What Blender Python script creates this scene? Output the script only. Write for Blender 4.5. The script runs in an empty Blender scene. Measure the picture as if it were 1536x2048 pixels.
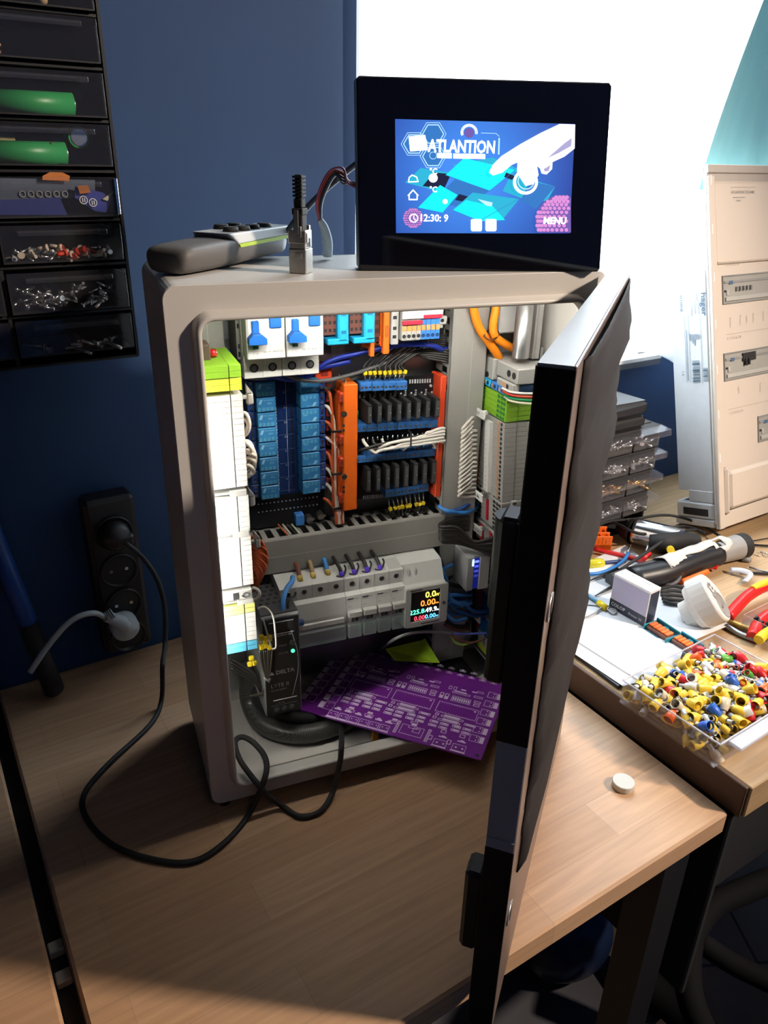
import bpy, math, random
from mathutils import Matrix, Vector, Euler
random.seed(7)
C = bpy.context.scene.collection
MM = 0.001
# ------------------------------------------------------------------ camera maths (all lengths in mm)
CP = Vector((-55.907, -582.177, 587.839)); YAW, PITCH, ROLL, FPX = 0.379611, 0.437276, 0.022914, 1526.5
_cy, _sy, _cp, _sp = math.cos(YAW), math.sin(YAW), math.cos(PITCH), math.sin(PITCH)
_f = Vector((_sy*_cp, _cy*_cp, -_sp)); _r = Vector((_cy, -_sy, 0)); _u = _r.cross(_f)
_cr, _sr = math.cos(ROLL), math.sin(ROLL)
CR, CU, CF = _cr*_r+_sr*_u, -_sr*_r+_cr*_u, _f
def ray(u, v): return CR*((u-768)/FPX) - CU*((v-1024)/FPX) + CF
def at(u, v, ax, val):
    d = ray(u, v); t = (val-CP[ax])/d[ax]; return CP+d*t
def on(u, v, z): return at(u, v, 2, z)
def hit(u, v, M):            # ray against the local xz plane of M -> local (x, z)
    Mi = M.inverted(); o = Mi@CP; d = (Mi.to_3x3())@ray(u, v); t = -o.y/d.y; p = o+d*t; return p.x, p.z
TH = math.radians(11)
RM = Matrix.Rotation(TH, 4, 'Z')
def T(a, b, z=0): return RM@Vector((a, b, z))
def onb(u, v, b):
    n = Vector((-math.sin(TH), math.cos(TH), 0)); d = ray(u, v); t = (b-CP.dot(n))/d.dot(n); return CP+d*t
def frame(o, x, z):          # matrix with local x along x, z up-ish
    x = Vector(x).normalized(); z = Vector(z); y = z.cross(x).normalized(); z = x.cross(y)
    m = Matrix((x, y, z)).transposed().to_4x4(); m.translation = Vector(o); return m
ZT = -12.0      # lower table top
ZB = 25.0       # raised bench top
# ------------------------------------------------------------------ materials
MATS = {}
def mat(name, col, rough=.5, metal=0, emit=None, es=0, spec=.5, noise=.06, scale=60, trans=0, coat=0, bump=0):
    if name in MATS: return MATS[name]
    m = bpy.data.materials.new(name); m.use_nodes = True; N = m.node_tree.nodes; L = m.node_tree.links
    b = N['Principled BSDF']
    b.inputs['Roughness'].default_value = rough; b.inputs['Metallic'].default_value = metal
    b.inputs['Specular IOR Level'].default_value = spec
    if coat: b.inputs['Coat Weight'].default_value = coat
    tc = N.new('ShaderNodeTexCoord'); nz = N.new('ShaderNodeTexNoise'); nz.inputs['Scale'].default_value = scale; nz.inputs['Detail'].default_value = 3
    L.new(tc.outputs['Object'], nz.inputs['Vector'])
    mp = N.new('ShaderNodeMapRange'); mp.inputs[3].default_value = 1-noise; mp.inputs[4].default_value = 1+noise
    L.new(nz.outputs['Fac'], mp.inputs[0])
    mx = N.new('ShaderNodeVectorMath'); mx.operation = 'SCALE'; mx.inputs[0].default_value = col[:3]
    L.new(mp.outputs[0], mx.inputs['Scale']); L.new(mx.outputs[0], b.inputs['Base Color'])
    if bump:
        bp = N.new('ShaderNodeBump'); bp.inputs['Strength'].default_value = bump; bp.inputs['Distance'].default_value = .0006
        L.new(nz.outputs['Fac'], bp.inputs['Height']); L.new(bp.outputs[0], b.inputs['Normal'])
    if emit: b.inputs['Emission Color'].default_value = (*emit, 1); b.inputs['Emission Strength'].default_value = es
    MATS[name] = m; return m
def clear(name, col=(1, 1, 1), op=.12, rough=.08):
    if name in MATS: return MATS[name]
    m = bpy.data.materials.new(name); m.use_nodes = True; N = m.node_tree.nodes; L = m.node_tree.links
    N.remove(N['Principled BSDF']); out = N['Material Output']
    tr = N.new('ShaderNodeBsdfTransparent'); tr.inputs[0].default_value = (*col, 1)
    gl = N.new('ShaderNodeBsdfGlossy'); gl.inputs['Roughness'].default_value = rough
    df = N.new('ShaderNodeBsdfDiffuse'); df.inputs[0].default_value = (.75, .75, .8, 1)
    lw = N.new('ShaderNodeLayerWeight'); pw = N.new('ShaderNodeMath'); pw.operation = 'POWER'; pw.inputs[1].default_value = 4.5; L.new(lw.outputs['Facing'], pw.inputs[0])
    fr = N.new('ShaderNodeMath'); fr.operation = 'MULTIPLY_ADD'; fr.inputs[1].default_value = .6; fr.inputs[2].default_value = .035; L.new(pw.outputs[0], fr.inputs[0])
    a = N.new('ShaderNodeMixShader'); a.inputs[0].default_value = op; L.new(tr.outputs[0], a.inputs[1]); L.new(df.outputs[0], a.inputs[2])
    c = N.new('ShaderNodeMixShader'); L.new(fr.outputs[0], c.inputs[0]); L.new(a.outputs[0], c.inputs[1]); L.new(gl.outputs[0], c.inputs[2])
    L.new(c.outputs[0], out.inputs[0]); MATS[name] = m; return m
def glow(name, col, s):
    return mat(name, (.02, .02, .02), .4, emit=col, es=s)
def woodmat(name, c1, c2, ang, plank=60, length=420, rough=.45):
    if name in MATS: return MATS[name]
    m = bpy.data.materials.new(name); m.use_nodes = True; N = m.node_tree.nodes; L = m.node_tree.links
    b = N['Principled BSDF']; b.inputs['Roughness'].default_value = rough
    g = N.new('ShaderNodeNewGeometry'); mp = N.new('ShaderNodeMapping'); mp.inputs['Rotation'].default_value = (0, 0, -ang); mp.inputs['Scale'].default_value = (1, 1, 1)
    L.new(g.outputs['Position'], mp.inputs[0])
    br = N.new('ShaderNodeTexBrick'); br.inputs['Scale'].default_value = 1; br.inputs['Mortar Size'].default_value = .0006; br.inputs['Mortar Smooth'].default_value = .6
    br.inputs['Brick Width'].default_value = length*MM; br.inputs['Row Height'].default_value = plank*MM; br.offset = .37
    br.inputs['Color1'].default_value = (*c1, 1); br.inputs['Color2'].default_value = (*c2, 1); br.inputs['Mortar'].default_value = tuple(.8*(x+y)/2 for x, y in zip(c1, c2))+(1,)
    L.new(mp.outputs[0], br.inputs[0])
    m2 = N.new('ShaderNodeMapping'); m2.inputs['Scale'].default_value = (1.6, 28, 28); L.new(mp.outputs[0], m2.inputs[0])
    nz = N.new('ShaderNodeTexNoise'); nz.inputs['Scale'].default_value = 6; nz.inputs['Detail'].default_value = 6; nz.inputs['Distortion'].default_value = .4; L.new(m2.outputs[0], nz.inputs[0])
    n2 = N.new('ShaderNodeTexNoise'); n2.inputs['Scale'].default_value = 9; n2.inputs['Detail'].default_value = 4; L.new(mp.outputs[0], n2.inputs[0])
    r1 = N.new('ShaderNodeMapRange'); r1.inputs[1].default_value = .3; r1.inputs[2].default_value = .7; r1.inputs[3].default_value = .84; r1.inputs[4].default_value = 1.08; L.new(nz.outputs['Fac'], r1.inputs[0])
    r2 = N.new('ShaderNodeMapRange'); r2.inputs[3].default_value = .9; r2.inputs[4].default_value = 1.1; L.new(n2.outputs['Fac'], r2.inputs[0])
    mu = N.new('ShaderNodeMath'); mu.operation = 'MULTIPLY'; L.new(r1.outputs[0], mu.inputs[0]); L.new(r2.outputs[0], mu.inputs[1])
    sc = N.new('ShaderNodeVectorMath'); sc.operation = 'SCALE'; L.new(br.outputs[0], sc.inputs[0]); L.new(mu.outputs[0], sc.inputs['Scale']); L.new(sc.outputs[0], b.inputs['Base Color'])
    bp = N.new('ShaderNodeBump'); bp.inputs['Strength'].default_value = .08; bp.inputs['Distance'].default_value = .0005; L.new(nz.outputs['Fac'], bp.inputs['Height']); L.new(bp.outputs[0], b.inputs['Normal'])
    MATS[name] = m; return m
# ------------------------------------------------------------------ mesh builder
class MB:
    def __init__(s, M=None): s.v = []; s.f = []; s.mi = []; s.sm = []; s.mats = []; s.M = M
    def m(s, mt):
        if mt not in s.mats: s.mats.append(mt)
        return s.mats.index(mt)
    def add(s, vs, fs, mt, smooth=False, X=None):
        o = len(s.v); i = s.m(mt)
        for p in vs:
            p = Vector(p)
            if X is not None: p = X@p
            if s.M is not None: p = s.M@p
            s.v.append(p)
        for f in fs: s.f.append(tuple(o+k for k in f)); s.mi.append(i); s.sm.append(smooth)
        return s
    def box(s, x0, x1, y0, y1, z0, z1, mt, c=0, X=None):
        if x0 > x1: x0, x1 = x1, x0
        if y0 > y1: y0, y1 = y1, y0
        if z0 > z1: z0, z1 = z1, z0
        c = min(c, (x1-x0)*.45, (y1-y0)*.45, (z1-z0)*.45)
        if c <= 0:
            vs = [(x, y, z) for z in (z0, z1) for y in (y0, y1) for x in (x0, x1)]
            return s.add(vs, [(0, 2, 3, 1), (4, 5, 7, 6), (0, 1, 5, 4), (2, 6, 7, 3), (0, 4, 6, 2), (1, 3, 7, 5)], mt, X=X)
        vs = []; idx = {}                                         # chamfered box
        for sx, X0 in ((0, x0), (1, x1)):
            for sy, Y0 in ((0, y0), (1, y1)):
                for sz, Z0 in ((0, z0), (1, z1)):
                    dx, dy, dz = (c if sx == 0 else -c), (c if sy == 0 else -c), (c if sz == 0 else -c)
                    idx[(sx, sy, sz)] = (len(vs), len(vs)+1, len(vs)+2)
                    vs += [(X0, Y0+dy, Z0+dz), (X0+dx, Y0, Z0+dz), (X0+dx, Y0+dy, Z0)]
        fs = []
        for a in range(3):
            o1, o2 = [k for k in range(3) if k != a]
            for sv in (0, 1):
                q = []
                for (p, r) in ((0, 0), (1, 0), (1, 1), (0, 1)):
                    k = [0, 0, 0]; k[a] = sv; k[o1] = p; k[o2] = r; q.append(idx[tuple(k)][a])
                fs.append(tuple(q))
            for p in (0, 1):
                for r in (0, 1):
                    k0 = [0, 0, 0]; k0[o1] = p; k0[o2] = r; k1 = list(k0); k1[a] = 1
                    i0, i1 = idx[tuple(k0)], idx[tuple(k1)]
                    fs.append((i0[o1], i0[o2], i1[o2], i1[o1]))
        for k in idx: fs.append(idx[k])
        return s.add(vs, fs, mt, X=X)
    def cyl(s, p0, p1, r, mt, n=16, r2=None, caps=True, smooth=True):
        p0, p1 = Vector(p0), Vector(p1); r2 = r if r2 is None else r2
        d = (p1-p0).normalized(); a = d.orthogonal().normalized(); b = d.cross(a)
        vs = []
        for p, rr in ((p0, r), (p1, r2)):
            for k in range(n):
                t = 2*math.pi*k/n; vs.append(p+a*(rr*math.cos(t))+b*(rr*math.sin(t)))
        s.add(vs, [(k, (k+1) % n, n+(k+1) % n, n+k) for k in range(n)], mt, smooth)
        if caps:
            o = len(s.v)-2*n; i = s.m(mt)
            s.f.append(tuple(o+k for k in range(n))[::-1]); s.mi.append(i); s.sm.append(False)
            s.f.append(tuple(o+n+k for k in range(n))); s.mi.append(i); s.sm.append(False)
        return s
    def lathe(s, p0, ax, prof, mt, n=24, smooth=True):
        p0, d = Vector(p0), Vector(ax).normalized(); a = d.orthogonal().normalized(); b = d.cross(a); vs = []
        for h, r in prof:
            for k in range(n):
                t = 2*math.pi*k/n; vs.append(p0+d*h+a*(r*math.cos(t))+b*(r*math.sin(t)))
        fs = [(j*n+k, j*n+(k+1) % n, (j+1)*n+(k+1) % n, (j+1)*n+k) for j in range(len(prof)-1) for k in range(n)]
        return s.add(vs, fs, mt, smooth)
    def tube(s, pts, r, mt, n=8, sub=6, flat=1.0, rad=None):
        P = spline([Vector(p) for p in pts], sub); vs = []; fs = []; up = None; m_ = len(P)
        for i, p in enumerate(P):
            d = (P[min(i+1, m_-1)]-P[max(i-1, 0)]).normalized()
            if up is None: up = d.orthogonal().normalized()
            up = (up-d*up.dot(d)); up = up.normalized() if up.length > 1e-6 else d.orthogonal().normalized()
            b = d.cross(up); rr = r if rad is None else rad(i/(m_-1))
            for k in range(n):
                t = 2*math.pi*k/n; vs.append(p+up*(rr*math.cos(t))+b*(rr*flat*math.sin(t)))
        for i in range(m_-1):
            for k in range(n): fs.append((i*n+k, i*n+(k+1) % n, (i+1)*n+(k+1) % n, (i+1)*n+k))
        s.add(vs, fs, mt, True); o = len(s.v)-len(vs); j = s.m(mt)
        s.f.append(tuple(o+k for k in range(n))[::-1]); s.mi.append(j); s.sm.append(False)
        s.f.append(tuple(o+(m_-1)*n+k for k in range(n))); s.mi.append(j); s.sm.append(False)
        return s
    def prism(s, poly, y0, y1, mt, X=None):                       # poly of (x,z), extruded along y
        n = len(poly); vs = [(x, y0, z) for x, z in poly]+[(x, y1, z) for x, z in poly]
        return s.add(vs, [tuple(range(n)), tuple(range(2*n-1, n-1, -1))]+[(k, n+k, n+(k+1) % n, (k+1) % n) for k in range(n)], mt, X=X)
    def poly(s, pts, mt): return s.add(pts, [tuple(range(len(pts)))], mt)
    def ring(s, A, B, y0, y1, mt, smooth=False):                  # A,B equal-length (x,z) loops
        n = len(A); vs = [(x, y0, z) for x, z in A]+[(x, y0, z) for x, z in B]+[(x, y1, z) for x, z in A]+[(x, y1, z) for x, z in B]; fs = []
        for k in range(n):
            j = (k+1) % n
            fs += [(k, j, n+j, n+k), (2*n+k, 3*n+k, 3*n+j, 2*n+j), (k, 2*n+k, 2*n+j, j), (n+k, n+j, 3*n+j, 3*n+k)]
        return s.add(vs, fs, mt, smooth)
    def sphere(s, c, r, mt, n=14, sc=(1, 1, 1)):
        c = Vector(c); vs = []; m_ = n//2
        for i in range(m_+1):
            ph = math.pi*i/m_
            for k in range(n):
                t = 2*math.pi*k/n; vs.append(c+Vector((r*sc[0]*math.sin(ph)*math.cos(t), r*sc[1]*math.sin(ph)*math.sin(t), r*sc[2]*math.cos(ph))))
        return s.add(vs, [(i*n+k, (i+1)*n+k, (i+1)*n+(k+1) % n, i*n+(k+1) % n) for i in range(m_) for k in range(n)], mt, True)
    def text(s, st, o, xd, zd, size, mt, align='LEFT', lift=.25, bold=0, width=None):
        vs, fs, w = textmesh(st, align, bold); xd = Vector(xd).normalized(); zd = Vector(zd).normalized(); nrm = xd.cross(zd)
        kx = size if not width or w == 0 else width/w
        return s.add([Vector(o)+xd*(x*kx)+zd*(y*size)+nrm*lift for x, y in vs], fs, mt)
    def build(s, name, parent=None, base=None, bev=0, solid=0, sub=0):
        me = bpy.data.meshes.new(name)
        b = Vector(base) if base is not None else (Vector(parent['_b']) if parent is not None and '_b' in parent else Vector((0, 0, 0)))
        me.from_pydata([((p-b)*MM)[:] for p in s.v], [], s.f)
        for mt in s.mats: me.materials.append(mt)
        me.polygons.foreach_set('material_index', s.mi); me.polygons.foreach_set('use_smooth', s.sm); me.update()
        o = bpy.data.objects.new(name, me); C.objects.link(o)
        if parent is not None:
            o.parent = parent; o['_b'] = tuple(b)
            if base is not None: o.location = (b-Vector(parent['_b']))*MM
        else: o.location = b*MM
        if solid: q = o.modifiers.new('s', 'SOLIDIFY'); q.thickness = solid*MM
        if sub: q = o.modifiers.new('d', 'SUBSURF'); q.levels = q.render_levels = sub
        if bev: q = o.modifiers.new('b', 'BEVEL'); q.width = bev*MM; q.segments = 2; q.limit_method = 'ANGLE'
        return o
def spline(P, sub):
    if len(P) < 3 or sub < 2: return P
    out = []; Q = [P[0]*2-P[1]]+P+[P[-1]*2-P[-2]]
    for i in range(1, len(Q)-2):
        a, b, c, d = Q[i-1:i+3]
        for k in range(sub):
            t = k/sub; out.append(.5*((2*b)+(c-a)*t+(2*a-5*b+4*c-d)*t*t+(3*b-a-3*c+d)*t**3))
    out.append(P[-1]); return out
_tc = {}
def textmesh(st, align, bold):
    k = (st, align, bold)
    if k not in _tc:
        cu = bpy.data.curves.new('t', 'FONT'); cu.body = st; cu.align_x = align; cu.offset = bold; cu.resolution_u = 2
        o = bpy.data.objects.new('t', cu); C.objects.link(o); bpy.context.view_layer.update()
        me = bpy.data.meshes.new_from_object(o.evaluated_get(bpy.context.evaluated_depsgraph_get()))
        vs = [(v.co.x, v.co.y) for v in me.vertices]; fs = [tuple(p.vertices) for p in me.polygons]
        bpy.data.objects.remove(o); bpy.data.curves.remove(cu); bpy.data.meshes.remove(me)
        w = (max(x for x, y in vs)-min(x for x, y in vs)) if vs else 0
        _tc[k] = (vs, fs, w)
    return _tc[k]
def tag(o, label=None, cat=None, group=None, kind=None):
    if label: o['label'] = label
    if cat: o['category'] = cat
    if group: o['group'] = group
    if kind: o['kind'] = kind
    return o
def thing(name, label, cat, base=(0, 0, 0), group=None):
    o = bpy.data.objects.new(name, None); C.objects.link(o); o.location = Vector(base)*MM; o['_b'] = tuple(base); o.empty_display_size = .01
    return tag(o, label, cat, group)
def solo(mb, name, label, cat, base=(0, 0, 0), group=None, **k): return tag(mb.build(name, base=base, **k), label, cat, group)
def struct(mb, name, **k): return tag(mb.build(name, **k), kind='structure')
def dup(root, loc, label=None, group=None, rot=None):
    r = root.copy(); C.objects.link(r); r.location = Vector(loc)*MM; r['_b'] = tuple(loc)
    if rot is not None: r.rotation_euler = rot
    if label: r['label'] = label
    if group: r['group'] = group
    for ch in list(root.children):
        c = ch.copy(); C.objects.link(c); c.parent = r
        for g in list(ch.children):
            d = g.copy(); C.objects.link(d); d.parent = c
    return r
def rrect(x0, x1, z0, z1, r, n=6):
    out = []
    for cx, cz, a0 in ((x1-r, z1-r, 0), (x0+r, z1-r, 90), (x0+r, z0+r, 180), (x1-r, z0+r, 270)):
        for k in range(n+1):
            t = math.radians(a0+90*k/n); out.append((cx+r*math.cos(t), cz+r*math.sin(t)))
    return out
def wire(name, label, cat, pts, r, mt, group=None, n=8, sub=6, ends=None):
    mb = MB(); mb.tube(pts, r, mt, n, sub); b = Vector(pts[0]); return solo(mb, name, label, cat, b, group)
# ------------------------------------------------------------------ palette
RAL = mat('light_grey_paint', (.66, .63, .585), .38, noise=.02, scale=200, bump=.05)
RALD = mat('cabinet_side_paint', (.62, .62, .60), .45, noise=.02)
STEEL = mat('galvanised_steel', (.55, .56, .56), .35, .9, noise=.12, scale=40)
METAL = mat('bright_metal', (.78, .78, .77), .25, 1)
DMET = mat('dark_metal', (.3, .3, .3), .35, .9)
BLACK = mat('black_plastic', (.012, .012, .014), .4)
BLKM = mat('matt_black_plastic', (.016, .016, .017), .7)
TAPE = mat('black_edge_tape', (.006, .006, .008), .55, spec=.25)
DGREY = mat('dark_grey_plastic', (.07, .07, .072), .5)
MGREY = mat('mid_grey_plastic', (.28, .28, .27), .5)
TGREY = mat('terminal_grey', (.41, .405, .38), .5, noise=.04)
DUCT = mat('trunking_grey', (.33, .32, .29), .5, noise=.03)
WHITE = mat('white_plastic', (.82, .81, .78), .4, noise=.02)
MODW = mat('module_white', (.66, .66, .62), .45, noise=.02)
MODG = mat('module_light_grey', (.5, .5, .47), .45)
HOLE = mat('dark_hole', (.02, .02, .02), .8)
BLUEB = mat('breaker_blue', (.015, .13, .48), .4)
BLUET = mat('terminal_blue', (.015, .16, .38), .45)
CBLUE = mat('pcb_terminal_blue', (.05, .22, .62), .4)
RELB = mat('relay_blue', (.03, .19, .42), .35)
RELT = mat('relay_print', (.25, .5, .68), .5)
PCBB = mat('relay_board_blue', (.008, .03, .13), .35)
PCBK = mat('black_circuit_board', (.01, .011, .013), .35)
PCBP = mat('purple_solder_mask', (.19, .022, .30), .32, coat=.3, noise=.08, scale=18)
SILK = mat('silkscreen_print', (.85, .72, .92), .6)
SILKW = mat('white_print', (.7, .7, .7), .6)
ORNG = mat('orange_plastic', (.95, .17, .015), .42)
REDP = mat('red_plastic', (.62, .02, .02), .4)
REDO = mat('red_orange_plastic', (.75, .07, .02), .45)
RBUS = mat('crimson_bridge', (.6, .02, .05), .45)
YEL = mat('yellow_plastic', (.85, .62, .02), .4)
GRN = mat('earth_terminal_green', (.25, .5, .03), .45)
GRND = mat('dark_green_slot', (.02, .2, .03), .5)
YGR = mat('earth_terminal_yellow', (.62, .68, .06), .45)
CYAN = mat('cyan_plastic', (.02, .42, .75), .4)
TEAL = mat('teal_plastic', (.01, .26, .36), .4)
ORL = mat('orange_lever', (.85, .3, .08), .45)
BRWN = mat('smoked_plastic', (.16, .06, .045), .35)
WBLU = mat('blue_wire', (.03, .2, .55), .4)
WNAV = mat('navy_wire', (.008, .025, .28), .4)
WWHT = mat('white_wire', (.8, .74, .66), .45)
WBLK = mat('black_wire', (.02, .018, .016), .35)
WORG = mat('orange_wire', (.62, .12, .035), .45)
WBRN = mat('brown_wire', (.16, .05, .03), .4)
CORG = mat('orange_cable', (.92, .27, .01), .45)
WGRY = mat('grey_wire', (.3, .31, .31), .45)
LIME = mat('lime_card', (.5, .85, .015), .6)
DRK = mat('dark_print', (.05, .05, .06), .6)
PRNT = mat('grey_print', (.3, .3, .3), .6)
CLR = clear('clear_plastic', (.96, .96, .98), .05)
CLRD = clear('smoky_clear_plastic', (.98, .98, .98), .012, .1)
WOOD = woodmat('beech_table_wood', (.62, .39, .235), (.53, .315, .175), TH, 46, 330)
WOOD2 = woodmat('oiled_bench_wood', (.52, .35, .19), (.46, .30, .155), TH, 70, 900)
WOODE = mat('dark_bench_edge', (.085, .048, .032), .6, noise=.3, scale=25)
WORLD_S, LAMP_P, FILL_P, LED_P, TOPFILL_P, EXPO = 16.0, 215.0, .6, .5, .55, 0.0
# ================================================================== ROOM
def wallmat(name, col):
    return mat(name, col, .75, noise=.12, scale=9, bump=.15)
WALLB = wallmat('blue_wall_paint', (.012, .047, .135)); CEIL = mat('ceiling_paint', (.09, .09, .095), .9)
SILLW = mat('sill_white', (.75, .75, .74), .5)
ROOM = (-1500, 2300, -2000, 320, -750, 1750)
a0, a1, b0, b1, z0, z1 = ROOM
WA0, WA1, WZ0, WZ1 = 352, 1950, 283, 1500      # window opening
m = MB(RM)
for x0, x1, y0, y1 in ((a0, WA0, z0, z1), (WA1, a1, z0, z1), (WA0, WA1, z0, WZ0), (WA0, WA1, WZ1, z1)):
    m.box(x0, x1, b1, b1+90, y0, y1, WALLB)
struct(m, 'wall_back')
struct(MB(RM).box(a0-60, a0, b0, b1, z0, z1, WALLB), 'wall_left')
struct(MB(RM).box(a1, a1+60, b0, b1, z0, z1, WALLB), 'wall_right')
struct(MB(RM).box(a0, a1, b0-60, b0, z0, z1, WALLB), 'wall_front')
struct(MB(RM).box(a0, a1, b0, b1+90, z1, z1+60, CEIL), 'ceiling')
def tilemat():
    m = bpy.data.materials.new('brown_floor_tile'); m.use_nodes = True; N = m.node_tree.nodes; L = m.node_tree.links; b = N['Principled BSDF']; b.inputs['Roughness'].default_value = .5
    g = N.new('ShaderNodeNewGeometry'); br = N.new('ShaderNodeTexBrick'); br.offset = 0; br.inputs['Scale'].default_value = 1; br.inputs['Brick Width'].default_value = .3; br.inputs['Row Height'].default_value = .3; br.inputs['Mortar Size'].default_value = .003
    br.inputs['Color1'].default_value = (.30, .21, .16, 1); br.inputs['Color2'].default_value = (.26, .19, .15, 1); br.inputs['Mortar'].default_value = (.05, .045, .04, 1)
    mp = N.new('ShaderNodeMapping'); mp.inputs['Rotation'].default_value = (0, 0, .3); L.new(g.outputs['Position'], mp.inputs[0]); L.new(mp.outputs[0], br.inputs[0])
    nz = N.new('ShaderNodeTexNoise'); nz.inputs['Scale'].default_value = 7; nz.inputs['Detail'].default_value = 5; L.new(g.outputs['Position'], nz.inputs[0])
    r = N.new('ShaderNodeMapRange'); r.inputs[3].default_value = .6; r.inputs[4].default_value = 1.3; L.new(nz.outputs['Fac'], r.inputs[0])
    s = N.new('ShaderNodeVectorMath'); s.operation = 'SCALE'; L.new(br.outputs[0], s.inputs[0]); L.new(r.outputs[0], s.inputs['Scale']); L.new(s.outputs[0], b.inputs['Base Color']); return m
struct(MB(RM).box(a0, a1, b0, b1, z0-40, z0, tilemat()), 'floor')
# window frame + glass
m = MB(RM); fr = mat('window_frame_white', (.8, .8, .8), .4)
for x0, x1, y0, y1 in ((WA0, WA0+45, WZ0, WZ1), (WA1-45, WA1, WZ0, WZ1), (WA0+45, WA1-45, WZ0, WZ0+45), (WA0+45, WA1-45, WZ1-45, WZ1), (1130, 1175, WZ0+45, WZ1-45)):
    m.box(x0, x1, b1+45, b1+80, y0, y1, fr)
w = struct(m, 'window_1')
wg = MB(RM).box(WA0+45, WA1-45, b1+60, b1+64, WZ0+45, WZ1-45, clear('window_glass', (1, 1, 1), .0, 0)); wg.build('window_pane', w)
m = MB(RM).box(560, 953, 296, b1+44, WZ0-6, WZ0, SILLW); m.box(560, 953, 296, 300, WZ0-16, WZ0-6, mat('sill_dark_edge', (.05, .06, .08), .5)); struct(m, 'trim_1')
# sheer curtain : wavy translucent cloth
def cloth(name, col, tr=.75, shadow=False):
    m = bpy.data.materials.new(name); m.use_nodes = True; N = m.node_tree.nodes; L = m.node_tree.links; N.remove(N['Principled BSDF']); out = N['Material Output']
    a = N.new('ShaderNodeBsdfTranslucent'); a.inputs[0].default_value = (*col, 1); d = N.new('ShaderNodeBsdfDiffuse'); d.inputs[0].default_value = (*col, 1)
    mx = N.new('ShaderNodeMixShader'); mx.inputs[0].default_value = tr; L.new(d.outputs[0], mx.inputs[1]); L.new(a.outputs[0], mx.inputs[2])
    t = N.new('ShaderNodeBsdfTransparent'); m2 = N.new('ShaderNodeMixShader')
    nz = N.new('ShaderNodeTexNoise'); nz.inputs['Scale'].default_value = 900; tc = N.new('ShaderNodeTexCoord'); L.new(tc.outputs['Object'], nz.inputs[0])
    r = N.new('ShaderNodeMapRange'); r.inputs[3].default_value = 0 if shadow else .15; r.inputs[4].default_value = .004 if shadow else .3; L.new(nz.outputs['Fac'], r.inputs[0]); L.new(r.outputs[0], m2.inputs[0])
    L.new(mx.outputs[0], m2.inputs[1]); L.new(t.outputs[0], m2.inputs[2]); L.new(m2.outputs[0], out.inputs[0]); return m
SHEER = cloth('sheer_white_cloth', (.93, .95, .96)); CYC = cloth('pale_cyan_cloth', (.22, .46, .48), .05, True)
m = MB(RM); nx, nz_ = 260, 3; vs = []; fs = []
for j, z in enumerate((286, 600, 1000, 1560)):
    for i in range(nx+1):
        a = 340+(1960-340)*i/nx; vs.append((a, 311+4*math.sin(a*.07)+2*math.sin(a*.171+z*.004), z))
for j in range(3):
    for i in range(nx): k = j*(nx+1)+i; fs.append((k, k+1, k+nx+2, k+nx+1))
m.add(vs, fs, SHEER, True); m.box(330, 1970, 303, 317, 1558, 1575, WHITE)
solo(m, 'curtain', 'sheer white curtain hanging in front of the bright window', 'curtain', T(340, 306, 1560))
# gathered cyan side curtain, pulled to the right
c = thing('side_curtain', 'pale cyan curtain gathered diagonally at the top right corner of the window', 'curtain', T(1250, 285, 286))
P0 = [onb(1400, 330, 285), onb(1536, 330, 285), onb(1700, 330, 285)]
m = MB(); vs = []; fs = []; nn = 40
for j in range(9):
    t = j/8; L0 = onb(1398+(1545-1398)*t**1.2, 380-(380+60)*t, 291); R0 = onb(1700, 380-440*t, 291)
    for i in range(nn+1):
        s = i/nn; p = L0.lerp(R0, s); n = Vector((math.sin(TH), -math.cos(TH), 0)); p = p+n*(5*math.sin(s*30+t*2)+2*math.sin(s*64)); vs.append(p)
for j in range(8):
    for i in range(nn): k = j*(nn+1)+i; fs.append((k, k+1, k+nn+2, k+nn+1))
m.add(vs, fs, CYC, True); m.build('curtain_panel', c)
m = MB(); n = Vector((math.sin(TH), -math.cos(TH), 0))
pass
# white cloth spilling over the sill
m = MB(); vs = []; fs = []
pts = [(1200, 700, 312), (1240, 706, 300), (1290, 700, 296), (1308, 707, 294), (1335, 720, 292), (1362, 738, 290)]
for i, (u, v, b) in enumerate(pts):
    lo = onb(u, v, b)
    for j, (dv, db) in enumerate(((0, 0), (-25, 1), (-60, 4), (-110, 9))):
        vs.append(onb(u+(4*math.sin(i*2+j)), v+dv, b+db))
for i in range(5):
    for j in range(3): k = i*4+j; fs.append((k, k+1, k+5, k+4))
m.add(vs, fs, SHEER, True)
solo(m, 'window_cloth', 'white cloth draped over the window sill above the small drawer cabinet', 'cloth', onb(1290, 700, 296), solid=1.5, sub=1)
# ================================================================== TABLES
def tloc(u, v): return RM.inverted()@on(u, v, ZT)
m = MB(RM); m.box(-154, 449, -268, 318, ZT-28, ZT, WOOD, 2.5)
tb = thing('work_table', 'light beech table top carrying the open control cabinet', 'table', T(150, 0, z0))
m.build('table_top', tb)
for a, b in ((-130, -225), (420, -225), (-130, 290), (420, 290)):
    MB(RM).box(a-20, a+20, b-20, b+20, z0, ZT-28, BLACK).build('leg', tb)
m = MB(RM); m.box(-900, -169, -420, 318, ZT-26, ZT, WOOD, 2.5)
t2 = thing('side_table', 'wooden table top left of the dark gap', 'table', T(-500, -100, z0)); m.build('table_top', t2)
for a, b in ((-870, -390), (-200, -390), (-870, 290)):
    MB(RM).box(a-20, a+20, b-20, b+20, z0, ZT-26, BLACK).build('leg', t2)
m = MB(RM); m.box(-168, -155, -300, 318, ZT-36, ZT-22, BLACK)
for b in (-60, -90, -150): m.box(-167.5, -155.5, b, b+12, ZT-22, ZT-14, MGREY, 1)
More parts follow.
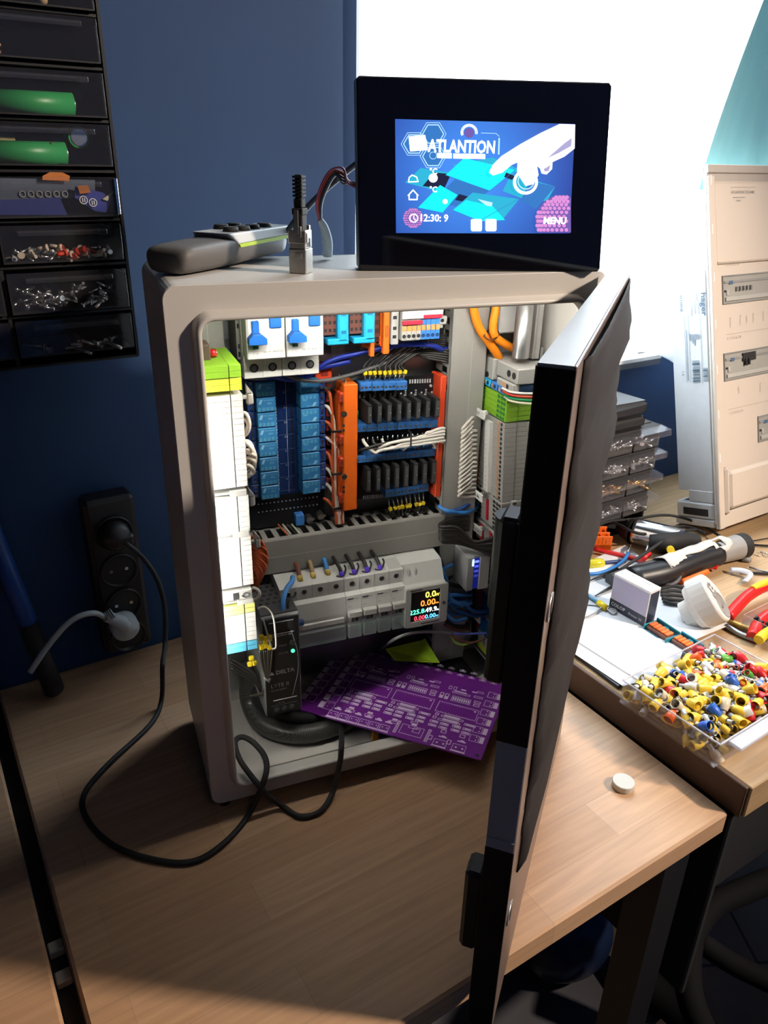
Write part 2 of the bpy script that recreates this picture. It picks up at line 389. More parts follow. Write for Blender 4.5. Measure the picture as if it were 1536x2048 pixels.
solo(m, 'joining_strip', 'black joining rail in the gap between the two table tops', 'bracket', T(-160, 0, ZT-36))
bn = thing('workbench', 'raised wooden bench top with dark edge, littered with tools', 'workbench', T(1000, 0, z0))
m = MB(RM); m.box(458, 1500, -279, 318, ZB-40, ZB, WOOD2, 1.2); m.build('bench_top', bn)
tag(MB(RM).box(453.5, 458.2, -276, 318, ZB-40, ZB-.6, WOODE, .8).build('edge_band', bn), 'dark brown band along the left edge')
for a, b in ((960, -240), (1470, -240), (1470, 290)):
    MB(RM).box(a-25, a+25, b-25, b+25, z0, ZB-40, BLACK).build('leg', bn)
# ================================================================== CABINET
W, H, D = 384, 500, 152
cab = thing('control_cabinet', 'open light grey metal control cabinet standing on the beech table', 'cabinet', (W/2, D/2, ZT))
OUT = rrect(0, W, 0, H, 11); INN = rrect(1.5, W-1.5, 1.5, H-1.5, 9.5)
m = MB(); m.ring(OUT, INN, 0, D, RAL); m.ring(OUT, rrect(60, W-60, 60, H-60, 5), D-1.5, D, RAL); m.box(59, W-59, D-1.4, D-.2, 59, H-59, RAL); m.build('body', cab)
m = MB(); O2 = rrect(21, W-21, 22, H-21, 13); m.ring(rrect(.3, W-.3, .3, H-.3, 10.8), O2, -1.2, .4, RAL); m.build('front_flange', cab, bev=.4)
m = MB(); prof = [(0, -.8), (1.5, -6), (3.2, -9.5), (5.2, -10.5), (6.8, -9), (7.2, -5), (7.2, 3)]
nL = len(O2); vs = []; fs = []
for d_, y in prof:
    for x, z in rrect(18.5+d_, W-18.5-d_, 19.5+d_, H-18.5-d_, 15-d_*.7): vs.append((x, y, z))
for j in range(len(prof)-1):
    for k in range(nL): q = (k+1) % nL; fs.append((j*nL+k, j*nL+q, (j+1)*nL+q, (j+1)*nL+k))
m.add(vs, fs, RAL, True); m.build('rain_gutter_lip', cab)
m = MB(); m.box(20, W-20, D-7, D-5, 20, H-20, STEEL); m.build('mounting_plate', cab)
m = MB(); m.ring([(60, 28), (W-60, 28), (W-60, 110), (60, 110)], [(66, 34), (W-66, 34), (W-66, 104), (66, 104)], 1.5, 4.5, RAL)
g = MB(); 
for v in m.v: pass
g.v = [Vector((v.x, v.z, v.y)) for v in m.v]; g.f = [f[::-1] for f in m.f]; g.mi = m.mi; g.sm = m.sm; g.mats = m.mats; g.build('gland_plate_rim', cab)
m = MB()
for x in (14, W-14):
    for y in (12, D-12): m.cyl((x, y, ZT), (x, y, .2), 6, BLACK, 12)
m.build('feet', cab)
YP = D-7     # face of mounting plate
# internal led strip behind the front left flange (a real lamp)
led = thing('led_strip', 'slim led light strip fixed inside behind the left front flange of the cabinet', 'lamp', (8, 8, 135))
MB().box(3, 14, 3, 7, 135, 408, WHITE).build('housing', led)
LEDE = glow('led_diffuser', (1, .97, .9), 26)
MB().box(4, 13, 7, 8.2, 138, 404, LEDE).build('diffuser', led)
led = thing('led_strip', 'unseen light strip added behind the top front flange to brighten the cabinet', 'lamp', (200, 4, 487))  # unseen strip, added to brighten the devices inside the cabinet
MB().box(40, 350, 2.5, 14, 487, 492, WHITE).build('housing', led); MB().box(42, 348, 4, 12, 485.6, 487, glow('top_fill_glow', (1, .97, .9), 1.3)).build('diffuser', led)
# ------------------------------------------------------------------ door
fN = on(1075, 725, 499); fF = Vector((W-4, -6, 499))
dx = (fN-fF); dx.z = 0; DW = dx.length; dx.normalize(); DM = frame((fF.x, fF.y, ZT+3), -dx, (0, 0, 1))   # local x from free(-DW) to hinge(0); +y = into cabinet side
DH = 499-(ZT+3)
dr = thing('cabinet_door', 'half-open steel door of the control cabinet seen on its edge', 'door', (fF.x, fF.y, ZT+3))
m = MB(DM); TK = 19
m.box(-DW, 0, -TK, -TK+1.6, 0, DH, mat('door_face_paint', (.17, .12, .10), .35), .5)
DG = mat('door_edge_paint', (.42, .45, .47), .4)
m.box(-DW, -DW+1.6, -TK+1.6, 0, 0, DH, DG); m.box(-1.6, 0, -TK+1.6, 0, 0, DH, DG); m.box(-DW+1.6, -1.6, -TK+1.6, 0, DH-1.6, DH, DG); m.box(-DW+1.6, -1.6, -TK+1.6, 0, 0, 1.6, DG)
m.box(-DW+1.6, -DW+14, -1.6, 0, 1.6, DH-1.6, DG); m.box(-14, -1.6, -1.6, 0, 1.6, DH-1.6, DG); m.build('door_shell', dr)
def dz(v):   # height on the free edge for image row v
    return hit_edge(v)
def hit_edge(v):
    best = None
    for k in range(0, 1200):
        z = -20+k*.5; p = fN+Vector((0, 0, z-fN.z)); q = p-CP; y = 1024-FPX*q.dot(CU)/q.dot(CF)
        if best is None or abs(y-v) < best[0]: best = (abs(y-v), z)
    return best[1]-(ZT+3)
za, zb = hit_edge(1480), hit_edge(1690)
m = MB(DM); m.box(-DW-.9, -DW, -TK+.2, .3, za, DH-1.5, TAPE, .3); m.box(-DW, -DW+3, 0, .8, za, DH-1.5, TAPE); tag(m.build('edge_tape', dr), 'long black tape on the upper door edge')
m = MB(DM); m.box(-DW-.9, -DW, -TK+.2, .3, .5, zb, TAPE, .3); tag(m.build('edge_tape', dr), 'short black tape on the lower door edge')
LS = mat('blue_grey_patch', (.30, .36, .44), .3)
m = MB(DM); m.box(-DW-.7, -DW, -TK+.6, 0, zb, za, LS); m.box(-DW-1.3, -DW-.6, -TK+1, -.5, zb+8, zb+9, LS); tag(m.build('edge_patch', dr), 'blue grey section of the door edge')  # blue grey stretch of the edge between the two tapes
# locks
for v0, v1, r in ((1050, 1385, 13), (1765, 1915, 9)):
    zc0, zc1 = hit_edge(v1), hit_edge(v0); zc0 = max(zc0, 12)
    m = MB(DM); X = -DW+12; m.box(X-8, X+14, 0, 13, zc0, zc1, BLACK, 3)
    m.cyl((X+3, 6, zc1-2), (X+3, 6, zc0+(zc1-zc0)*.45), r*.8, BLACK, 16); m.build('lock', dr)
    m = MB(DM); X = -DW+15; hz = (zc1-zc0)*.2; m.cyl((X, -TK+.3, (zc0+zc1)/2), (X, -TK-1.2, (zc0+zc1)/2), 9, STEEL, 20); m.box(X-2, X+2, -TK-1.5, -TK-1.1, (zc0+zc1)/2-6, (zc0+zc1)/2+6, HOLE); m.build('lock_insert', dr)
# loose dark protective sheet on the outer face, wavy free edge
SHT = mat('dark_brown_film', (.018, .013, .012), .85, noise=.35, scale=30)
m = MB(DM); rows = 46; vs = []; fs = []; zs0, zs1 = hit_edge(1790), DH-3
random.seed(3)
wv = [random.uniform(-1, 1) for _ in range(rows+1)]
cols = [(28, 1), (40, 5), (120, 7), (250, 8), (DW-24, 7), (DW-6, 2)]
for j in range(rows+1):
    t = j/rows; z = zs0+(zs1-zs0)*t
    for ci, (cx, off) in enumerate(cols):
        o_ = off*(.75+.3*math.sin(j*.55+ci)+.22*wv[j])*(1 if t < .95 else .6)
        vs.append((-DW+cx+2.2*wv[j]*(ci == 0), -TK-.6-o_, z))
nc = len(cols)
for j in range(rows):
    for i in range(nc-1): k = j*nc+i; fs.append((k, k+1, k+nc+1, k+nc))
m.add(vs, fs, SHT, True); tag(m.build('protective_film', dr, solid=1.2), 'dark wavy protective sheet peeling from the outer face')
# ================================================================== INSIDE THE CABINET : BACK PLATE
def R(u0, v0, u1, v1, y):
    A = at(u0, v0, 1, y); B = at(u1, v1, 1, y); return min(A.x, B.x), max(A.x, B.x), min(A.z, B.z), max(A.z, B.z)
def Pt(u, v, y): return at(u, v, 1, y)
X_, Z_ = (1, 0, 0), (0, 0, 1)
# din rails
for nm, x0, x1, z, lb in (('din_rail', 60, 262, 446, 'steel mounting rail behind the two blue-switch breakers at the top'), ('din_rail', 68, 275, 165, 'steel mounting rail behind the lower row of breakers')):
    m = MB(); m.box(x0, x1, YP-7, YP-6, z-13, z+13, STEEL); m.box(x0, x1, YP-8, YP-6, z+13, z+17.5, STEEL, .3); m.box(x0, x1, YP-8, YP-6, z-17.5, z-13, STEEL, .3)
    m.box(x0, x0+1.5, YP-6, YP, z-13, z+13, STEEL); m.box(x1-1.5, x1, YP-6, YP, z-13, z+13, STEEL); solo(m, nm, lb, 'rail', (x0, YP, z))
# mounting plate punched features
m = MB(); m.cyl(Pt(724, 725, YP-7), Pt(724, 725, YP-7.6), 8, DMET, 20, caps=False)
sc_ = thing('plate_screw', 'large round screw in the steel plate left of the orange carrier foot', 'screw', Pt(687, 1003, YP-9))
p = Pt(687, 1003, YP-7); MB().cyl((p.x, YP-7.1, p.z), (p.x, YP-8, p.z), 7, METAL, 20).build('washer', sc_)
m = MB(); m.cyl((p.x, YP-8, p.z), (p.x, YP-11, p.z), 4.4, STEEL, 16, r2=3.4); m.box(p.x-3, p.x+3, YP-11.2, YP-10.9, p.z-.6, p.z+.6, HOLE); m.box(p.x-.6, p.x+.6, YP-11.2, YP-10.9, p.z-3, p.z+3, HOLE); m.build('screw_head', sc_)
# ---- wiring ducts
def duct_v(x0, x1, zz0, zz1, yf, label):
    t = thing('wiring_duct', label, 'wiring duct', ((x0+x1)/2, YP, zz0))
    m = MB(); m.box(x0+1.2, x1-1.2, YP-8.5, YP-7, zz0, zz1, DUCT)
    z = zz0
    while z < zz1-5:
        m.box(x0, x0+1.3, yf+1, YP-7, z, z+5.5, DUCT); m.box(x1-1.3, x1, yf+1, YP-7, z, z+5.5, DUCT); z += 12.5
    m.box(x0, x0+1.3, YP-22, YP-7, zz0, zz1, DUCT); m.box(x1-1.3, x1, YP-22, YP-7, zz0, zz1, DUCT); m.build('slotted_channel', t)
    m = MB(); m.box(x0-.6, x1+.6, yf-1.2, yf+.2, zz0, zz1, DUCT, .4); m.box(x0-.6, x0+.4, yf-1.2, yf+6, zz0, zz1, DUCT, .4); m.box(x1-.4, x1+.6, yf-1.2, yf+6, zz0, zz1, DUCT, .3); m.box((x0+x1)/2+3, (x0+x1)/2+3.5, yf-1.5, yf-1.1, zz0, zz1, MODG)
    m.build('lid', t); return t
duct_v(286.5, 326, 30, 478, 104, 'vertical grey slotted duct between the relay modules and the right terminals')
t = thing('wiring_duct', 'horizontal grey slotted duct crossing the cabinet above the breakers', 'wiring duct', (170, YP, 191))
m = MB(); m.box(62, 285.6, YP-8.5, YP-7, 193, 228, DUCT)
x = 62
while x < 280: m.box(x, x+5.5, 103, YP-7, 227.5, 228.8, DUCT); m.box(x, x+5.5, 103, YP-7, 192, 193.3, DUCT); x += 12.5
m.box(62, 285.6, YP-15, YP-7, 227.5, 228.8, DUCT); m.box(62, 285.6, YP-15, YP-7, 192, 193.3, DUCT); m.build('slotted_channel', t)
m = MB(); m.box(61, 289, 101, 102.4, 191.4, 229.4, DUCT, .4); m.box(61, 285, 102.4, 108, 228.6, 229.6, DUCT); m.box(61, 285, 102.4, 108, 191.2, 192.2, DUCT); m.box(61, 289, 100.7, 101.1, 210, 210.4, MODG); m.build('lid', t)
duct_v(26, 60, 120, 478, 104, 'vertical grey slotted duct behind the bright left terminals')
# ---- two residual current breakers, top left
def rcbo(i):
    x0 = 73.5+35*i; x1 = x0+34.6
    t = thing('circuit_breaker', ['white two-pole breaker with blue switch, leftmost in the top row', 'white two-pole breaker with blue switch, beside the cyan connector carriers'][i], 'circuit breaker', (x0, 138, 446), 'blue-switch breakers in the top row')
    m = MB(); m.prism([(x0, 403), (x1, 403), (x1, 489), (x0, 489)], 92, 137, MODW); m.box(x0, x1, 87, 92, 403, 424, MODW, .6); m.box(x0+.4, x1-.4, 70, 92, 424, 470, MODW, .8); m.box(x0, x1, 87, 92, 470, 489, MODW, .6)
    m.box(x0+17.2, x0+17.4, 86.7, 87.2, 403, 424, MODG)
    for k in range(2):
        cx = x0+9+17*k; m.cyl((cx, 87.1, 412.5), (cx, 86.5, 412.5), 4, HOLE, 18)
        m.cyl((cx, 86.6, 412.5), (cx, 86.2, 412.5), 2.6, DMET, 12)
    m.build('housing', t)
    m = MB(); m.box(x0+1.5, x0+16, 69.4, 70.4, 438, 460, MODG, .3); m.box(x0+2.2, x0+15.2, 69.1, 69.6, 443, 459, MODW); m.build('switch_surround', t)
    m = MB(); m.box(x0+5, x0+11, 66, 70, 447, 458, BLUEB, .8); m.prism([(x0+4.6, 448), (x0+11.4, 448), (x0+16.2, 444), (x0+16.2, 439), (x0+.6, 439), (x0+.6, 444)], 60, 69, BLUEB); m.build('switch_toggle', t, bev=.7)
    MB().box(x0+20.5, x0+31, 67.5, 70.2, 451, 461.5, BLUEB, .7).build('test_button', t)
    MB().box(x0+5.5, x0+10.5, 69.5, 70.2, 433.5, 436.5, mat('green_window', (.02, .1, .04), .3)).build('status_window', t)
    m = MB()
    for k, s in enumerate(('230V~', 'legrand')): m.text(s, (x0+20.5, 70, 447-k*3.4), X_, Z_, 2.6, PRNT)
    m.text('C16', (x0+5, 70, 428.5), X_, Z_, 3, PRNT); m.text('16A / 1P / 30mA C16', (x0+14, 70, 430), X_, Z_, 2, DRK); m.build('printed_marking', t)
rcbo(0); rcbo(1)
# small grey end piece with two-hole blocks left of breakers
t = thing('end_terminal', 'grey end terminal with small square holes left of the top breakers', 'terminal block', (66, 138, 446))
x0, x1, q0, q1 = R(470, 630, 485, 705, 100); m = MB(); m.box(x0, x1+3, 100, 136, 418, 470, TGREY, .8)
for z in (466, 457, 448, 430, 423): m.box((x0+x1)/2-1.5, (x0+x1)/2+2.5, 99.4, 100.2, z-2, z+2, HOLE)
m.build('housing', t)
# illuminated red indicator on the left wall
p = Pt(427, 706, 60); t = thing('indicator_lamp', 'small red indicator lamp on a brown holder above the left green terminals', 'lamp', (p.x-10, 60, p.z))
MB().box(p.x-11, p.x-3.5, 52, 72, p.z-14, p.z+9, mat('brown_holder', (.12, .08, .06), .5), 1).build('holder', t)
m = MB(); m.cyl((p.x-3.5, 60, p.z), (p.x+2, 60, p.z), 3.4, mat('red_lens', (.7, .01, .015), .15, coat=.5), 16); m.cyl((p.x+2, 60, p.z), (p.x+3.2, 60, p.z), 2.6, METAL, 14, r2=1.4); m.build('lens', t)
# ---- smoked lever connectors with cyan carriers
for i, (u0, u1) in enumerate(((641, 690), (693, 742))):
    x0, x1, z0_, z1_ = R(u0, 682-3*i, u1, 622, 98); z1_ = 478
    t = thing('lever_connector', ['brown smoked splice connector in a cyan carrier right beside the breakers', 'brown smoked splice connector in a cyan carrier next to the orange carriers'][i], 'wire connector', (x0, 138, z0_), 'cyan splice connector carriers in the top row')
    m = MB(); xs = x0+(x1-x0)*.56; m.box(x0+1, xs, 92, 132, z0_+6, z1_, BRWN, .5)
    for a in range(3):
        for b in range(5): m.box(x0+2+a*(xs-x0)/3.1, x0+4.3+a*(xs-x0)/3.1, 91.6, 92.1, z0_+9+b*7, z0_+12+b*7, HOLE)
    m.build('connector_body', t)
    m = MB(); m.box(xs, x1, 86, 134, z0_, z1_, CYAN, 1.6); m.box(x0+3, x1, 86, 134, z0_-2, z0_+3.5, CYAN, 1); m.box(xs+3, x1-3, 85.6, 86.1, z0_+8, z0_+11, BLUET); m.box(xs+3, x1-3, 85.6, 86.1, z0_+24, z0_+27, BLUET); m.build('carrier', t)
# ---- orange carriers with smoked connectors
for i, (u0, u1, vb) in enumerate(((745, 750, 712), (772, 779, 708))):
    pass
def ocar(u0, u1, vb, lab):
    x0, x1, z0_, z1_ = R(u0, vb, u1, 625, 96); z1_ = 478
    t = thing('connector_carrier', lab, 'wire connector', (x0, 138, z0_), 'tall orange carriers in the top row')
    m = MB(); m.box(x0, x1, 94, 100, z0_, z1_, ORNG, .6); m.box(x0-1, x1+1, 100, 135, z0_+6, z1_, ORNG, .6)
    for z in (z0_+17, z0_+44): m.ring([(x0+1.6, z), (x1-1.6, z), (x1-1.6, z+10), (x0+1.6, z+10)], [(x0+2.3, z+.8), (x1-2.3, z+.8), (x1-2.3, z+9.2), (x0+2.3, z+9.2)], 93.3, 94, REDO)
    m.box(x0-6, x0, 100, 132, z0_+8, z0_+16, ORNG, 1); m.build('carrier', t)
    m = MB(); m.box(x1+1.2, x1+7, 100, 134, z0_+10, z1_, BRWN, .5)
    for b in range(6): m.box(x1+1.8, x1+6.4, 99.5, 100.2, z0_+13+b*8, z0_+17.5+b*8, mat('smoked_slot', (.05, .015, .01), .4))
    m.build('connector_body', t)
ocar(739, 749, 713, 'tall orange carrier with brown connector, nearer the cyan carriers')
ocar(765, 779, 708, 'tall orange carrier with brown connector, beside the white numbered terminals')
# ---- numbered terminal group top right : 8 terminals
x0, x1, z0_, z1_ = R(803, 682, 880, 655, 88)
n = 8; wdt = (x1-x0)/n
def numterm(i):
    a = x0+i*wdt; col = TGREY if i < 4 else BLUET; cf = TGREY if i < 4 else CBLUE
    t = thing('terminal_block', ('grey' if i < 4 else 'blue')+' feed-through terminal under the white 1 to 8 marker strip', 'terminal block', (a, 136, z0_), ('grey' if i < 4 else 'blue')+' terminals under the numbered strip')
    m = MB(); m.box(a+.1, a+wdt-.1, 88, 134, z0_, 466, cf, .3); m.cyl((a+wdt/2, 88.1, z0_+4), (a+wdt/2, 87.6, z0_+4), wdt*.38, HOLE if i < 4 else mat('blue_hole', (.0, .03, .12), .6), 12); m.build('housing', t)
    MB().box(a+.6, a+wdt-.6, 87.2, 88.2, z0_+9, z0_+14, ORL, .2).build('release_lever', t)
for i in range(8): numterm(i)
t = thing('marker_strip', 'white marker strip numbered 1 to 8 above the small terminals', 'marker strip', (x0, 86, 455)); p = Pt(843, 640, 86)
m = MB(); m.box(x0-1, x1, 84, 86, 449, 464, WHITE, .4)
for i in range(8): m.text(str(i+1), (x0+i*wdt+1.5, 84, 455), X_, Z_, 4, PRNT)
m.build('strip', t)
t = thing('bridge_comb', 'crimson jumper bridge on the left half of the numbered terminals', 'jumper bridge', (x0, 87, 438)); MB().box(x0-.5, x0+4*wdt, 83.8, 87.4, z0_+15.5, z0_+19, RBUS, .5).build('bridge', t)
t = thing('bridge_comb', 'crimson jumper bridge on the right half of the numbered terminals', 'jumper bridge', (x1, 87, 442)); MB().box(x0+4*wdt, x1, 83.8, 87.4, z0_+20.5, z0_+24.5, RBUS, .5).build('bridge', t)
t = thing('end_clamp', 'light grey end clamp left of the numbered terminals', 'end clamp', (x0-8, 136, z0_)); m = MB(); m.box(x0-9, x0-1.5, 92, 134, z0_-4, 472, TGREY, .6)
for z in (z0_+2, z0_+10, z0_+20, z0_+28): m.box(x0-7.5, x0-4, 91.5, 92.1, z, z+3, HOLE)
m.build('clamp_body', t)
t = thing('end_clamp', 'light grey end clamp right of the numbered terminals', 'end clamp', (x1+4, 136, z0_)); m = MB(); m.box(x1+.6, x1+7, 96, 134, z0_+8, 474, TGREY, .6); m.box(x1+1, x1+10, 94, 98, z0_+12, z0_+20, TGREY, .5); m.cyl((x1+5, 94.1, z0_+16), (x1+5, 93.5, z0_+16), 1.8, HOLE, 10); m.build('clamp_body', t)
# ---- relay board
bx0, bx1 = 80, 160
rb = thing('relay_board', 'blue sixteen-relay board with two columns of blue relays', 'relay board', (bx0, YP, 234))
m = MB(); m.box(bx0, bx1, 131, 133, 266, 396, PCBB); m.box(bx0, bx1, 131, 133, 231, 266, PCBK)
for x, z in ((bx0+4, 233), (bx1-4, 233), (bx0+4, 392), (bx1-4, 392)): m.cyl((x, 133, z), (x, YP-7, z), 2.5, METAL, 10)
m.build('circuit_board', rb)
m = MB(); rh = (392-270)/8
m.box(121.5, 121.9, 130.7, 131, 268, 392, SILKW)
for k in range(8):
    z = 270+k*rh; m.box(110, 128, 130.7, 131, z, z+.3, mat('faint_print', (.2, .22, .3), .6)); m.text('K%d' % (k+1), (119, 131, z+rh*.8), X_, Z_, 3, SILKW)
    for q in range(4): m.box(110, 111.6, 129.6, 131, z+2+q*3.4, z+4+q*3.4, MODG); m.box(126, 128, 129.6, 131, z+2+q*3.4, z+4.2+q*3.4, BLKM)
for r_ in range(2):
    for q in range(16): m.box(bx0+8+q*4.2, bx0+9.4+q*4.2, 130.6, 131, 258-r_*9-.03*q, 259-r_*9, SILKW)
m.build('silkscreen', rb)
def relay(x0, z0_, flip):
    m = MB(); m.box(x0, x0+18.5, 114, 131, z0_+.6, z0_+rh-.6, RELB, .6); e = m
    for q in range(4): m.box(x0+1+q*4, x0+3.8+q*4, 113.8, 114.1, z0_+(1.5 if not flip else rh-5.5), z0_+(5 if not flip else rh-2), mat('relay_print_dim', (.08, .3, .5), .45))
    m.add([(x0+1.5, 113.8, z0_+8.5), (x0+4, 113.8, z0_+8.5), (x0+5.8, 113.8, z0_+13), (x0+3.2, 113.8, z0_+13)] if not flip else [(x0+11, 113.8, z0_+2), (x0+14, 113.8, z0_+2), (x0+16.5, 113.8, z0_+6), (x0+13.5, 113.8, z0_+6)], [(0, 1, 2, 3)], RELT)
    m.text('10A 250VAC', (x0+6, 114, z0_+(11.5 if not flip else 2)), X_, Z_, 1.9, RELT); m.text('SRD', (x0+(10 if not flip else 2), 114, z0_+8), X_, Z_, 2.6, RELT)
    m.build('relay', rb)
for k in range(8): relay(89, 270+k*rh, False)
for k in range(8): relay(132, 270+k*rh, True)
for k in range(8):
    for x in (81.5, 152):
        m = MB(); m.box(x, x+7, 121, 131, 270.6+k*rh, 269.5+(k+1)*rh, mat('relay_terminal_blue', (.02, .07, .3), .4), .5)
        for q in range(3): m.cyl((x+3.6, 121.1, 273+k*rh+q*4.7), (x+3.6, 120.4, 273+k*rh+q*4.7), 1.5, DMET if q != 1 else METAL, 10)
        m.build('screw_terminal', rb)
for u, v in ((620, 1040), (642, 1033)):
    p = Pt(u, v, 122); m = MB(); m.cyl((p.x, 131, p.z), (p.x, 122, p.z), 4, BLKM, 18); m.cyl((p.x, 122, p.z), (p.x, 121.6, p.z), 3.8, METAL, 18); m.box(p.x, p.x+5, 121.4, 122, p.z-.5, p.z+2, METAL); m.build('capacitor', rb)
p = Pt(600, 1040, 122); MB().box(p.x-4.5, p.x+4.5, 121, 131, p.z-6, p.z+6, CBLUE, .6).build('supply_terminal', rb)
# dark red plug blocks right of the board
for k in range(8):
    z = 272+k*rh
    t = thing('plug_connector', 'dark red plug-in connector beside the right column of relays, one of a vertical row', 'wire connector', (160, 128, z), 'dark red plugs beside the relay board')
    m = MB(); m.box(160.5, 167, 122, 134, z, z+rh*.62, mat('dark_red_plastic', (.28, .025, .015), .5), .8); m.box(162, 165.5, 121.6, 122.1, z+3, z+6, HOLE); m.build('plug', t)
p = Pt(645, 747, 118); t = thing('rail_mount', 'red orange mounting foot above the right end of the relay board', 'rail mount', (p.x-8, YP-8, p.z-5)); m = MB(); m.box(p.x-8, p.x+9, 116, 134, p.z-7, p.z+8, REDO, 1); m.box(p.x-2, p.x+5, 115.5, 116.2, p.z-2, p.z+3, mat('dark_red_plastic', (.28, .025, .015)), .5); m.build('foot', t)
# ---- ssr modules : two black boards in orange carriers
def ssr(k, zb, zt, lab):
    t = thing('solid_state_relay_module', lab, 'relay module', (186, YP, zb), 'solid state relay modules')
    m = MB(); m.box(188, 284, 124, 126, zb, zt, PCBK); m.build('circuit_board', t)
    xl0, xl1, _, _ = R(680, 800, 712, 800, 104)
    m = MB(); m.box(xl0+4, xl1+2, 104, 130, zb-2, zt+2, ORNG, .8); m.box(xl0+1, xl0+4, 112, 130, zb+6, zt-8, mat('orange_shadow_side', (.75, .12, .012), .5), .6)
    for zz in (zb+6, zt-16):
        m.box(xl0+.5, xl0+7, 105.6, 116, zz, zz+10, REDO, 1); m.box(xl0+1, xl0+8, 105, 105.9, zz+3, zz+6, mat('orange_slot', (.25, .03, .01), .6)); m.box(xl0+2, xl0+4.5, 104.9, 105.9, zz+1, zz+8, mat('orange_slot', (.25, .03, .01)))
    m.cyl((xl0+4, 104, (zb+zt)/2+6), (xl0+4, 102.6, (zb+zt)/2+6), 3, METAL, 14); m.box(xl0+1.5, xl0+6.5, 102.3, 102.8, (zb+zt)/2+5.6, (zb+zt)/2+6.4, HOLE)
    for dz_ in (-6, -11): m.cyl((xl0+3.5, 104.1, (zb+zt)/2+dz_), (xl0+3.5, 103.6, (zb+zt)/2+dz_), 1.5, HOLE, 10)
    tag(m.build('side_carrier', t), 'wide orange left side carrier')
    m = MB(); m.box(278, 284.5, 106, 130, zb-2, zt+2, REDO, .8)
    for zz in (zb+2, zt-15): m.box(282, 291, 108, 116, zz, zz+10, REDP if k == 0 else REDO, 1); m.box(285, 289, 107.3, 108.2, zz+2, zz+7, mat('red_slot', (.12, .01, .008), .6))
    tag(m.build('side_carrier', t), 'narrow red orange right side carrier')
    zr0, zr1 = (zb+27, zt-19) if k == 0 else (zb+18, zt-19)
    for i in range(8):
        x = 196+i*10.6; m = MB(); m.box(x, x+4.6, 99, 124, zr0, zr1, BLKM, .4); m.box(x+.6, x+4, 98.7, 99.1, zr0+2, zr1-2, DGREY); m.cyl((x+3, 98.7, (zr0+zr1)/2), (x+3, 98.4, (zr0+zr1)/2), .5, MODG, 6); m.build('solid_state_relay', t)
    return t, xl0
zmid = Pt(715, 893, 115).z
S0, _ = ssr(0, zmid+1, 383, 'black solid state relay module in an orange carrier, upper of the two')
S1, _ = ssr(1, 252, zmid-1, 'black solid state relay module in an orange carrier, lower of the two')
def tblock(par, u0, v0, u1, v1, y, nb, per, hgt=8):      # a row of small blue screw terminals along an image line
    A, B = Pt(u0, v0, y), Pt(u1, v1, y); w = (B.x-A.x)/nb
    for i in range(nb):
        x = A.x+i*w; z = A.z+(B.z-A.z)*i/nb; m = MB(); m.box(x+.15, x+w-.25, y, 125, z-hgt/2, z+hgt/2, CBLUE, .5)
        for q in range(per): xx = x+w*(q+.5)/per; m.cyl((xx, y+.1, z-.6), (xx, y-.4, z-.6), min(1.4, w/per*.34), DMET, 10); m.box(xx-.9, xx+.9, y-.6, y-.3, z-.85, z-.35, METAL)
        m.build('screw_terminal', par)
tblock(S0, 712, 858, 876, 848, 108, 8, 2); tblock(S1, 711, 920, 872, 905, 108, 8, 2); tblock(S0, 720, 775, 815, 772, 110, 4, 3, 9); tblock(S1, 771, 988, 858, 974, 110, 4, 3, 9)
m = MB()
for i in range(8):
    p = Pt(722+i*20.5, 791-i*.9, 123.8); 
    for q in range(3): m.box(p.x-2+(q == 2)*4, p.x-.4+(q == 2)*4, 123.2, 124, p.z-2.5+q*2.2*(q < 2), p.z-1+q*2.2*(q < 2), SILKW)
    for q in range(3): m.box(p.x+3, p.x+4.6, 123, 124, p.z-2.6+q*2.4, p.z-1.2+q*2.4, MODG)
for i in range(9): p = Pt(820+i*5, 763-i*.2, 123.8); m.box(p.x-.7, p.x+.7, 123.3, 124, p.z-2, p.z+2, SILKW)
p = Pt(862, 766, 123); m.cyl((p.x, 124, p.z-3), (p.x, 122.6, p.z-3), 1.4, WHITE, 10)
for i in range(10): p = Pt(727+i*4.2, 995-i*.4, 123.8); m.box(p.x-.7, p.x+.7, 123.3, 124, p.z-2, p.z+2, SILKW)
for i in range(7):
    p = Pt(735+i*19.5, 975-i*2.2, 123.8); m.box(p.x-2.5, p.x-.6, 123.2, 124, p.z-3, p.z+3, SILKW); m.box(p.x, p.x+1.6, 123.2, 124, p.z-2, p.z, SILKW)
m.text('SSR-8', (191, 124, 352), (0, 0, 1), (-1, 0, 0), 3.4, SILKW); m.build('silkscreen', S0)
p = Pt(715, 832, 118); MB().cyl((p.x, 120, p.z-5), (p.x, 120, p.z+5), 1.5, mat('green_diode', (.1, .5, .2), .3), 10).build('diode', S0)
# ferrules & leads at the ssr inputs
def leads(u0, v0, u1, v1, n_, dirz, lab, grp, up):
    for i in range(n_):
        s = i/(n_-1); A = Pt(u0+(u1-u0)*s, v0+(v1-v0)*s, 116); j = random.uniform(-1, 1)
        t = thing('control_wire', lab, 'wire', A, grp)
        B = A+Vector((j*1.2, -4, 9*dirz)); Cc = B+Vector((1+j*2, -1, (5.5)*dirz)); 
        m = MB(); m.cyl(A, B, .8, METAL, 8); m.build('ferrule', t)
        m = MB(); fr2 = frame(B, (1, 0, j*.5), (0, 0, 1)); m.box(-1.9, 1.9, -1.6, 1.6, -1.5+2.5*dirz, 2.7+2.5*dirz, YEL, .5, X=fr2); tag(m.build('marker_sleeve', t), 'yellow marker sleeve')
        m = MB(); m.tube([B+Vector((0, 0, 4*dirz)), Cc+Vector((0, 4, 6*dirz))]+[Vector(q) for q in up(i, Cc)], 1.05, WBLK, 6, 4); m.build('wire_lead', t)
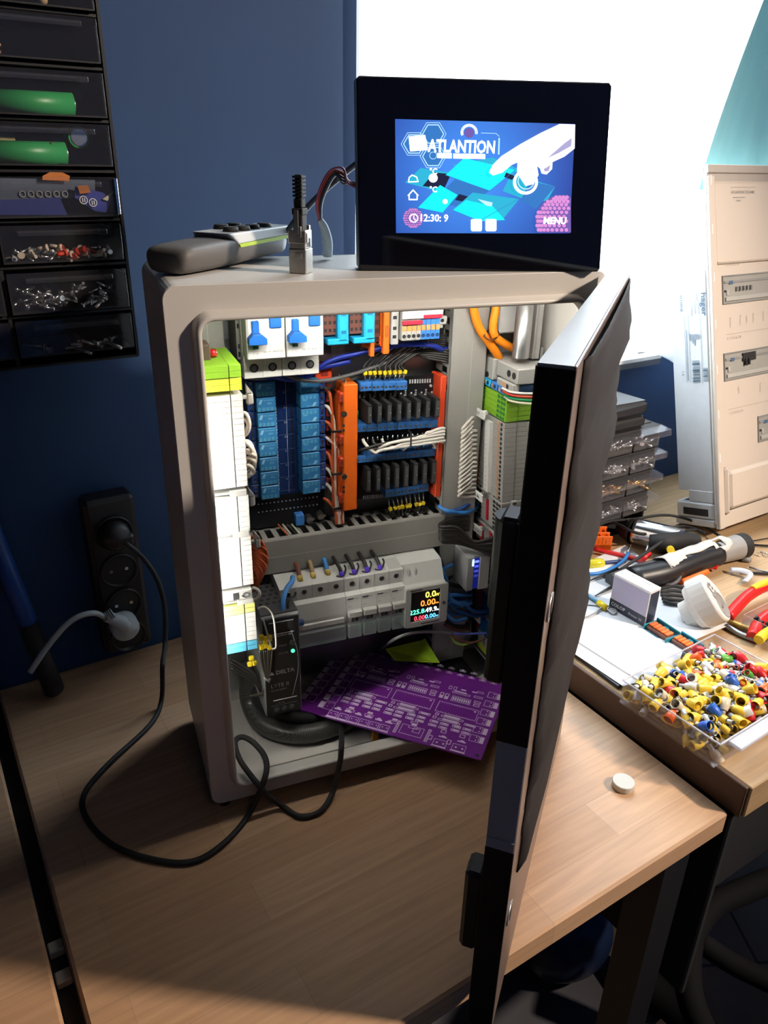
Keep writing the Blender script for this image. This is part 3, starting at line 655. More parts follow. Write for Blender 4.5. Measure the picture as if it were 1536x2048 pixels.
leads(727, 768, 806, 765, 9, 1, 'thin black wire with yellow marker sleeve entering the upper blue terminals', 'marked wires above the relay module', lambda i, c: [c+Vector((25+i, 8, 22)), (250+i*2, 128, 412+i), (290, 114, 410+i*2)])
leads(776, 997, 846, 985, 9, -1, 'thin black wire with yellow marker sleeve leaving the lower blue terminals', 'marked wires below the relay module', lambda i, c: [c+Vector((4-i*.4, 6, -12)), (225+i*6, 112, 232)])
# ---- orange and white wire bundle between the boards
cols_ = [WORG, WWHT, WORG, WWHT, WORG, WWHT, WWHT, WORG]
for i in range(8):
    c = i % 4; mt = cols_[i]; bxx = 165.5+2.3*(i % 4)-(i//4)*.6; yy = 118-(i//4)*3
    v0 = 780+i*31; p = Pt(648, v0, 126)
    wire('relay_wire', ('orange' if mt is WORG else 'white')+' wire curving into the tied bundle right of the relays', 'wire', [(p.x, 126, p.z), (p.x+3, 119, p.z-1), (bxx-1, yy, p.z-14), (bxx, yy, max(p.z-40, 262)), (bxx+.5, yy, 252), (bxx+2, 113, 243), (bxx+2, 112, 232)], 1.6, mt, ('orange' if mt is WORG else 'white')+' wires beside the relays')
for z, l in ((336, 'topmost'), (290, 'middle'), (251, 'lowest')):
    m = MB(); m.ring(rrect(173.2, 185, z-1.5, z+1.5, 1, 2), rrect(173.8, 184.4, z-.9, z+.9, .6, 2), 112, 121, BLACK); m2 = MB(); m2.box(163, 175, 110.6, 111.8, z-1.1, z+1.1, BLACK, .3); m2.box(162.6, 163.6, 110.6, 121, z-1.1, z+1.1, BLACK); m2.box(174.6, 175.6, 110.6, 121, z-1.1, z+1.1, BLACK)
    solo(m2, 'cable_tie', 'black cable tie around the orange and white bundle, '+l+' of the three', 'cable tie', (169, 116, z))
m = MB(); p = Pt(676, 780, 112); m.box(177, 178.2, 112, 134, 262, 388, WHITE)
solo(m, 'edge_strip', 'thin white edge strip between the wire bundle and the orange carriers', 'strip', (177.6, 130, 262))
# ---- white and black bundle crossing between the modules
for i in range(9):
    w_ = i % 2 == 0; mt = WWHT if w_ else WBLK
    up_ = i < 3; u = 726+i*19
    A = Pt(u, 878, 112) if up_ else Pt(716+(i-3)*30, 905-(i-3)*1.6, 112)
    zc = Pt(800, 884, 100).z+(-6.5+(i//2)*3.4); yd = 101 if w_ else 103.5
    if not w_: zc += 1.7
    pts = [A, A+Vector((1, -4, -4 if up_ else 4)), (min(max(A.x+9, 196), 262), yd, zc-2.5), (min(max(A.x+20, 215), 268), yd, zc), (276, yd-1, zc+2.5), (282, yd, zc+2), (284.5, 109, zc-3), (290, 118, zc-9-i)]
    wire('module_wire', ('white' if w_ else 'black')+' wire of the bundle running between the two solid state modules', 'wire', pts, 1.75, mt, ('white' if w_ else 'black')+' wires between the solid state modules')
p = Pt(822, 882, 98); m = MB(); m.box(p.x-.8, p.x+.8, 97.6, 98.8, p.z-8, p.z+9, BLACK, .3); m.box(p.x-.8, p.x+.8, 97.6, 106, p.z+8.3, p.z+9.4, BLACK); solo(m, 'cable_tie', 'black cable tie around the white bundle between the solid state modules', 'cable tie', p)
for i in range(14):
    p = Pt(735+i*10, 873-i*.7, 112); m = MB(); m.cyl(p, p+Vector((0, -1.5, -5.5)), .75, METAL, 8); q = Pt(722+i*11, 906-i, 112); m.cyl(q, q+Vector((0, -1, 5)), .8, METAL if i % 2 else WGRY, 8)
    m.build('wire_pin', S0 if i % 2 else S1)
# navy cables and black wires in the dark gap
wire('power_cable', 'dark blue cable sagging beneath the top breakers to the duct', 'cable', [(92, 110, 402), (130, 112, 392), Pt(660, 722, 108), Pt(720, 706, 106), Pt(800, 690, 104), Pt(860, 690, 104), Pt(890, 700, 112), (296, 122, 418)], 2.6, WNAV)
wire('power_cable', 'dark blue cable looping left of the breakers into the relay board', 'cable', [Pt(455, 700, 110), Pt(470, 735, 105), Pt(520, 755, 105), Pt(640, 735, 110), Pt(700, 722, 112)], 2.8, WNAV)
wire('sleeved_cable', 'dark grey cable bowing from the left breaker across the plate', 'cable', [Pt(560, 742, 100), Pt(595, 758, 100), Pt(640, 762, 102), Pt(700, 750, 108), Pt(790, 720, 120), Pt(870, 700, 122)], 2.1, mat('dark_grey_cable', (.09, .09, .09), .4))
wire('sleeved_cable', 'dark grey cable bowing beneath the left breaker to the left wall', 'cable', [Pt(455, 715, 100), Pt(490, 752, 100), Pt(530, 755, 100), Pt(548, 742, 100)], 2.0, mat('dark_grey_cable', (.09, .09, .09)))
for i in range(6):
    wire('control_cable', 'black cable of the bunch fanning across the steel plate above the relay module', 'cable', [Pt(770+i*6, 738, 118), Pt(800+i*5, 715-i*2, 118), Pt(850, 700+i*3, 116), Pt(895, 700+i*5, 108), (292, 116, 405-i*3)], 1.3, WBLK, 'black cables above the relay module')
m = MB(); pts = [(700, 0)]
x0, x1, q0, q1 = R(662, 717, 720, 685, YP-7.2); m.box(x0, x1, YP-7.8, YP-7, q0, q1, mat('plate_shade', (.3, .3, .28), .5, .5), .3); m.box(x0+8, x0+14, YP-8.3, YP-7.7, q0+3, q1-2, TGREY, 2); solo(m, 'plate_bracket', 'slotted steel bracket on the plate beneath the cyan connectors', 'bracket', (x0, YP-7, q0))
# ---- lower row : rcd, four breakers, meter, power supply
YF = 68
t = thing('residual_current_device', 'wide white four-module residual current device with small blue switch in the lower row', 'circuit breaker', (95, 138, 165))
def din(x0, x1, zf0, zf1, t, mt=MODW, ys=86, zt=200, zb=112):
    m = MB(); m.box(x0, x1, ys+14, 134, zb, zt, mt, .6); m.box(x0, x1, ys, ys+14, zf0-12, zf1+10, mt, .6); m.box(x0, x1, YF+7, ys, zf0-1, zf1+2, mt, .5); m.box(x0+.2, x1-.2, YF, YF+8, zf0, zf1, mt, .8); return m
xa = 94; xb = 162.5; zf0, zf1 = 121, 170
m = MB(); 
def lowmod(x0, x1, t, n_):
    m = MB()
    sec = [(134, 118), (134, 190), (99, 190), (74, 186.5), (74, 171), (68, 169), (66, 150), (66, 140), (70, 124), (86, 118)]
    vs = [(x0, y, z) for y, z in sec]+[(x1, y, z) for y, z in sec]; k = len(sec)
    m.add(vs, [tuple(range(k)), tuple(range(2*k-1, k-1, -1))]+[(i, (i+1) % k, k+(i+1) % k, k+i) for i in range(k)], MODW)
    w = (x1-x0)/n_
    for i in range(n_):
        cx = x0+w*(i+.5); m.cyl((cx, 74.2, 180), (cx, 73.3, 180), 3, METAL, 16, r2=2.8); m.cyl((cx, 73.5, 180), (cx, 73.0, 180), 2.3, HOLE, 14)
        m.box(x0+w*(i+1)-.15, x0+w*(i+1)+.05, 73.6, 74.2, 172, 188, MODG)
    return m
lowmod(xa, xb, t, 4).build('housing', t)
m = MB(); m.box(xa+1, xb-1, 67, 68.4, 155, 156.3, DRK); m.text('hager', (xb-13, 67.6, 157), X_, Z_, 4.4, PRNT, bold=.01); m.build('printed_marking', t)
m = MB(); m.box(xa+8, xa+22, 62, 67, 147, 153, mat('dull_blue_switch', (.03, .09, .25), .45), 1); m.box(xa+2, xb-2, 64.5, 67, 139, 146, MODW, 1); m.build('switch_toggle', t)
CLG = clear('greenish_label_cover', (.8, .95, .88), .22, .15)
m = MB(); m.box(xa+1, xb-1, 62, 68, 119, 137, CLG, 1); m.build('label_cover', t)
cy = [(165, 'brown'), (190, 'brown'), (220, 'blue')]
for i in range(4):
    x0 = 163+16.7*i; x1 = x0+16.5
    pos = ['leftmost of the four small breakers', 'second of the four small breakers from the left', 'third of the four small breakers from the left', 'rightmost of the four small breakers, touching the meter'][i]
    t = thing('circuit_breaker', 'white narrow breaker, '+pos, 'circuit breaker', (x0, 138, 165), 'small breakers in the lower row')
    m = lowmod(x0, x1, t, 1)
    m.ring([(x0+1, 190), (x1-1, 190), (x1-1, 204), (x0+1, 204)], [(x0+2, 191), (x1-2, 191), (x1-2, 203), (x0+2, 203)], 0, .01, MODG) if 0 else None
    m.add([(x0+1.5, 77, 187.2), (x1-1.5, 77, 187.2), (x1-1.5, 96, 190), (x0+1.5, 96, 190)], [(0, 1, 2, 3)], MODG); m.build('housing', t)
    m = MB(); m.box(x0+1.5, x0+8, 67, 67.9, 165, 166, DRK); m.text('hager', (x0+8.6, 67.4, 164.8), X_, Z_, 2.6, PRNT); m.text('B10', (x0+2, 66.6, 156), X_, Z_, 2.4, PRNT); m.build('printed_marking', t)
    m = MB(); m.box(x0+.8, x1-.8, 60, 66.5, 146, 153, MODG, .8); m.box(x0+5, x0+8, 64, 66.2, 139, 146, DGREY); m.box(x0+9.5, x0+12.5, 64, 66.2, 139, 146, DGREY); m.build('toggle', t)
    MB().box(x0+.8, x1-.8, 61, 68, 120, 137, CLG, 1).build('label_cover', t)
# wires into the lower row
for i in range(4):
    A = on(683+25.5*i, 1149-4.5*i, 188.6)
    wire('supply_wire', 'black wire with violet collar entering the top of a small breaker', 'wire', [A, A+Vector((-.5, 4, 5)), A+Vector((-2, 10, 9)), A+Vector((-3, 104-A.y+6, 12))], 2.2, WBLK, 'black wires above the small breakers')
    m = MB(); m.cyl(A+Vector((0, -2, -1.5)), A+Vector((0, 1, 3)), 2.6, mat('violet_collar', (.1, .04, .6), .4), 12); m.tube([A+Vector((-6, -1, 0)), A+Vector((0, -3, -1)), A+Vector((5, 1, 5)), A+Vector((4, 3, 9))], .9, BLACK, 6, 4); solo(m, 'ferrule', 'violet wire end ferrule and black tie on top of a small breaker', 'ferrule', A, 'violet ferrules above the small breakers')
for (u, v, mt, l) in ((600, 1158, WBRN, 'brown'), (626, 1152, WBRN, 'light brown'), (655, 1146, WBLU, 'blue')):
    A = on(u, v, 188.6); wire('supply_wire', l+' wire with yellow sleeve entering the top of the residual current device', 'wire', [A, A+Vector((0, 4, 5)), A+Vector((0, 10, 9)), A+Vector((0, 104-A.y+6, 12))], 2.6, mt if l != 'light brown' else mat('light_brown_wire', (.3, .2, .1), .5))
    solo(MB().cyl(A+Vector((0, -2, -2)), A+Vector((0, 1, 4)), 3.1, mat('ochre_sleeve', (.62, .45, .12), .5), 14), 'ferrule', 'ochre wire end sleeve under the '+l+' wire of the residual current device', 'ferrule', A)
# energy meter
mx0, mx1 = 231, 277
t = thing('energy_meter', 'white rail meter with black multicolour digital display', 'energy meter', (mx0, 138, 160))
m = MB(); sec = [(134, 112), (134, 190.5), (99, 190.5), (80, 188), (70, 168), (62, 166), (62, 121), (70, 117)]
vs = [(mx0-2, y, z) for y, z in sec]+[(mx1, y, z) for y, z in sec]; k = len(sec)
m.add(vs, [tuple(range(k)), tuple(range(2*k-1, k-1, -1))]+[(i, (i+1) % k, k+(i+1) % k, k+i) for i in range(k)], MODW)
for i in range(2): m.box(mx0+4+i*8, mx0+7.5+i*8, 74, 79, 173, 184, MODG, 1.2)
m.build('housing', t)
m = MB(); m.ring(rrect(mx0-3, mx1+1, 119, 168, 2), rrect(mx0+3.2, mx1-8, 125.5, 163.5, 1), 60, 63, MODG); m.cyl((mx1-3.5, 60, 144), (mx1-3.5, 59, 144), 2, DGREY, 12); m.build('bezel', t)
t2_ = MB().box(mx0+3, mx1-7.8, 61.5, 62.4, 125, 164, BLACK).build('screen', t)
m = MB(); zx = mx0+3.4
def seg(m, s, x, z, h, mt): m.text(s, (x, 61.4, z), X_, Z_, h, mt, align='RIGHT', bold=.012)
GY, GO, GG, GR, GC, GW = (glow('glow_'+n_, c, 3.2) for n_, c in (('yellow', (1, .8, .1)), ('orange', (1, .22, .03)), ('green', (.1, .9, .5)), ('red', (1, .05, .08)), ('cyan', (.1, .5, 1)), ('white', (.9, .95, 1))))
rx = mx1-9
seg(m, '0.0', rx-4, 153.5, 10.5, GY); seg(m, 'W', rx, 153.5, 5, GY); seg(m, '0.00', rx-4, 143.5, 10.5, GO); seg(m, 'kWh', rx, 143.8, 3, GO); seg(m, '225.8', rx-17, 134.8, 8, GG); seg(m, 'V', rx-15.2, 134.8, 3, GG); seg(m, '49.9', rx-2, 134.8, 8, GW); seg(m, 'Hz', rx+.4, 134.8, 3, GW)
seg(m, '0.00', rx-16, 126.6, 7.6, GR); seg(m, '0.00', rx-3, 126.6, 7.6, GC); seg(m, 'PF', rx+.2, 126.6, 3, GC); m.build('display_digits', t)
m = MB(); m.box(mx0+2, mx0+16, 59.8, 60.1, 165, 166.4, DRK); m.box(mx0+16, mx0+38, 59.8, 60.1, 121.4, 122.6, DRK); m.build('printed_marking', t)
# power supply
YS = 44
px0, px1, _, _ = R(528, 1350, 602, 1345, YS); pz0, pz1 = 56, 170
t = thing('power_supply', 'tall black power supply with green status light in the lower left of the cabinet', 'power supply', (px0, 138, pz0))
m = MB(); m.box(px0, px1, YS+.6, 136, pz0, pz1+6, mat('psu_side_grey', (.22, .22, .215), .45), .8); m.box(px0+.5, px1-.5, YS+4, 134, pz1+6, pz1+7.5, DGREY)
for a in range(5):
    for b in range(9): m.cyl((px0+5+a*7+(b % 2)*3, YS+24+b*8, pz1+7.4), (px0+5+a*7+(b % 2)*3, YS+24+b*8, pz1+7.8), 2.2, HOLE, 6)
m.build('housing', t)
FRM = frame((0, YS, 0), X_, Z_)
m = MB(); m.box(px0+1, px1-1, YS-.8, YS+.8, pz0+1, pz1+4, mat('psu_front_black', (.012, .012, .013), .3), .5); m.build('front_panel', t)
m = MB(); m.box(px0+6, px0+33, YS-1.4, YS-.7, pz1-9, pz1+1, BLKM)
for i in range(3): m.box(px0+10+i*8, px0+15+i*8, YS-1.8, YS-1.3, pz1-7, pz1-2, HOLE)
m.box(px0+7, px0+32, YS-1.9, YS-1.3, pz1, pz1+.7, WGRY); m.build('output_terminal', t)
m = MB(); m.box(px0+6, px0+33, YS-1.4, YS-.7, pz0+4, pz0+13, BLKM)
for i in range(3): m.cyl((px0+11+i*8, YS-1.3, pz0+8), (px0+11+i*8, YS-1.9, pz0+8), 2.8, DGREY, 12)
m.build('input_terminal', t)
m = MB(); xt = px0+4
m.text('DC OUTPUT 24V', (px0+10, YS-.8, pz1-17), X_, Z_, 2.6, SILKW); m.box(px0+9, px0+32, YS-1.05, YS-.85, pz1-14, pz1-13.4, SILKW); m.text('Adjust', (px0+16, YS-.8, pz1-29), X_, Z_, 3.2, PRNT); m.text('DC OK', (px0+16, YS-.8, pz1-38.5), X_, Z_, 3, PRNT)
m.text('DELTA', (px0+12, YS-.8, pz1-62), X_, Z_, 6.4, PRNT, bold=.015); m.add([(px0+5, YS-1, pz1-62), (px0+10.5, YS-1, pz1-62), (px0+7.7, YS-1, pz1-57.6)], [(0, 1, 2)], PRNT)
m.text('LYTE II', (px0+6, YS-.8, pz1-78), X_, Z_, 6.4, PRNT); m.text('POWER SUPPLY', (px0+6, YS-.8, pz1-82.5), X_, Z_, 2.4, PRNT); m.box(px0+8, px0+33, YS-1.05, YS-.85, pz0+19, pz0+20, SILKW); m.text('L  N  PE', (px0+11, YS-.8, pz0+14.5), X_, Z_, 2.5, PRNT)
m.tube([(px1-9, YS-1, pz1-12), (px1-3.2, YS-1, pz1-38), (px1-3.2, YS-1, pz1-62), (px1-7, YS-1, pz1-80), (px1-10, YS-1, pz1-92)], .3, PRNT, 4, 5); m.build('printed_marking', t)
m = MB(); m.cyl((px1-8, YS-.7, pz1-27), (px1-8, YS-1.5, pz1-27), 3, DGREY, 16); m.cyl((px1-8, YS-1.4, pz1-27), (px1-8, YS-1.7, pz1-27), 2.2, HOLE, 14); m.build('adjust_knob', t)
m = MB(); m.cyl((px1-8, YS-.7, pz1-37), (px1-8, YS-1.8, pz1-37), 1.9, glow('green_led', (.05, 1, .35), 3), 14); m.build('status_light', t)
wire('supply_wire', 'bright blue wire entering the top of the black power supply', 'wire', [Pt(566, 1228, 52), Pt(566, 1205, 54), Pt(572, 1180, 62), Pt(584, 1163, 72), (112, 90, 190)], 2.6, mat('bright_blue_wire', (.08, .3, .75), .4))
wire('supply_wire', 'thin black wire pair entering the top of the power supply', 'wire', [Pt(576, 1226, 52), Pt(577, 1200, 56), Pt(590, 1190, 70), (116, 95, 182)], 1.2, WBLK)
for u, l in ((553, 'left of the blue wire'), (576, 'right of the blue wire')):
    A = Pt(u, 1230, 51); solo(MB().cyl(A, A+Vector((0, 0, 4)), 2.2, WHITE, 12, r2=1.7), 'ferrule', 'white wire end ferrule on the power supply, '+l, 'ferrule', A)
# black cable braid coil on the cabinet floor
def braid():
    m = bpy.data.materials.new('braided_sleeve'); m.use_nodes = True; N = m.node_tree.nodes; L = m.node_tree.links; b = N['Principled BSDF']; b.inputs['Roughness'].default_value = .35
    tc = N.new('ShaderNodeTexCoord'); ck = N.new('ShaderNodeTexChecker'); ck.inputs['Scale'].default_value = 900; ck.inputs[1].default_value = (.012, .012, .012, 1); ck.inputs[2].default_value = (.10, .10, .09, 1); L.new(tc.outputs['Object'], ck.inputs[0]); L.new(ck.outputs[0], b.inputs['Base Color']); return m
BRD = braid()
def fl(u, v, z=12): p = on(u, v, z); return p
solo(MB().tube([fl(500, 1330, 70), fl(500, 1400, 30), fl(530, 1450, 16), fl(600, 1468, 14), fl(680, 1448, 12.5), fl(760, 1400, 12.5), fl(820, 1350, 12.5), fl(840, 1338, 12.5)], 11, BRD, 14, 8), 'cable_loom', 'thick black braided cable loom lying on the cabinet floor below the power supply', 'cable', fl(600, 1468, 0))
solo(MB().tube([fl(505, 1345, 50), fl(520, 1395, 40), fl(570, 1432, 28), fl(625, 1436, 24), fl(655, 1422, 8), fl(670, 1405, 8)], 7.5, BLKM, 12, 8), 'cable_loom', 'second dark cable loom lying on top of the braided one', 'cable', fl(600, 1430, 0))
m = MB(); m.box(270, 330, 60, 135, .8, 26, BLACK, 4); solo(m, 'junction_block', 'black block on the cabinet floor behind the lime card', 'block', (300, 100, 0.8))
m = MB(); p = on(750, 1482, 3); m.prism([(p.x-3, 1.5), (p.x+4, 1.5), (p.x+4, 28), (p.x-1, 28)], p.y, p.y+5, mat('amber_plastic', (.8, .36, .04), .4)); solo(m, 'plastic_clip', 'small amber plastic clip under the purple board on the cabinet floor', 'clip', (p.x, p.y, 1.5))
m = MB(); p = on(1345-500, 1440, 2); m.box(p.x-40, p.x+30, p.y-2, p.y+50, 1.5, 30, mat('brown_card', (.13, .07, .04), .7), .5); solo(m, 'cardboard_piece', 'dark brown cardboard piece under the purple board', 'cardboard', (p.x, p.y, 1.5))
# lime card
A, B_, C_, Dd = on(880, 1326, 40), on(850, 1277, 58), on(770, 1298, 52), on(790, 1322, 38)
nrm = (B_-A).cross(Dd-A).normalized()*.6; m = MB()
ptl = [A, B_, on(843, 1281, 57), C_, Dd]; m.add([q+nrm for q in ptl]+[q-nrm for q in ptl], [(0, 1, 2, 3, 4), (9, 8, 7, 6, 5)]+[(i, 5+i, 5+(i+1) % 5, (i+1) % 5) for i in range(5)], LIME); solo(m, 'lime_card', 'bright lime green card sticking out behind the purple board', 'card', Dd)
# ---- purple circuit board
ZP = 33
c00, c10, c11, c01 = on(588, 1416, ZP), on(962, 1520, ZP), on(1014, 1353, ZP), on(680, 1288, ZP)
ux = (c10-c00); BL = ux.length; ux.normalize(); uz = Vector((0, 0, 1)).cross(ux); BWd = (c01-c00).dot(uz)
PM = Matrix((ux, uz, Vector((0, 0, 1)))).transposed().to_4x4(); PM.translation = c00
t = thing('circuit_board', 'large bare purple printed circuit board resting across the cabinet sill', 'circuit board', c00-Vector((0, 0, 1)))
m = MB(PM); m.box(0, BL, 0, BWd, -1.6, 0, PCBP, .2)
for x, y in ((5, 5), (BL-5, 5), (BL-5, BWd-5), (5, BWd-5)): m.cyl((x, y, 0), (x, y, .12), 1.9, HOLE, 12)
m.build('board', t)
def bp(u, v): q = PM.inverted()@on(u, v, ZP); return q.x, q.y
m = MB(PM)
def orect(x, y, w, h, th=.55, mt=SILK):
    for a, b, c, d in ((x, x+w, y, y+th), (x, x+w, y+h-th, y+h), (x, x+th, y, y+h), (x+w-th, x+w, y, y+h)): m.box(a, b, c, d, .02, .14, mt)
def frect(x, y, w, h): m.box(x, x+w, y, y+h, .02, .14, SILK)
# left two columns of connectors
for (ua, va, ub, vb) in ((613, 1392, 684, 1302), (648, 1408, 716, 1312)):
    (xa_, ya_), (xb_, yb_) = bp(ua, va), bp(ub, vb); n_ = 8
    for i in range(n_):
        s = i/(n_-1); x = xa_+(xb_-xa_)*s; y = ya_+(yb_-ya_)*s; st = abs(yb_-ya_)/(n_-1)
        orect(x+1, y-st/2, 11, st*.9); frect(x-5, y-st/2+.4, 4.4, st*.76); frect(x-.5, y-st/2+.3, 1, st*.8); m.cyl((x+5, y-2, .03), (x+5, y-2, .15), .7, SILK, 8); m.cyl((x+5, y+3, .03), (x+5, y+3, .15), .7, SILK, 8)
# bottom row
for i in range(6):
    x, y = bp(665+i*20.5, 1428+i*5.6); orect(x-5, y-4, 10.5, 9); frect(x-6, y-6, 12.5, 1.6); m.cyl((x-2, y+1, .03), (x-2, y+1, .15), .8, SILK, 8); m.cyl((x+3, y+1, .03), (x+3, y+1, .15), .8, SILK, 8); frect(x-2, y+9, 8, 2.2); frect(x, y+11.5, 4, 1.6)
for u, v in ((879, 1486), (917, 1496)):
    x, y = bp(u, v); orect(x-7, y-5, 14.5, 10); frect(x-8, y-6.5, 16, 1.4); m.cyl((x-3, y, .03), (x-3, y, .15), 1.2, SILK, 10); m.cyl((x+4, y, .03), (x+4, y, .15), 1.2, SILK, 10); frect(x-4, y+9, 9, 1.8); frect(x-1, y+10.5, 4, 1.8); orect(x-14, y+1, 4.5, 7, .8); orect(x-4, y+16, 6, 5, .8)
# right column
for i in range(6):
    x, y = bp(990-i*7.2, 1392+i*17.2); orect(x-8, y-5.5, 10, 10.5); frect(x+2.8, y-5.5, 4.6, 10.2); m.cyl((x-1, y-2.5, .03), (x-1, y-2.5, .15), .9, SILK, 8); m.cyl((x-1, y+2.5, .03), (x-1, y+2.5, .15), .9, SILK, 8)
# three big chip outlines with surroundings
for k, (u, v) in enumerate(((742, 1377), (826, 1399), (914, 1422))):
    x, y = bp(u, v); orect(x-23, y-9, 46, 18.5, .6); m.cyl((x+19, y+6, .03), (x+19, y+6, .15), 1.3, SILK, 8)
    for q in range(14): frect(x-20+q*3, y-7.6, .5, .8); frect(x-20+q*3, y+7, .5, .8)
    orect(x-12, y+15, 22, 9, .6)
    for q in range(8): frect(x-10.5+q*2.5, y+17, 1.6, 5)
    for q in range(2): orect(x-26+q*6, y+15, 4.4, 10, .9); frect(x-25+q*6, y+16, 2.5, 4)
    orect(x+14, y+15, 7, 4, .8); orect(x+13.5, y+20.5, 7.5, 4, .8); orect(x-14, y+29, 21, 3, .6); frect(x-12, y+32.5, 14, 1.6); orect(x+11, y+30, 10, 3.4, .6)
    orect(x-20, y+34, 3.6, 6, .6); orect(x-14.5, y+34.5, 3.6, 6, .6); frect(x-6, y+37, 6, 2); frect(x+7, y+38, 6, 2); orect(x+12, y+39.5, 8, 3, .5)
    for q in range(2): orect(x-14-q*2, y-15.5-q*6.5, 25, 3.2, .6); frect(x-11, y-15-q*6.5+3, 18, 1.4); frect(x-11, y-15-q*6.5+1, 17, .9)
    orect(x+13, y-19.5, 13, 3.6, .6); frect(x+15, y-18.5, 9, 1.6); orect(x-21, y-15, 4, 4, .8); orect(x-22, y-21, 4, 4, .8)
    for a in range(4):
        for b in range(2): orect(x-23+a*11.5+(a > 1)*2, y-28-b*6.2+(a > 1)*1, 9.4, 3.8, .8); frect(x-21+a*11.5+(a > 1)*2, y-26.6-b*6.2+(a > 1)*1, 6, 1.4)
    if k == 0 or k == 1:
        for b in range(2): orect(x-12+b*22, y-46, 10, 4, .6); frect(x-10+b*22, y-41, 6, 3)
for i in range(12):
    for j in range(2):
        x, y = bp(747+i*22.3-j*5, 1300+i*5.25+j*8.6)
        if x < BL-4: orect(x-3.6, y-1.6, 7.4, 3, .55); frect(x-1.5, y+1, 3, 1.6); frect(x-1.6, y-.6, 3.4, .9)
x, y = bp(822, 1462); orect(x-12, y-7, 25, 15, .6); orect(x+1, y-1, 8, 7, .6); orect(x-18, y-9, 3.4, 20, .7); orect(x+17, y-10, 3.4, 20, .7); orect(x-5, y+12, 8, 3.4, .6)
for q in range(7): frect(x-17, y-7+q*2.6, 1.4, 1.2); frect(x+18, y-8+q*2.6, 1.4, 1.2)
m.build('silkscreen', t)
# ---- long black mains cable
def tb_(u, v, h=3.0): return on(u, v, ZT+h)
CBL = [tb_(325, 1330, 60), tb_(323, 1400, 10), tb_(300, 1450), tb_(215, 1530), tb_(168, 1590), tb_(175, 1640), tb_(230, 1693), tb_(320, 1722), tb_(390, 1722), tb_(450, 1685), tb_(497, 1630, 5), on(528, 1562, 30), on(532, 1520, 40), on(510, 1488, 40), on(485, 1474, 42), on(470, 1485, 42), on(480, 1520, 40), Pt(511, 1563, -14.5), Pt(535, 1590, -17), tb_(565, 1612, 5), tb_(600, 1633), tb_(640, 1623), tb_(665, 1585, 8), Pt(679, 1530, -16), Pt(683, 1490, -15), on(683, 1462, 21), on(681, 1440, 18)]
st = [onb(250, 1085, 262), onb(285, 1115, 255), onb(315, 1160, 245), onb(330, 1220, 235), onb(330, 1290, 225)]
wire('mains_cable', 'long black mains cable looping over the table and under the purple board', 'cable', st+CBL, 2.9, BLKM, n=10)
# ================================================================== SIDE-WALL TERMINAL STRIPS
def xf(z): return 330+max(0, 335-z)*.062
def railv(x, z0_, z1_, y0, y1, lab):
    m = MB(); m.box(x, x+1, y0, y1, z0_, z1_, STEEL); m.box(x-3, x, y0-3, y0, z0_, z1_, STEEL); m.box(x-3, x, y1, y1+3, z0_, z1_, STEEL); m.box(min(x, W-2.5), max(x+1, W-1.6) if x > 100 else x+1, y0+8, y1-8, z0_+5, z0_+25, STEEL)
    if x < 100: m.box(1.6, x, y0+8, y1-8, z0_+5, z0_+25, STEEL); m.box(1.6, x, y0+8, y1-8, z1_-25, z1_-5, STEEL)
    return solo(m, 'din_rail', lab, 'rail', (x, y0, z0_))
railv(377, 34, 415, 80, 106, 'vertical steel rail carrying the right terminals')
railv(9, 145, 432, 50, 76, 'vertical steel rail carrying the bright left terminals')
LV = mat('lever_pale_orange', (.62, .33, .18), .5)
TW = 5.15
def rproto(kind, z, lab, grp):
    col, lev, hole = {'grey': (TGREY, LV, HOLE), 'green': (GRN, YGR, GRND), 'blue': (BLUET, LV, mat('blue_hole', (.0, .03, .12), .6)), 'holes': (TGREY, TGREY, HOLE), 'pe': (YGR, YEL, GRND)}[kind]
    t = thing('terminal_block', lab, 'terminal block', (0, 0, 0), grp)
    m = MB(); m.box(0, 14, 60, 126, .12, TW-.12, col, .25); m.box(14.5, 47, 60.5, 125, .15, TW-.15, col, .2); m.box(27, 28, 60, 60.6, .2, TW-.2, MODG if kind in ('grey', 'holes') else col)
    cols = (66, 119) if kind in ('grey', 'blue') else (64, 70, 77, 108, 115, 121)
    for y in cols: m.cyl((.05, y, TW/2), (-.35, y, TW/2), 1.9, hole, 10)
    if kind in ('holes', 'green', 'pe'):
        for y in (67, 74, 111.5, 118): m.box(-.35, .1, y-.8, y+.8, 1.4, 3.6, hole)
    m.build('housing', t)
    if kind in ('grey', 'blue'):
        for y in (71.5, 112.5): MB().box(-.9, .3, y-1.9, y+1.9, 1, TW-1, lev, .3).build('release_lever', t)
    return t
def rrow(kind, z0_, n_, lab, grp):
    p = None
    for i in range(n_):
        z = z0_+i*TW
        if p is None: p = rproto(kind, z, lab, grp); p.location = Vector((xf(z), 0, z))*MM; p['_b'] = (0, 0, 0)
        else: dup(p, (xf(z), 0, z))
rrow('grey', 256, 17, 'narrow grey terminal with pale orange lever behind the long white marker strip', 'grey terminals behind the long white marker strip')
rrow('green', 345, 5, 'green and yellow earth terminal near the top of the right wall strip', 'earth terminals at the top of the right strip')
rrow('holes', 216, 8, 'grey four-hole terminal directly below the long white marker strip', 'four-hole terminals of the right strip')
rrow('grey', 188, 5, 'grey terminal with crimson bridge where the black wires plug in', 'grey terminals of the black wires')
rrow('grey', 124, 4, 'pale grey terminal under the interface module with blue lights', 'grey terminals under the interface module')
rrow('blue', 98, 5, 'blue terminal of the upper blue group low on the right wall', 'upper blue terminals of the right strip')
rrow('blue', 66, 5, 'blue terminal of the lower blue group low on the right wall', 'lower blue terminals of the right strip')
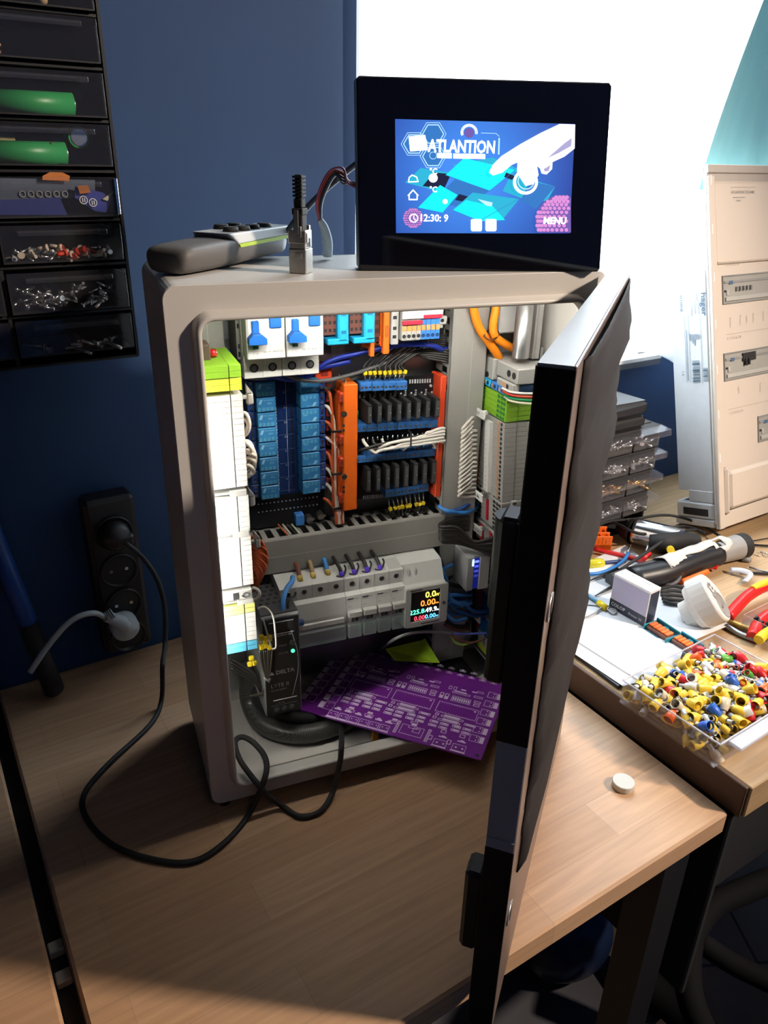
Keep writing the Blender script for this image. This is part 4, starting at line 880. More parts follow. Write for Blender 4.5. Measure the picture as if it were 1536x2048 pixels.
rrow('holes', 48, 3, 'grey terminal at the very bottom of the right wall strip', 'bottom grey terminals of the right strip')
rrow('pe', 38, 2, 'yellow earth terminal at the very bottom of the right wall strip', 'bottom earth terminals of the right strip')
# end brackets
for z, l in ((247.5+5, 'above the four-hole terminals'), (210.5, 'above the black wire terminals'), (92.5, 'between the two blue groups'), (32.5, 'at the bottom of the right strip')):
    x = xf(z); m = MB(); m.box(x-1.5, x+44, 58, 128, z, z+2.4, TGREY, .4); m.box(x+10, x+18, 57, 60, z-2, z+4, TGREY, .6); m.box(x+12, x+16, 56.7, 57.2, z, z+2, HOLE); solo(m, 'end_clamp', 'grey end clamp of the right wall strip '+l, 'end clamp', (x, 90, z))
# marker strip + tags
m = MB(); A, B = (xf(338)-4, 338), (xf(262)-4, 258)
t = thing('marker_strip', 'long white numbered marker strip running down the right wall terminals', 'marker strip', (326, 90, 258))
vs = []
for (x, z) in (A, B):
    vs += [(x, 84, z), (x, 94, z), (x+4.5, 84, z), (x+4.5, 94, z)]
m.add(vs, [(0, 1, 5, 4), (2, 6, 7, 3), (0, 4, 6, 2), (1, 3, 7, 5), (0, 2, 3, 1), (4, 5, 7, 6)], WHITE)
for i in range(15): z = 333-i*TW; m.text(str(i+1), (xf(z)-4.1, 91.5, z-2), (0, -1, 0), Z_, 3.2, PRNT)
m.build('strip', t)
for z, s, l in ((344, 'INPUT', 'top tag'), (249, 'LINK IN', 'second tag'), (207, 'LX LIGHTS', 'third tag'), (90, 'ZONE', 'lowest tag')):
    x = xf(z); t = thing('marker_tag', 'small white printed tag on the right wall strip, '+l, 'label tag', (x-6, 100, z), 'white tags of the right strip')
    m = MB(); m.box(x-10, x-8, 86, 112, z-4, z+5, WHITE, .5); m.box(x-8, x+2, 97, 101, z-2, z+2, WHITE); m.build('tag_plate', t); m = MB(); m.text(s, (x-10, 109, z-1.3), (0, -1, 0), Z_, 4.6, DRK, bold=.01); m.build('printed_marking', t)
# crimson bridges on the right strip
for z0_, z1_, y0, y1, l in ((190, 212, 78, 82, 'at the black wires, near side'), (190, 212, 98, 103, 'at the black wires, far side'), (100, 142, 100, 104, 'above the blue wires'), (68, 92, 104, 108, 'beside the lower blue terminals'), (222, 246, 88, 91, 'beside the four-hole terminals')):
    m = MB(); x0 = xf(z0_); x1 = xf(z1_); m.add([(x0-2, y0, z0_), (x0-2, y1, z0_), (x1-2, y1, z1_), (x1-2, y0, z1_), (x0+1, y0, z0_), (x0+1, y1, z0_), (x1+1, y1, z1_), (x1+1, y0, z1_)], [(0, 1, 2, 3), (4, 7, 6, 5), (0, 3, 7, 4), (1, 5, 6, 2), (0, 4, 5, 1), (3, 2, 6, 7)], RBUS)
    solo(m, 'jumper_bridge', 'crimson jumper bridge '+l, 'jumper bridge', (x0, y0, z0_))
# upper blocks : big grey pair, small blue ones
t = thing('feed_terminal', 'large light grey two-hole terminal above the green earth terminals', 'terminal block', (332, 60, 386)); m = MB(); m.box(333, 378, 50, 92, 386, 402, TGREY, 1.2); m.box(330, 338, 52, 84, 378, 386, TGREY, .8)
for y in (56, 66): m.cyl((333.1, y, 394), (332.5, y, 394), 3.4, HOLE, 16)
m.box(329.6, 330.2, 60, 64, 380, 384, HOLE); m.build('housing', t); MB().box(329.4, 330.2, 66, 72, 379, 385, LV, .3).build('release_lever', t)
t = thing('feed_terminal', 'light grey terminal with dark slots behind the two-hole terminal', 'terminal block', (332, 110, 384)); m = MB(); m.box(330, 378, 93, 122, 380, 402, TGREY, 1)
m.box(329.6, 330.2, 112, 114, 390, 400, HOLE); m.cyl((330.1, 104, 384), (329.6, 104, 384), 3, HOLE, 12); m.build('housing', t)
for i in range(4):
    y0 = 66+i*15; z0_ = 372; t = thing('terminal_block', 'small sky blue terminal between the grey and green terminals, one of four', 'terminal block', (330, y0, z0_), 'small sky blue terminals')
    m = MB(); m.box(329, 372, y0, y0+12, z0_, z0_+8, CYAN if i > 1 else CBLUE, .7); m.cyl((329.1, y0+4, z0_+4), (328.6, y0+4, z0_+4), 2, mat('blue_hole', (0, .03, .12)), 10); m.box(328.5, 329.2, y0+7.5, y0+10, z0_+2, z0_+6, LV); m.build('housing', t)
for i, (c, l) in enumerate(((WWHT, 'white'), (mat('red_wire', (.6, .05, .03), .4), 'red'), (mat('green_wire', (.0, .25, .1), .4), 'green'), (mat('cream_wire', (.7, .68, .5), .4), 'cream'))):
    wire('signal_wire', 'thin '+l+' wire crossing in front of the green terminals towards the door', 'wire', [(329, 70-i*2, 378-i*2.2), (330, 52, 379-i*3), (342, 36, 381-i*3.4), (366, 34, 380-i*3.6), (372, 62, 371-i*3)], 1.2, c)
# steel conduit, white box, grey duct piece at top right
m = MB(); p = Pt(1048, 640, 72); m.lathe((p.x, 72, 408), Z_, [(0, 8.6), (66, 8.6), (66, 7.4), (0, 7.4), (0, 8.6)], STEEL, 28); solo(m, 'steel_conduit', 'short galvanised steel tube standing at the top right inside the cabinet', 'pipe', (p.x, 72, 408))
m = MB(); x0, x1, q0, q1 = R(1066, 700, 1088, 625, 74); m.box(x0, x1, 74, 96, 404, 473, TGREY, .6); m.box(x0+2, x0+2.6, 73.7, 74, 406, 472, PRNT); solo(m, 'duct_offcut', 'light grey plastic profile beside the steel tube', 'profile', ((x0+x1)/2, 80, 404))
x0, x1, q0, q1 = R(997, 662, 1032, 612, 110); m = MB(); m.box(x0, W-3, 108, 142, 424, 474, WHITE, 1.5); solo(m, 'white_box', 'plain white box in the top right back corner of the cabinet', 'box', (x0, 110, 424))
# orange cables
wire('orange_cable', 'thick orange cable descending from the cabinet top, left of the pair', 'cable', [Pt(943, 585, 98), Pt(948, 622, 98), Pt(958, 655, 98), Pt(976, 682, 96), Pt(993, 706, 96), Pt(1000, 722, 100)], 4.3, CORG, n=14)
wire('orange_cable', 'thick orange cable descending from the cabinet top, right of the pair', 'cable', [Pt(996, 585, 92), Pt(991, 622, 92), Pt(986, 650, 92), Pt(990, 672, 91), Pt(1010, 688, 92), Pt(1034, 700, 96)], 4.1, CORG, n=14)
p = Pt(982, 676, 90); m = MB(); m.tube([Pt(968, 672, 90), Pt(977, 679, 87), Pt(990, 677, 87), Pt(998, 668, 90), Pt(990, 660, 100), Pt(974, 662, 103), Pt(968, 672, 90)], .9, mat('brown_tie', (.12, .03, .01), .5), 6, 5); solo(m, 'cable_tie', 'thin dark brown tie holding the two orange cables together', 'cable tie', p)
for i, q in enumerate([[(980, 690), (962, 700), (944, 716), (948, 735), (968, 745)], [(978, 698), (965, 708), (944, 716), (960, 728), (976, 735)], [(978, 705), (955, 712), (947, 722), (952, 742), (966, 756)]]):
    wire('signal_wire', 'black thin wire looping left of the upper terminals below the orange cables', 'wire', [Pt(u, v, 110) for u, v in q], 1.1, WBLK, 'black thin loops below the orange cables')
# white wire loops
for i in range(16):
    z = 259+i*TW; x = xf(z); k = i/16
    wire('terminal_wire', 'white wire bowing from a grey right-wall terminal into the duct', 'wire', [(x, 119, z+2), (x-8, 109, z+3), (x-19, 99, z+1.5), (x-26-4*(1-k), 95, z-2.5), (x-28-4*(1-k), 97, z-7), (x-22, 101, z-11), (x-8, 103, z-13)], 1.75, WWHT, 'white wires bowing from the right wall terminals')
# blue wires at duct, mid
wire('terminal_wire', 'light blue wire from the duct edge into the four-hole terminals, brighter lower one', 'wire', [(xf(226), 116, 228), (332, 110, 228), (314, 98, 230), (300, 98, 233), (291, 99, 235), (284, 108, 238)], 2.4, WBLU)
wire('terminal_wire', 'blue wire from the duct edge into the four-hole terminals, darker upper one', 'wire', [(xf(236), 119, 240), (326, 108, 238), (306, 99, 235), (290, 100, 233)], 2.2, mat('deep_blue_wire', (.02, .08, .3), .4))
# black loops
for i in range(7):
    z = 191+i*3.6; x = xf(z)
    wire('terminal_wire', 'thick black wire looping from the bridged terminals around towards the duct', 'wire', [(x, 65, z), (x-8, 63, z+.4), (x-26, 72+(i % 2)*4, 199+i*1.3), Pt(915, 1086-i*5, 80), Pt(886-i*.6, 1084-i*5, 86), Pt(880+i*.5, 1074-i*4.6, 92), Pt(892+i*2, 1062-i*4, 98), (316, 101, 207+i*2.6), (x, 118, 196+i*3.2)], 2.0, WBLK, 'thick black wires on the right wall strip')
for i in range(4):
    z = 195+i*6; m = MB(); m.cyl((xf(z)+1, 118, z+8), (xf(z)-5, 116, z+8), 1.9, WHITE, 10, r2=1.4); solo(m, 'ferrule', 'white ferrule where a black wire meets the right wall strip', 'ferrule', (xf(z), 118, z+8), 'white ferrules of the black wires')
# interface module
t = thing('interface_module', 'grey interface module with two blue lights low on the right wall strip', 'relay module', (338, 80, 146))
IG = mat('interface_grey', (.33, .34, .34), .45)
m = MB(); m.box(304, 372, 70, 101.5, 147, 190, IG, 1); m.box(304, 312, 67.5, 70.2, 147.5, 189.5, IG, .5); m.box(319, 331, 66.5, 70.2, 147.5, 188, IG, .5); m.box(331, 341, 69, 70.5, 150, 186, DGREY); m.box(341, 350, 66, 70.2, 147, 187, IG, .5)
for k in range(5): m.box(332.5, 339.5, 68.5, 69.1, 153+k*6.5, 156+k*6.5, HOLE)
m.cyl((345.5, 66.1, 178), (345.5, 65.6, 178), 2, HOLE, 12); m.cyl((345.5, 66.1, 160), (345.5, 65.6, 160), 2, HOLE, 12); m.cyl((345.5, 66.1, 155), (345.5, 65.6, 155), 1.6, HOLE, 12); m.build('housing', t)
m = MB(); m.box(312, 319, 68.6, 70.1, 149, 187, mat('deep_blue_lens', (.01, .02, .3), .3, emit=(.02, .05, .8), es=.12)); m.build('blue_window', t)
m = MB()
for k in range(4): m.box(313, 318, 68, 68.7, 182-k*6, 184.5-k*6, glow('blue_led', (.12, .16, .9), (2.5, 1.5, .8, .5)[k]) if k == 0 else glow('blue_led_dim%d' % k, (.08, .1, .8), (2.5, 1.3, .7, .4)[k]))
m.box(309.5, 311.4, 67, 67.6, 179, 187, glow('cyan_led', (.4, .8, 1), 4)); m.build('status_light', t)
# blue thick wires
bl = [[(870, 1116), (880, 1135), (893, 1160), (892, 1180), (905, 1200), (925, 1208), (943, 1206)],
      [(906, 1128), (886, 1140), (880, 1165), (887, 1188), (912, 1190), (943, 1190)],
      [(876, 1110), (884, 1130), (884, 1160), (888, 1182), (905, 1196), (930, 1192), (943, 1184)],
      [(886, 1175), (897, 1195), (915, 1205), (930, 1205), (940, 1218), (955, 1224), (975, 1222)],
      [(886, 1180), (896, 1205), (912, 1220), (930, 1226), (950, 1232), (973, 1230)],
      [(933, 1228), (905, 1228), (892, 1218), (897, 1205), (920, 1208), (935, 1216)],
      [(935, 1236), (910, 1242), (895, 1232), (889, 1220), (900, 1202), (925, 1212)],
      [(888, 1172), (890, 1192), (908, 1212), (925, 1206), (943, 1200)]]
for i, q in enumerate(bl):
    wire('terminal_wire', 'thick light blue wire coiled between the meter and the blue terminals', 'wire', [Pt(u, v, 86+(i % 3)*5) for u, v in q], 2.3, WBLU if i != 2 else mat('deep_blue_wire', (.02, .08, .3)), 'light blue wires right of the meter', n=10)
m = MB(); m.tube([Pt(872+i*0, 1185, 96) for i in range(1)]+[Pt(880, 1183, 86), Pt(890, 1188, 84)], 1.4, BLACK, 6, 4); p = Pt(879, 1172, 84); m.cyl(p, p+Vector((0, 4, 0)), 2.6, BLACK, 12); solo(m, 'cable_tie', 'black knob tie holding the light blue wires beside the meter', 'cable tie', p)
for i, q in enumerate([[(893, 1160), (905, 1150), (925, 1155), (940, 1165)], [(893, 1165), (910, 1170), (930, 1172), (942, 1168)], [(890, 1240), (905, 1250), (925, 1252), (938, 1248)], [(889, 1246), (905, 1256), (925, 1258), (938, 1256)]]):
    wire('terminal_wire', ['black thick wire behind the light blue coil, above it', 'black thick wire behind the light blue coil, just under the first', 'black thick wire emerging under the light blue coil', 'brown thick wire emerging under the light blue coil'][i], 'wire', [Pt(u, v, 104) for u, v in q], 3.0, WBLK if i < 3 else WBRN)
# thin supply leads from the grey sheathed cable
wire('sheathed_cable', 'thin grey cable arching over the lime card to the lower right terminals', 'cable', [on(735, 1325, 24), on(757, 1302, 32), Pt(790, 1278, 62), Pt(830, 1265, 66), Pt(870, 1264, 70), Pt(901, 1267, 74)], 1.8, WGRY)
wire('signal_wire', 'blue violet core from the grey cable to the lower blue terminals', 'wire', [Pt(901, 1267, 74), Pt(930, 1268, 72), Pt(972, 1266, 72)], 1.3, mat('violet_blue_wire', (.1, .12, .5), .4))
wire('signal_wire', 'brown core from the grey cable to the bottom terminals', 'wire', [Pt(901, 1267, 74), Pt(915, 1278, 72), Pt(940, 1285, 72), Pt(970, 1278, 72)], 1.3, WBRN)
wire('signal_wire', 'green and yellow core from the grey cable to the bottom earth terminals', 'wire', [Pt(901, 1268, 76), Pt(908, 1284, 80), Pt(925, 1290, 84), Pt(945, 1284, 88)], 1.5, mat('yellow_green_wire', (.4, .6, .08), .4))
# ------------------------------------------------------------ left wall strip
TLIT = mat('left_terminal_overlit', (.60, .60, .57), .45)  # same grey terminals as on the right, strong light put into the colour
def lproto(col, lab, grp, slot=True):
    t = thing('terminal_block', lab, 'terminal block', (0, 0, 0), grp)
    m = MB(); m.box(12, 49.6, 30, 94, .08, TW-.08, col, .2); m.box(50.4, 60, 30.4, 94, .1, TW-.1, col, .2); m.box(49.6, 50.4, 34, 93, .2, TW-.2, col)
    for y in (40, 84): m.cyl((59.9, y, TW/2), (60.4, y, TW/2), 1.7, HOLE, 8)
    m.build('housing', t); return t
def lrow(col, z0_, n_, lab, grp):
    p = None
    for i in range(n_):
        z = z0_+i*TW
        if p is None: p = lproto(col, lab, grp); p.location = Vector((0, 0, z))*MM; p['_b'] = (0, 0, 0)
        else: dup(p, (0, 0, z))
lrow(TLIT, 324, 16, 'glaring white terminal in the tall upper group along the left wall', 'upper glaring white terminals on the left wall')
lrow(TLIT, 279.5, 7, 'glaring white terminal in the short middle group along the left wall', 'middle glaring white terminals on the left wall')
lrow(TLIT, 225, 10, 'glaring white terminal in the lower group along the left wall', 'lower glaring white terminals on the left wall')
lrow(YGR, 410, 2, 'bright yellow earth terminal above the glaring white ones on the left wall', 'yellow earth terminals at the top of the left wall')
lrow(GRN, 421, 2, 'green earth terminal at the very top of the left wall strip', 'green earth terminals at the top of the left wall')
lrow(mat('pale_terminal_blue', (.1, .42, .6), .45), 153, 2, 'light blue terminal at the lower end of the left wall strip', 'blue terminals at the lower end of the left wall')
lrow(TLIT, 164, 6, 'glaring white terminal just above the lowest blue ones on the left wall', 'lowest glaring white terminals on the left wall')
lrow(mat('pale_terminal_yellow', (.6, .62, .2), .45), 195.3, 2, 'yellow-green terminal near the handwritten piece on the left wall', 'pale yellow terminals on the left wall')
for z, l in ((317, 'between the upper and middle white groups'), (276.6, 'between the middle and lower white groups'), (207, 'below the lower white group')):
    m = MB(); m.box(14, 58, 32, 92, z, z+2.2, TGREY, .4); m.box(44, 59, 29, 33, z-1.5, z+4.5, TGREY, .8); solo(m, 'end_clamp', 'grey end clamp of the left wall strip '+l, 'end clamp', (40, 60, z))
m = MB(); m.box(14, 58, 28, 60, 212, 222, TGREY, 1)
for q in (20, 30, 40): m.box(q, q+5, 27.6, 28.2, 213, 220, HOLE if q != 30 else WHITE)
m.tube([(48, 27.6, 216), (51, 27.4, 219), (55, 27.4, 217), (52, 27.6, 214), (48, 27.6, 216)], .5, DRK, 5, 5); solo(m, 'end_terminal', 'grey slotted piece with a handwritten mark between the left groups', 'terminal block', (36, 40, 212))
def clip(u, v, lab):
    p = Pt(u, v, 46); t = thing('marker_holder', lab, 'marker holder', (60, 46, p.z), 'hook-shaped holders on the left strip'); m = MB(); m.box(59, p.x, 44, 48, p.z-1.6, p.z+1.6, TGREY, .4); m.box(p.x-3.5, p.x+2.5, 43, 49, p.z-7, p.z+4, TGREY, 1.6); m.add([(p.x-3, 43, p.z+4), (p.x+2, 43, p.z+4), (p.x-3, 43, p.z+11), (p.x-3, 49, p.z+11), (p.x+2, 49, p.z+4), (p.x-3, 49, p.z+4)], [(0, 1, 2), (3, 4, 5), (1, 4, 3, 2), (0, 2, 3, 5)], TGREY); m.build('hook', t)
clip(500, 793, 'white hook-shaped marker holder beside the top of the relay board'); clip(504, 997, 'white hook-shaped marker holder beside the lower relay board corner'); clip(515, 1082, 'white hook-shaped marker holder above the orange wire coil')
# white wire coils on the left
for i, (v0, v1, r_) in enumerate(((838, 862, 12), (826, 868, 16), (882, 930, 20), (890, 945, 24), (900, 950, 22), (915, 938, 20), (905, 925, 22), (930, 950, 18), (886, 920, 16))):
    u0 = 484+(v0-838)*.06
    wire('terminal_wire', 'white wire coil bulging out beside the left terminals', 'wire', [Pt(u0-3, v0, 62), Pt(u0+r_*.6, v0+2, 60-i), Pt(u0+r_, (v0+v1)/2+3*math.sin(i*2), 58-i*.6), Pt(u0+r_*.6, v1, 60+i*.5), Pt(u0-2, v1+8, 66)], 1.7, WWHT, 'white wires coiled at the left terminals')
for i in range(15):
    s = i/14; va = 1070+s*62; vb = 1100+s*78; w = 28*math.sin(math.pi*(.25+.62*s))
    wire('terminal_wire', 'orange wire of the fat coil bulging beside the lower left terminals', 'wire', [Pt(494+s*6, va, 66), Pt(506+w*.4, va+7, 60-i*.3), Pt(506+w, (va+vb)/2+2, 58+(i % 3)), Pt(505+w*.75, vb-3, 62), Pt(500+s*6, vb+4, 70)], 1.5, WORG, 'orange wires coiled at the left terminals')
wire('terminal_wire', 'white wire arc at the foot of the orange coil', 'wire', [Pt(505, 1175, 50), Pt(516, 1180, 46), Pt(519, 1190, 44), Pt(512, 1198, 46), Pt(503, 1198, 50)], 1.6, WWHT)
wire('signal_wire', 'thin white wire arching in front of the power supply', 'wire', [Pt(515, 1217, 44), Pt(530, 1214, 40), Pt(545, 1230, 38), Pt(550, 1260, 38), Pt(552, 1293, 38), Pt(545, 1298, 40)], .9, WWHT)
wire('signal_wire', 'second thin pale wire falling in front of the power supply', 'wire', [Pt(526, 1238, 42), Pt(533, 1262, 40), Pt(542, 1292, 38)], .9, mat('pale_grey_wire', (.5, .48, .44), .5))
# yellow markers and black wires bottom left
for i in range(6):
    p = Pt(523+(i % 3)*8, 1276+(i//3)*14+(i % 2)*3, 42); t = thing('wire_marker', 'yellow wire marker in the cluster beside the power supply', 'wire marker', p, 'yellow markers beside the power supply'); m = MB(); m.box(p.x-2.3, p.x+2.3, p.y-2, p.y+2, p.z-3.4, p.z+3.4, YEL, .8); m.build('marker', t)
for i in range(3):
    p = Pt((503, 509, 500)[i], (1316, 1326, 1328)[i], 50); m = MB(); m.box(p.x-2.8, p.x+2.8, p.y-2, p.y+2, p.z-3, p.z+3, YEL, 1.4); solo(m, 'wire_marker', 'yellow wire marker below the light blue left terminals', 'wire marker', p, 'yellow markers below the left terminals')
for i in range(7):
    u = 519+i*4.2; wire('signal_wire', 'dark thin wire hanging from the yellow markers to the black tie', 'wire', [Pt(u, 1300, 42), Pt(u+(535-u)*.3, 1330, 42), Pt(534+(i-3)*.6, 1358, 44), Pt(531-i, 1385, 50), Pt(512-i*2, 1392, 62)], 1.0, WBLK if i % 2 else mat('dark_olive_wire', (.08, .07, .05), .4), 'dark wires under the yellow markers')
for i in range(4):
    wire('signal_wire', 'dark wire running left along the wall below the light blue terminals', 'wire', [Pt(462, 1318+i*6, 70), Pt(485, 1332+i*6, 66), Pt(510, 1350+i*5, 60), Pt(522, 1385, 56)], 1.4, WBLK, 'dark wires below the light blue terminals')
p = Pt(534, 1359, 42); m = MB(); m.tube([Pt(527, 1355, 42), Pt(535, 1361, 40), Pt(541, 1357, 44), Pt(537, 1364, 41)], 1.0, MGREY, 6, 4); solo(m, 'cable_tie', 'grey cable tie gathering the dark wires beside the power supply', 'cable tie', p)
for i in range(4):
    wire('control_cable', ['orange', 'white', 'dark', 'white'][i]+' thin wire slanting into the duct under the relay board, '+('leftmost', 'second from left', 'third from left', 'rightmost')[i], 'wire', [Pt(556+i*9, 1048, 122), Pt(566+i*9, 1060, 116), Pt(575+i*9, 1070, 108)], .9, [WORG, WWHT, WBLK, WWHT][i])
# ================================================================== ON TOP OF THE CABINET
# ---- touch display
bl_, br_ = on(718, 542, 500), on(1200, 544, 500)
dxm = (br_-bl_); MW = dxm.length; dxm.normalize()
DMt = frame(bl_, dxm, (0, 0, 1)); MH = hit(720, 151, DMt)[1]; MHr = hit(1222, 165, DMt)[1]
t = thing('touch_display', 'black touch display with glowing blue home screen on top of the cabinet', 'display', bl_+dxm*MW*.5)
def q2(u, v): return hit(u, v, DMt)
m = MB(DMt); pl = [(2, 0), (MW-2, 0), (MW, 2), (q2(1225, 168)[0], MHr-2), (q2(1225, 168)[0]-2, MHr), (q2(713, 151)[0]+2, MH), (q2(713, 151)[0], MH-2), (0, 2)]
m.prism(pl, .8, 24, BLACK); m.build('casing', t, bev=.8)
m = MB(DMt); m.prism([(x*(MW-2)/MW+1, z*.985+1) for x, z in pl], -.2, .9, mat('gloss_black_glass', (.003, .003, .006), .04, spec=.6)); m.build('front_glass', t)
m = MB(DMt)
for x in (20, MW-45): m.box(x, x+24, 4, 18, -.6, .3, BLKM)
m.build('rubber_foot', t)
SC = [q2(790, 238), q2(1150, 248), q2(1139, 467), q2(792, 466)]
def screenmat():
    mt = bpy.data.materials.new('screen_gradient'); mt.use_nodes = True; N = mt.node_tree.nodes; L = mt.node_tree.links; b = N['Principled BSDF']; b.inputs['Base Color'].default_value = (0, 0, 0, 1)
    tc = N.new('ShaderNodeTexCoord'); nz = N.new('ShaderNodeTexGradient'); nz.gradient_type = 'SPHERICAL'; mp = N.new('ShaderNodeMapping'); L.new(tc.outputs['Object'], mp.inputs[0]); mp.inputs['Scale'].default_value = (9.5, 9.5, 9.5); mp.inputs['Location'].default_value = (.15, 0, -.72)
    L.new(mp.outputs[0], nz.inputs[0]); cr = N.new('ShaderNodeValToRGB'); e = cr.color_ramp.elements; e[0].position = .05; e[0].color = (.018, .03, .30, 1); e[1].position = .8; e[1].color = (.06, .28, .95, 1); L.new(nz.outputs[0], cr.inputs[0]); L.new(cr.outputs[0], b.inputs['Emission Color']); b.inputs['Emission Strength'].default_value = 1.0; return mt
m = MB(DMt); m.poly([(x, -.35, z) for x, z in SC[::-1]], screenmat()); sm_ = m.build('screen', t)
SE = {k: glow('screen_'+k, c, s) for k, c, s in (('white', (1, 1, 1), 2.2), ('cyan', (.0, .75, .9), 1.3), ('cyan2', (.02, .5, .75), 1.0), ('mid', (.03, .2, .6), 1.0), ('dark', (.004, .01, .06), .8), ('line', (.5, .8, 1), 1.2), ('pink', (.8, .3, .75), 1.0), ('violet', (.2, .12, .5), .9), ('skin', (.85, .85, 1), 1.7), ('skin2', (.45, .42, .7), 1.0))}
m = MB(DMt); lay = [0]
def sp(pts, mt, k=None):
    lay[0] += 1; y = -.37-.006*lay[0]; q = [q2(u, v) for u, v in pts]
    ar = sum(q[i][0]*q[(i+1) % len(q)][1]-q[(i+1) % len(q)][0]*q[i][1] for i in range(len(q)))
    if ar > 0: pass
    m.poly([(x, y, z) for x, z in q], mt)
def line(pts, w, mt, closed=True):
    lay[0] += 1; y = -.37-.006*lay[0]; q = [q2(u, v) for u, v in pts]; n_ = len(q)
    for i in range(n_ if closed else n_-1):
        a, b = Vector(q[i]), Vector(q[(i+1) % n_]); d = (b-a).normalized(); nn = Vector((-d.y, d.x))*w/2; a2, b2 = a-d*w*.3, b+d*w*.3
        m.poly([((a2+nn).x, y, (a2+nn).y), ((b2+nn).x, y, (b2+nn).y), ((b2-nn).x, y, (b2-nn).y), ((a2-nn).x, y, (a2-nn).y)], mt)
def circ(cu, cv, r, n_=24, a0=0, a1=360): return [(cu+r*math.cos(math.radians(a0+(a1-a0)*k/n_)), cv+r*math.sin(math.radians(a0+(a1-a0)*k/n_))) for k in range(n_)]
sp([(841, 336), (900, 345), (886, 385), (810, 365)], SE['cyan2']); sp([(868, 345), (902, 348), (888, 378), (845, 372)], SE['dark'])
sp([(905, 330), (985, 315), (1040, 340), (1020, 350), (1000, 355)], SE['cyan2'])
sp([(928, 316), (1030, 340), (979, 381), (891, 350)], SE['cyan']); sp([(910, 358), (978, 382), (930, 415), (862, 405)], SE['mid'])
sp([(918, 388), (936, 393), (925, 403), (910, 400)], SE['dark']); sp([(880, 370), (915, 390), (885, 425), (836, 415)], SE['cyan'])
sp([(945, 385), (1038, 398), (1004, 440), (958, 442), (905, 420)], SE['cyan2']); sp([(932, 400), (985, 412), (1010, 440), (960, 442), (906, 420)], SE['cyan'])
sp([(1022, 348), (1110, 373), (1094, 402), (1052, 400), (1005, 382)], SE['cyan2']); sp([(1060, 362), (1110, 373), (1072, 418), (1040, 402)], SE['mid']); sp([(1012, 345), (1030, 352), (1024, 360), (1008, 354)], SE['dark'])
line([(891, 350), (979, 382), (1030, 340)], .35, SE['mid'], False); line([(905, 420), (958, 442), (1040, 396)], .35, SE['mid'], False)
# hexagon outlines
def hexa(cu, cv, r, w):
    line([(cu+r*math.cos(math.radians(60*k)), cv+r*math.sin(math.radians(60*k))) for k in range(6)], w, SE['line'])
for cu, cv in ((866, 268), (828, 288), (866, 313)):
    sp([(cu+21*math.cos(math.radians(60*k)), cv+21*math.sin(math.radians(60*k))) for k in range(6)], SE['mid'])
    hexa(cu, cv, 26, .4); hexa(cu, cv, 21, .7)
line(circ(866, 311, 7, 18), .4, SE['line']); 
for r_ in (13, 16): line(circ(938, 265, r_, 22, -200, 20), .7, SE['white'], False)
sp(circ(938, 266, 10), SE['violet'])
line([(962, 266), (992, 267), (998, 273)], .4, SE['line'], False); line([(998, 277), (997, 308)], 1.2, SE['line'], False)
sp([(817, 273), (850, 270), (856, 300), (820, 303)], SE['white'])
def stext(s, u, v, h, mt, align='LEFT', bold=0, width=None):
    lay[0] += 1; x, z = q2(u, v); m.text(s, (x, -.37-.006*lay[0], z), (1, 0, 0), (0, 0, 1), h, mt, align, 0, bold, width)
stext('ATLANTION', 856, 303, 12.4, SE['white'], bold=.03, width=q2(990, 303)[0]-q2(856, 303)[0])
sp([(874, 306), (903, 306), (903, 317), (874, 316)], SE['white']); sp([(906, 307), (970, 308), (970, 318), (906, 317)], SE['white'])
# icons
line([(817, 364), (818, 355), (824, 350), (833, 354), (836, 363)], .8, SE['white']); line([(816, 391), (826, 380), (836, 391)], .9, SE['white'], False); line([(818, 390), (818, 399), (834, 399), (834, 390)], .9, SE['white'], False)
sp(circ(866, 356, 9), SE['white']); stext('°C', 858, 348, 6, SE['white'], bold=.02); stext('°C', 858, 384, 6, SE['white'], bold=.02)
sp(circ(890, 403, 5), SE['white']); sp([(955, 398), (985, 405), (983, 413), (972, 411)], SE['line'])
# spheres
def ball(cu, cv, r, dots, c):
    P_ = [(a, b) for a, b in circ(cu, cv, r, 40)]
    P_ = [(min(a, 1147 if b < 300 else 1141), min(b, 465)) for a, b in P_]
    sp(P_, SE['violet'])
    n_ = dots
    for i in range(-n_, n_+1):
        for j in range(-n_, n_+1):
            a = (i+(j % 2)*.5)/n_*1.5; b = j/n_*1.4; x = cu+r*math.sin(a)*math.cos(b*.6); y = cv+r*math.sin(b)*.98
            if (x-cu)**2+(y-cv)**2 < (r*.95)**2 and x < 1136 and y < 463: sp(circ(x, y, r*.075, 7), SE[c])
ball(826, 436, 20, 6, 'pink'); ball(1122, 442, 52, 8, 'pink')
for r_ in (7.5,): line(circ(827, 436, 8, 18), .8, SE['white'])
line([(827, 431), (827, 437), (831, 440)], .6, SE['white'], False)
stext('12:30: 9', 837, 442, 7.6, SE['white'], bold=.02); stext('MENU', 1085, 447, 7.2, SE['white'], bold=.04)
for u in (941, 970):
    sp([(u+2, 438), (u+20, 438), (u+22, 440), (u+22, 459), (u+20, 462), (u+2, 462), (u, 459), (u, 440)], SE['white'])
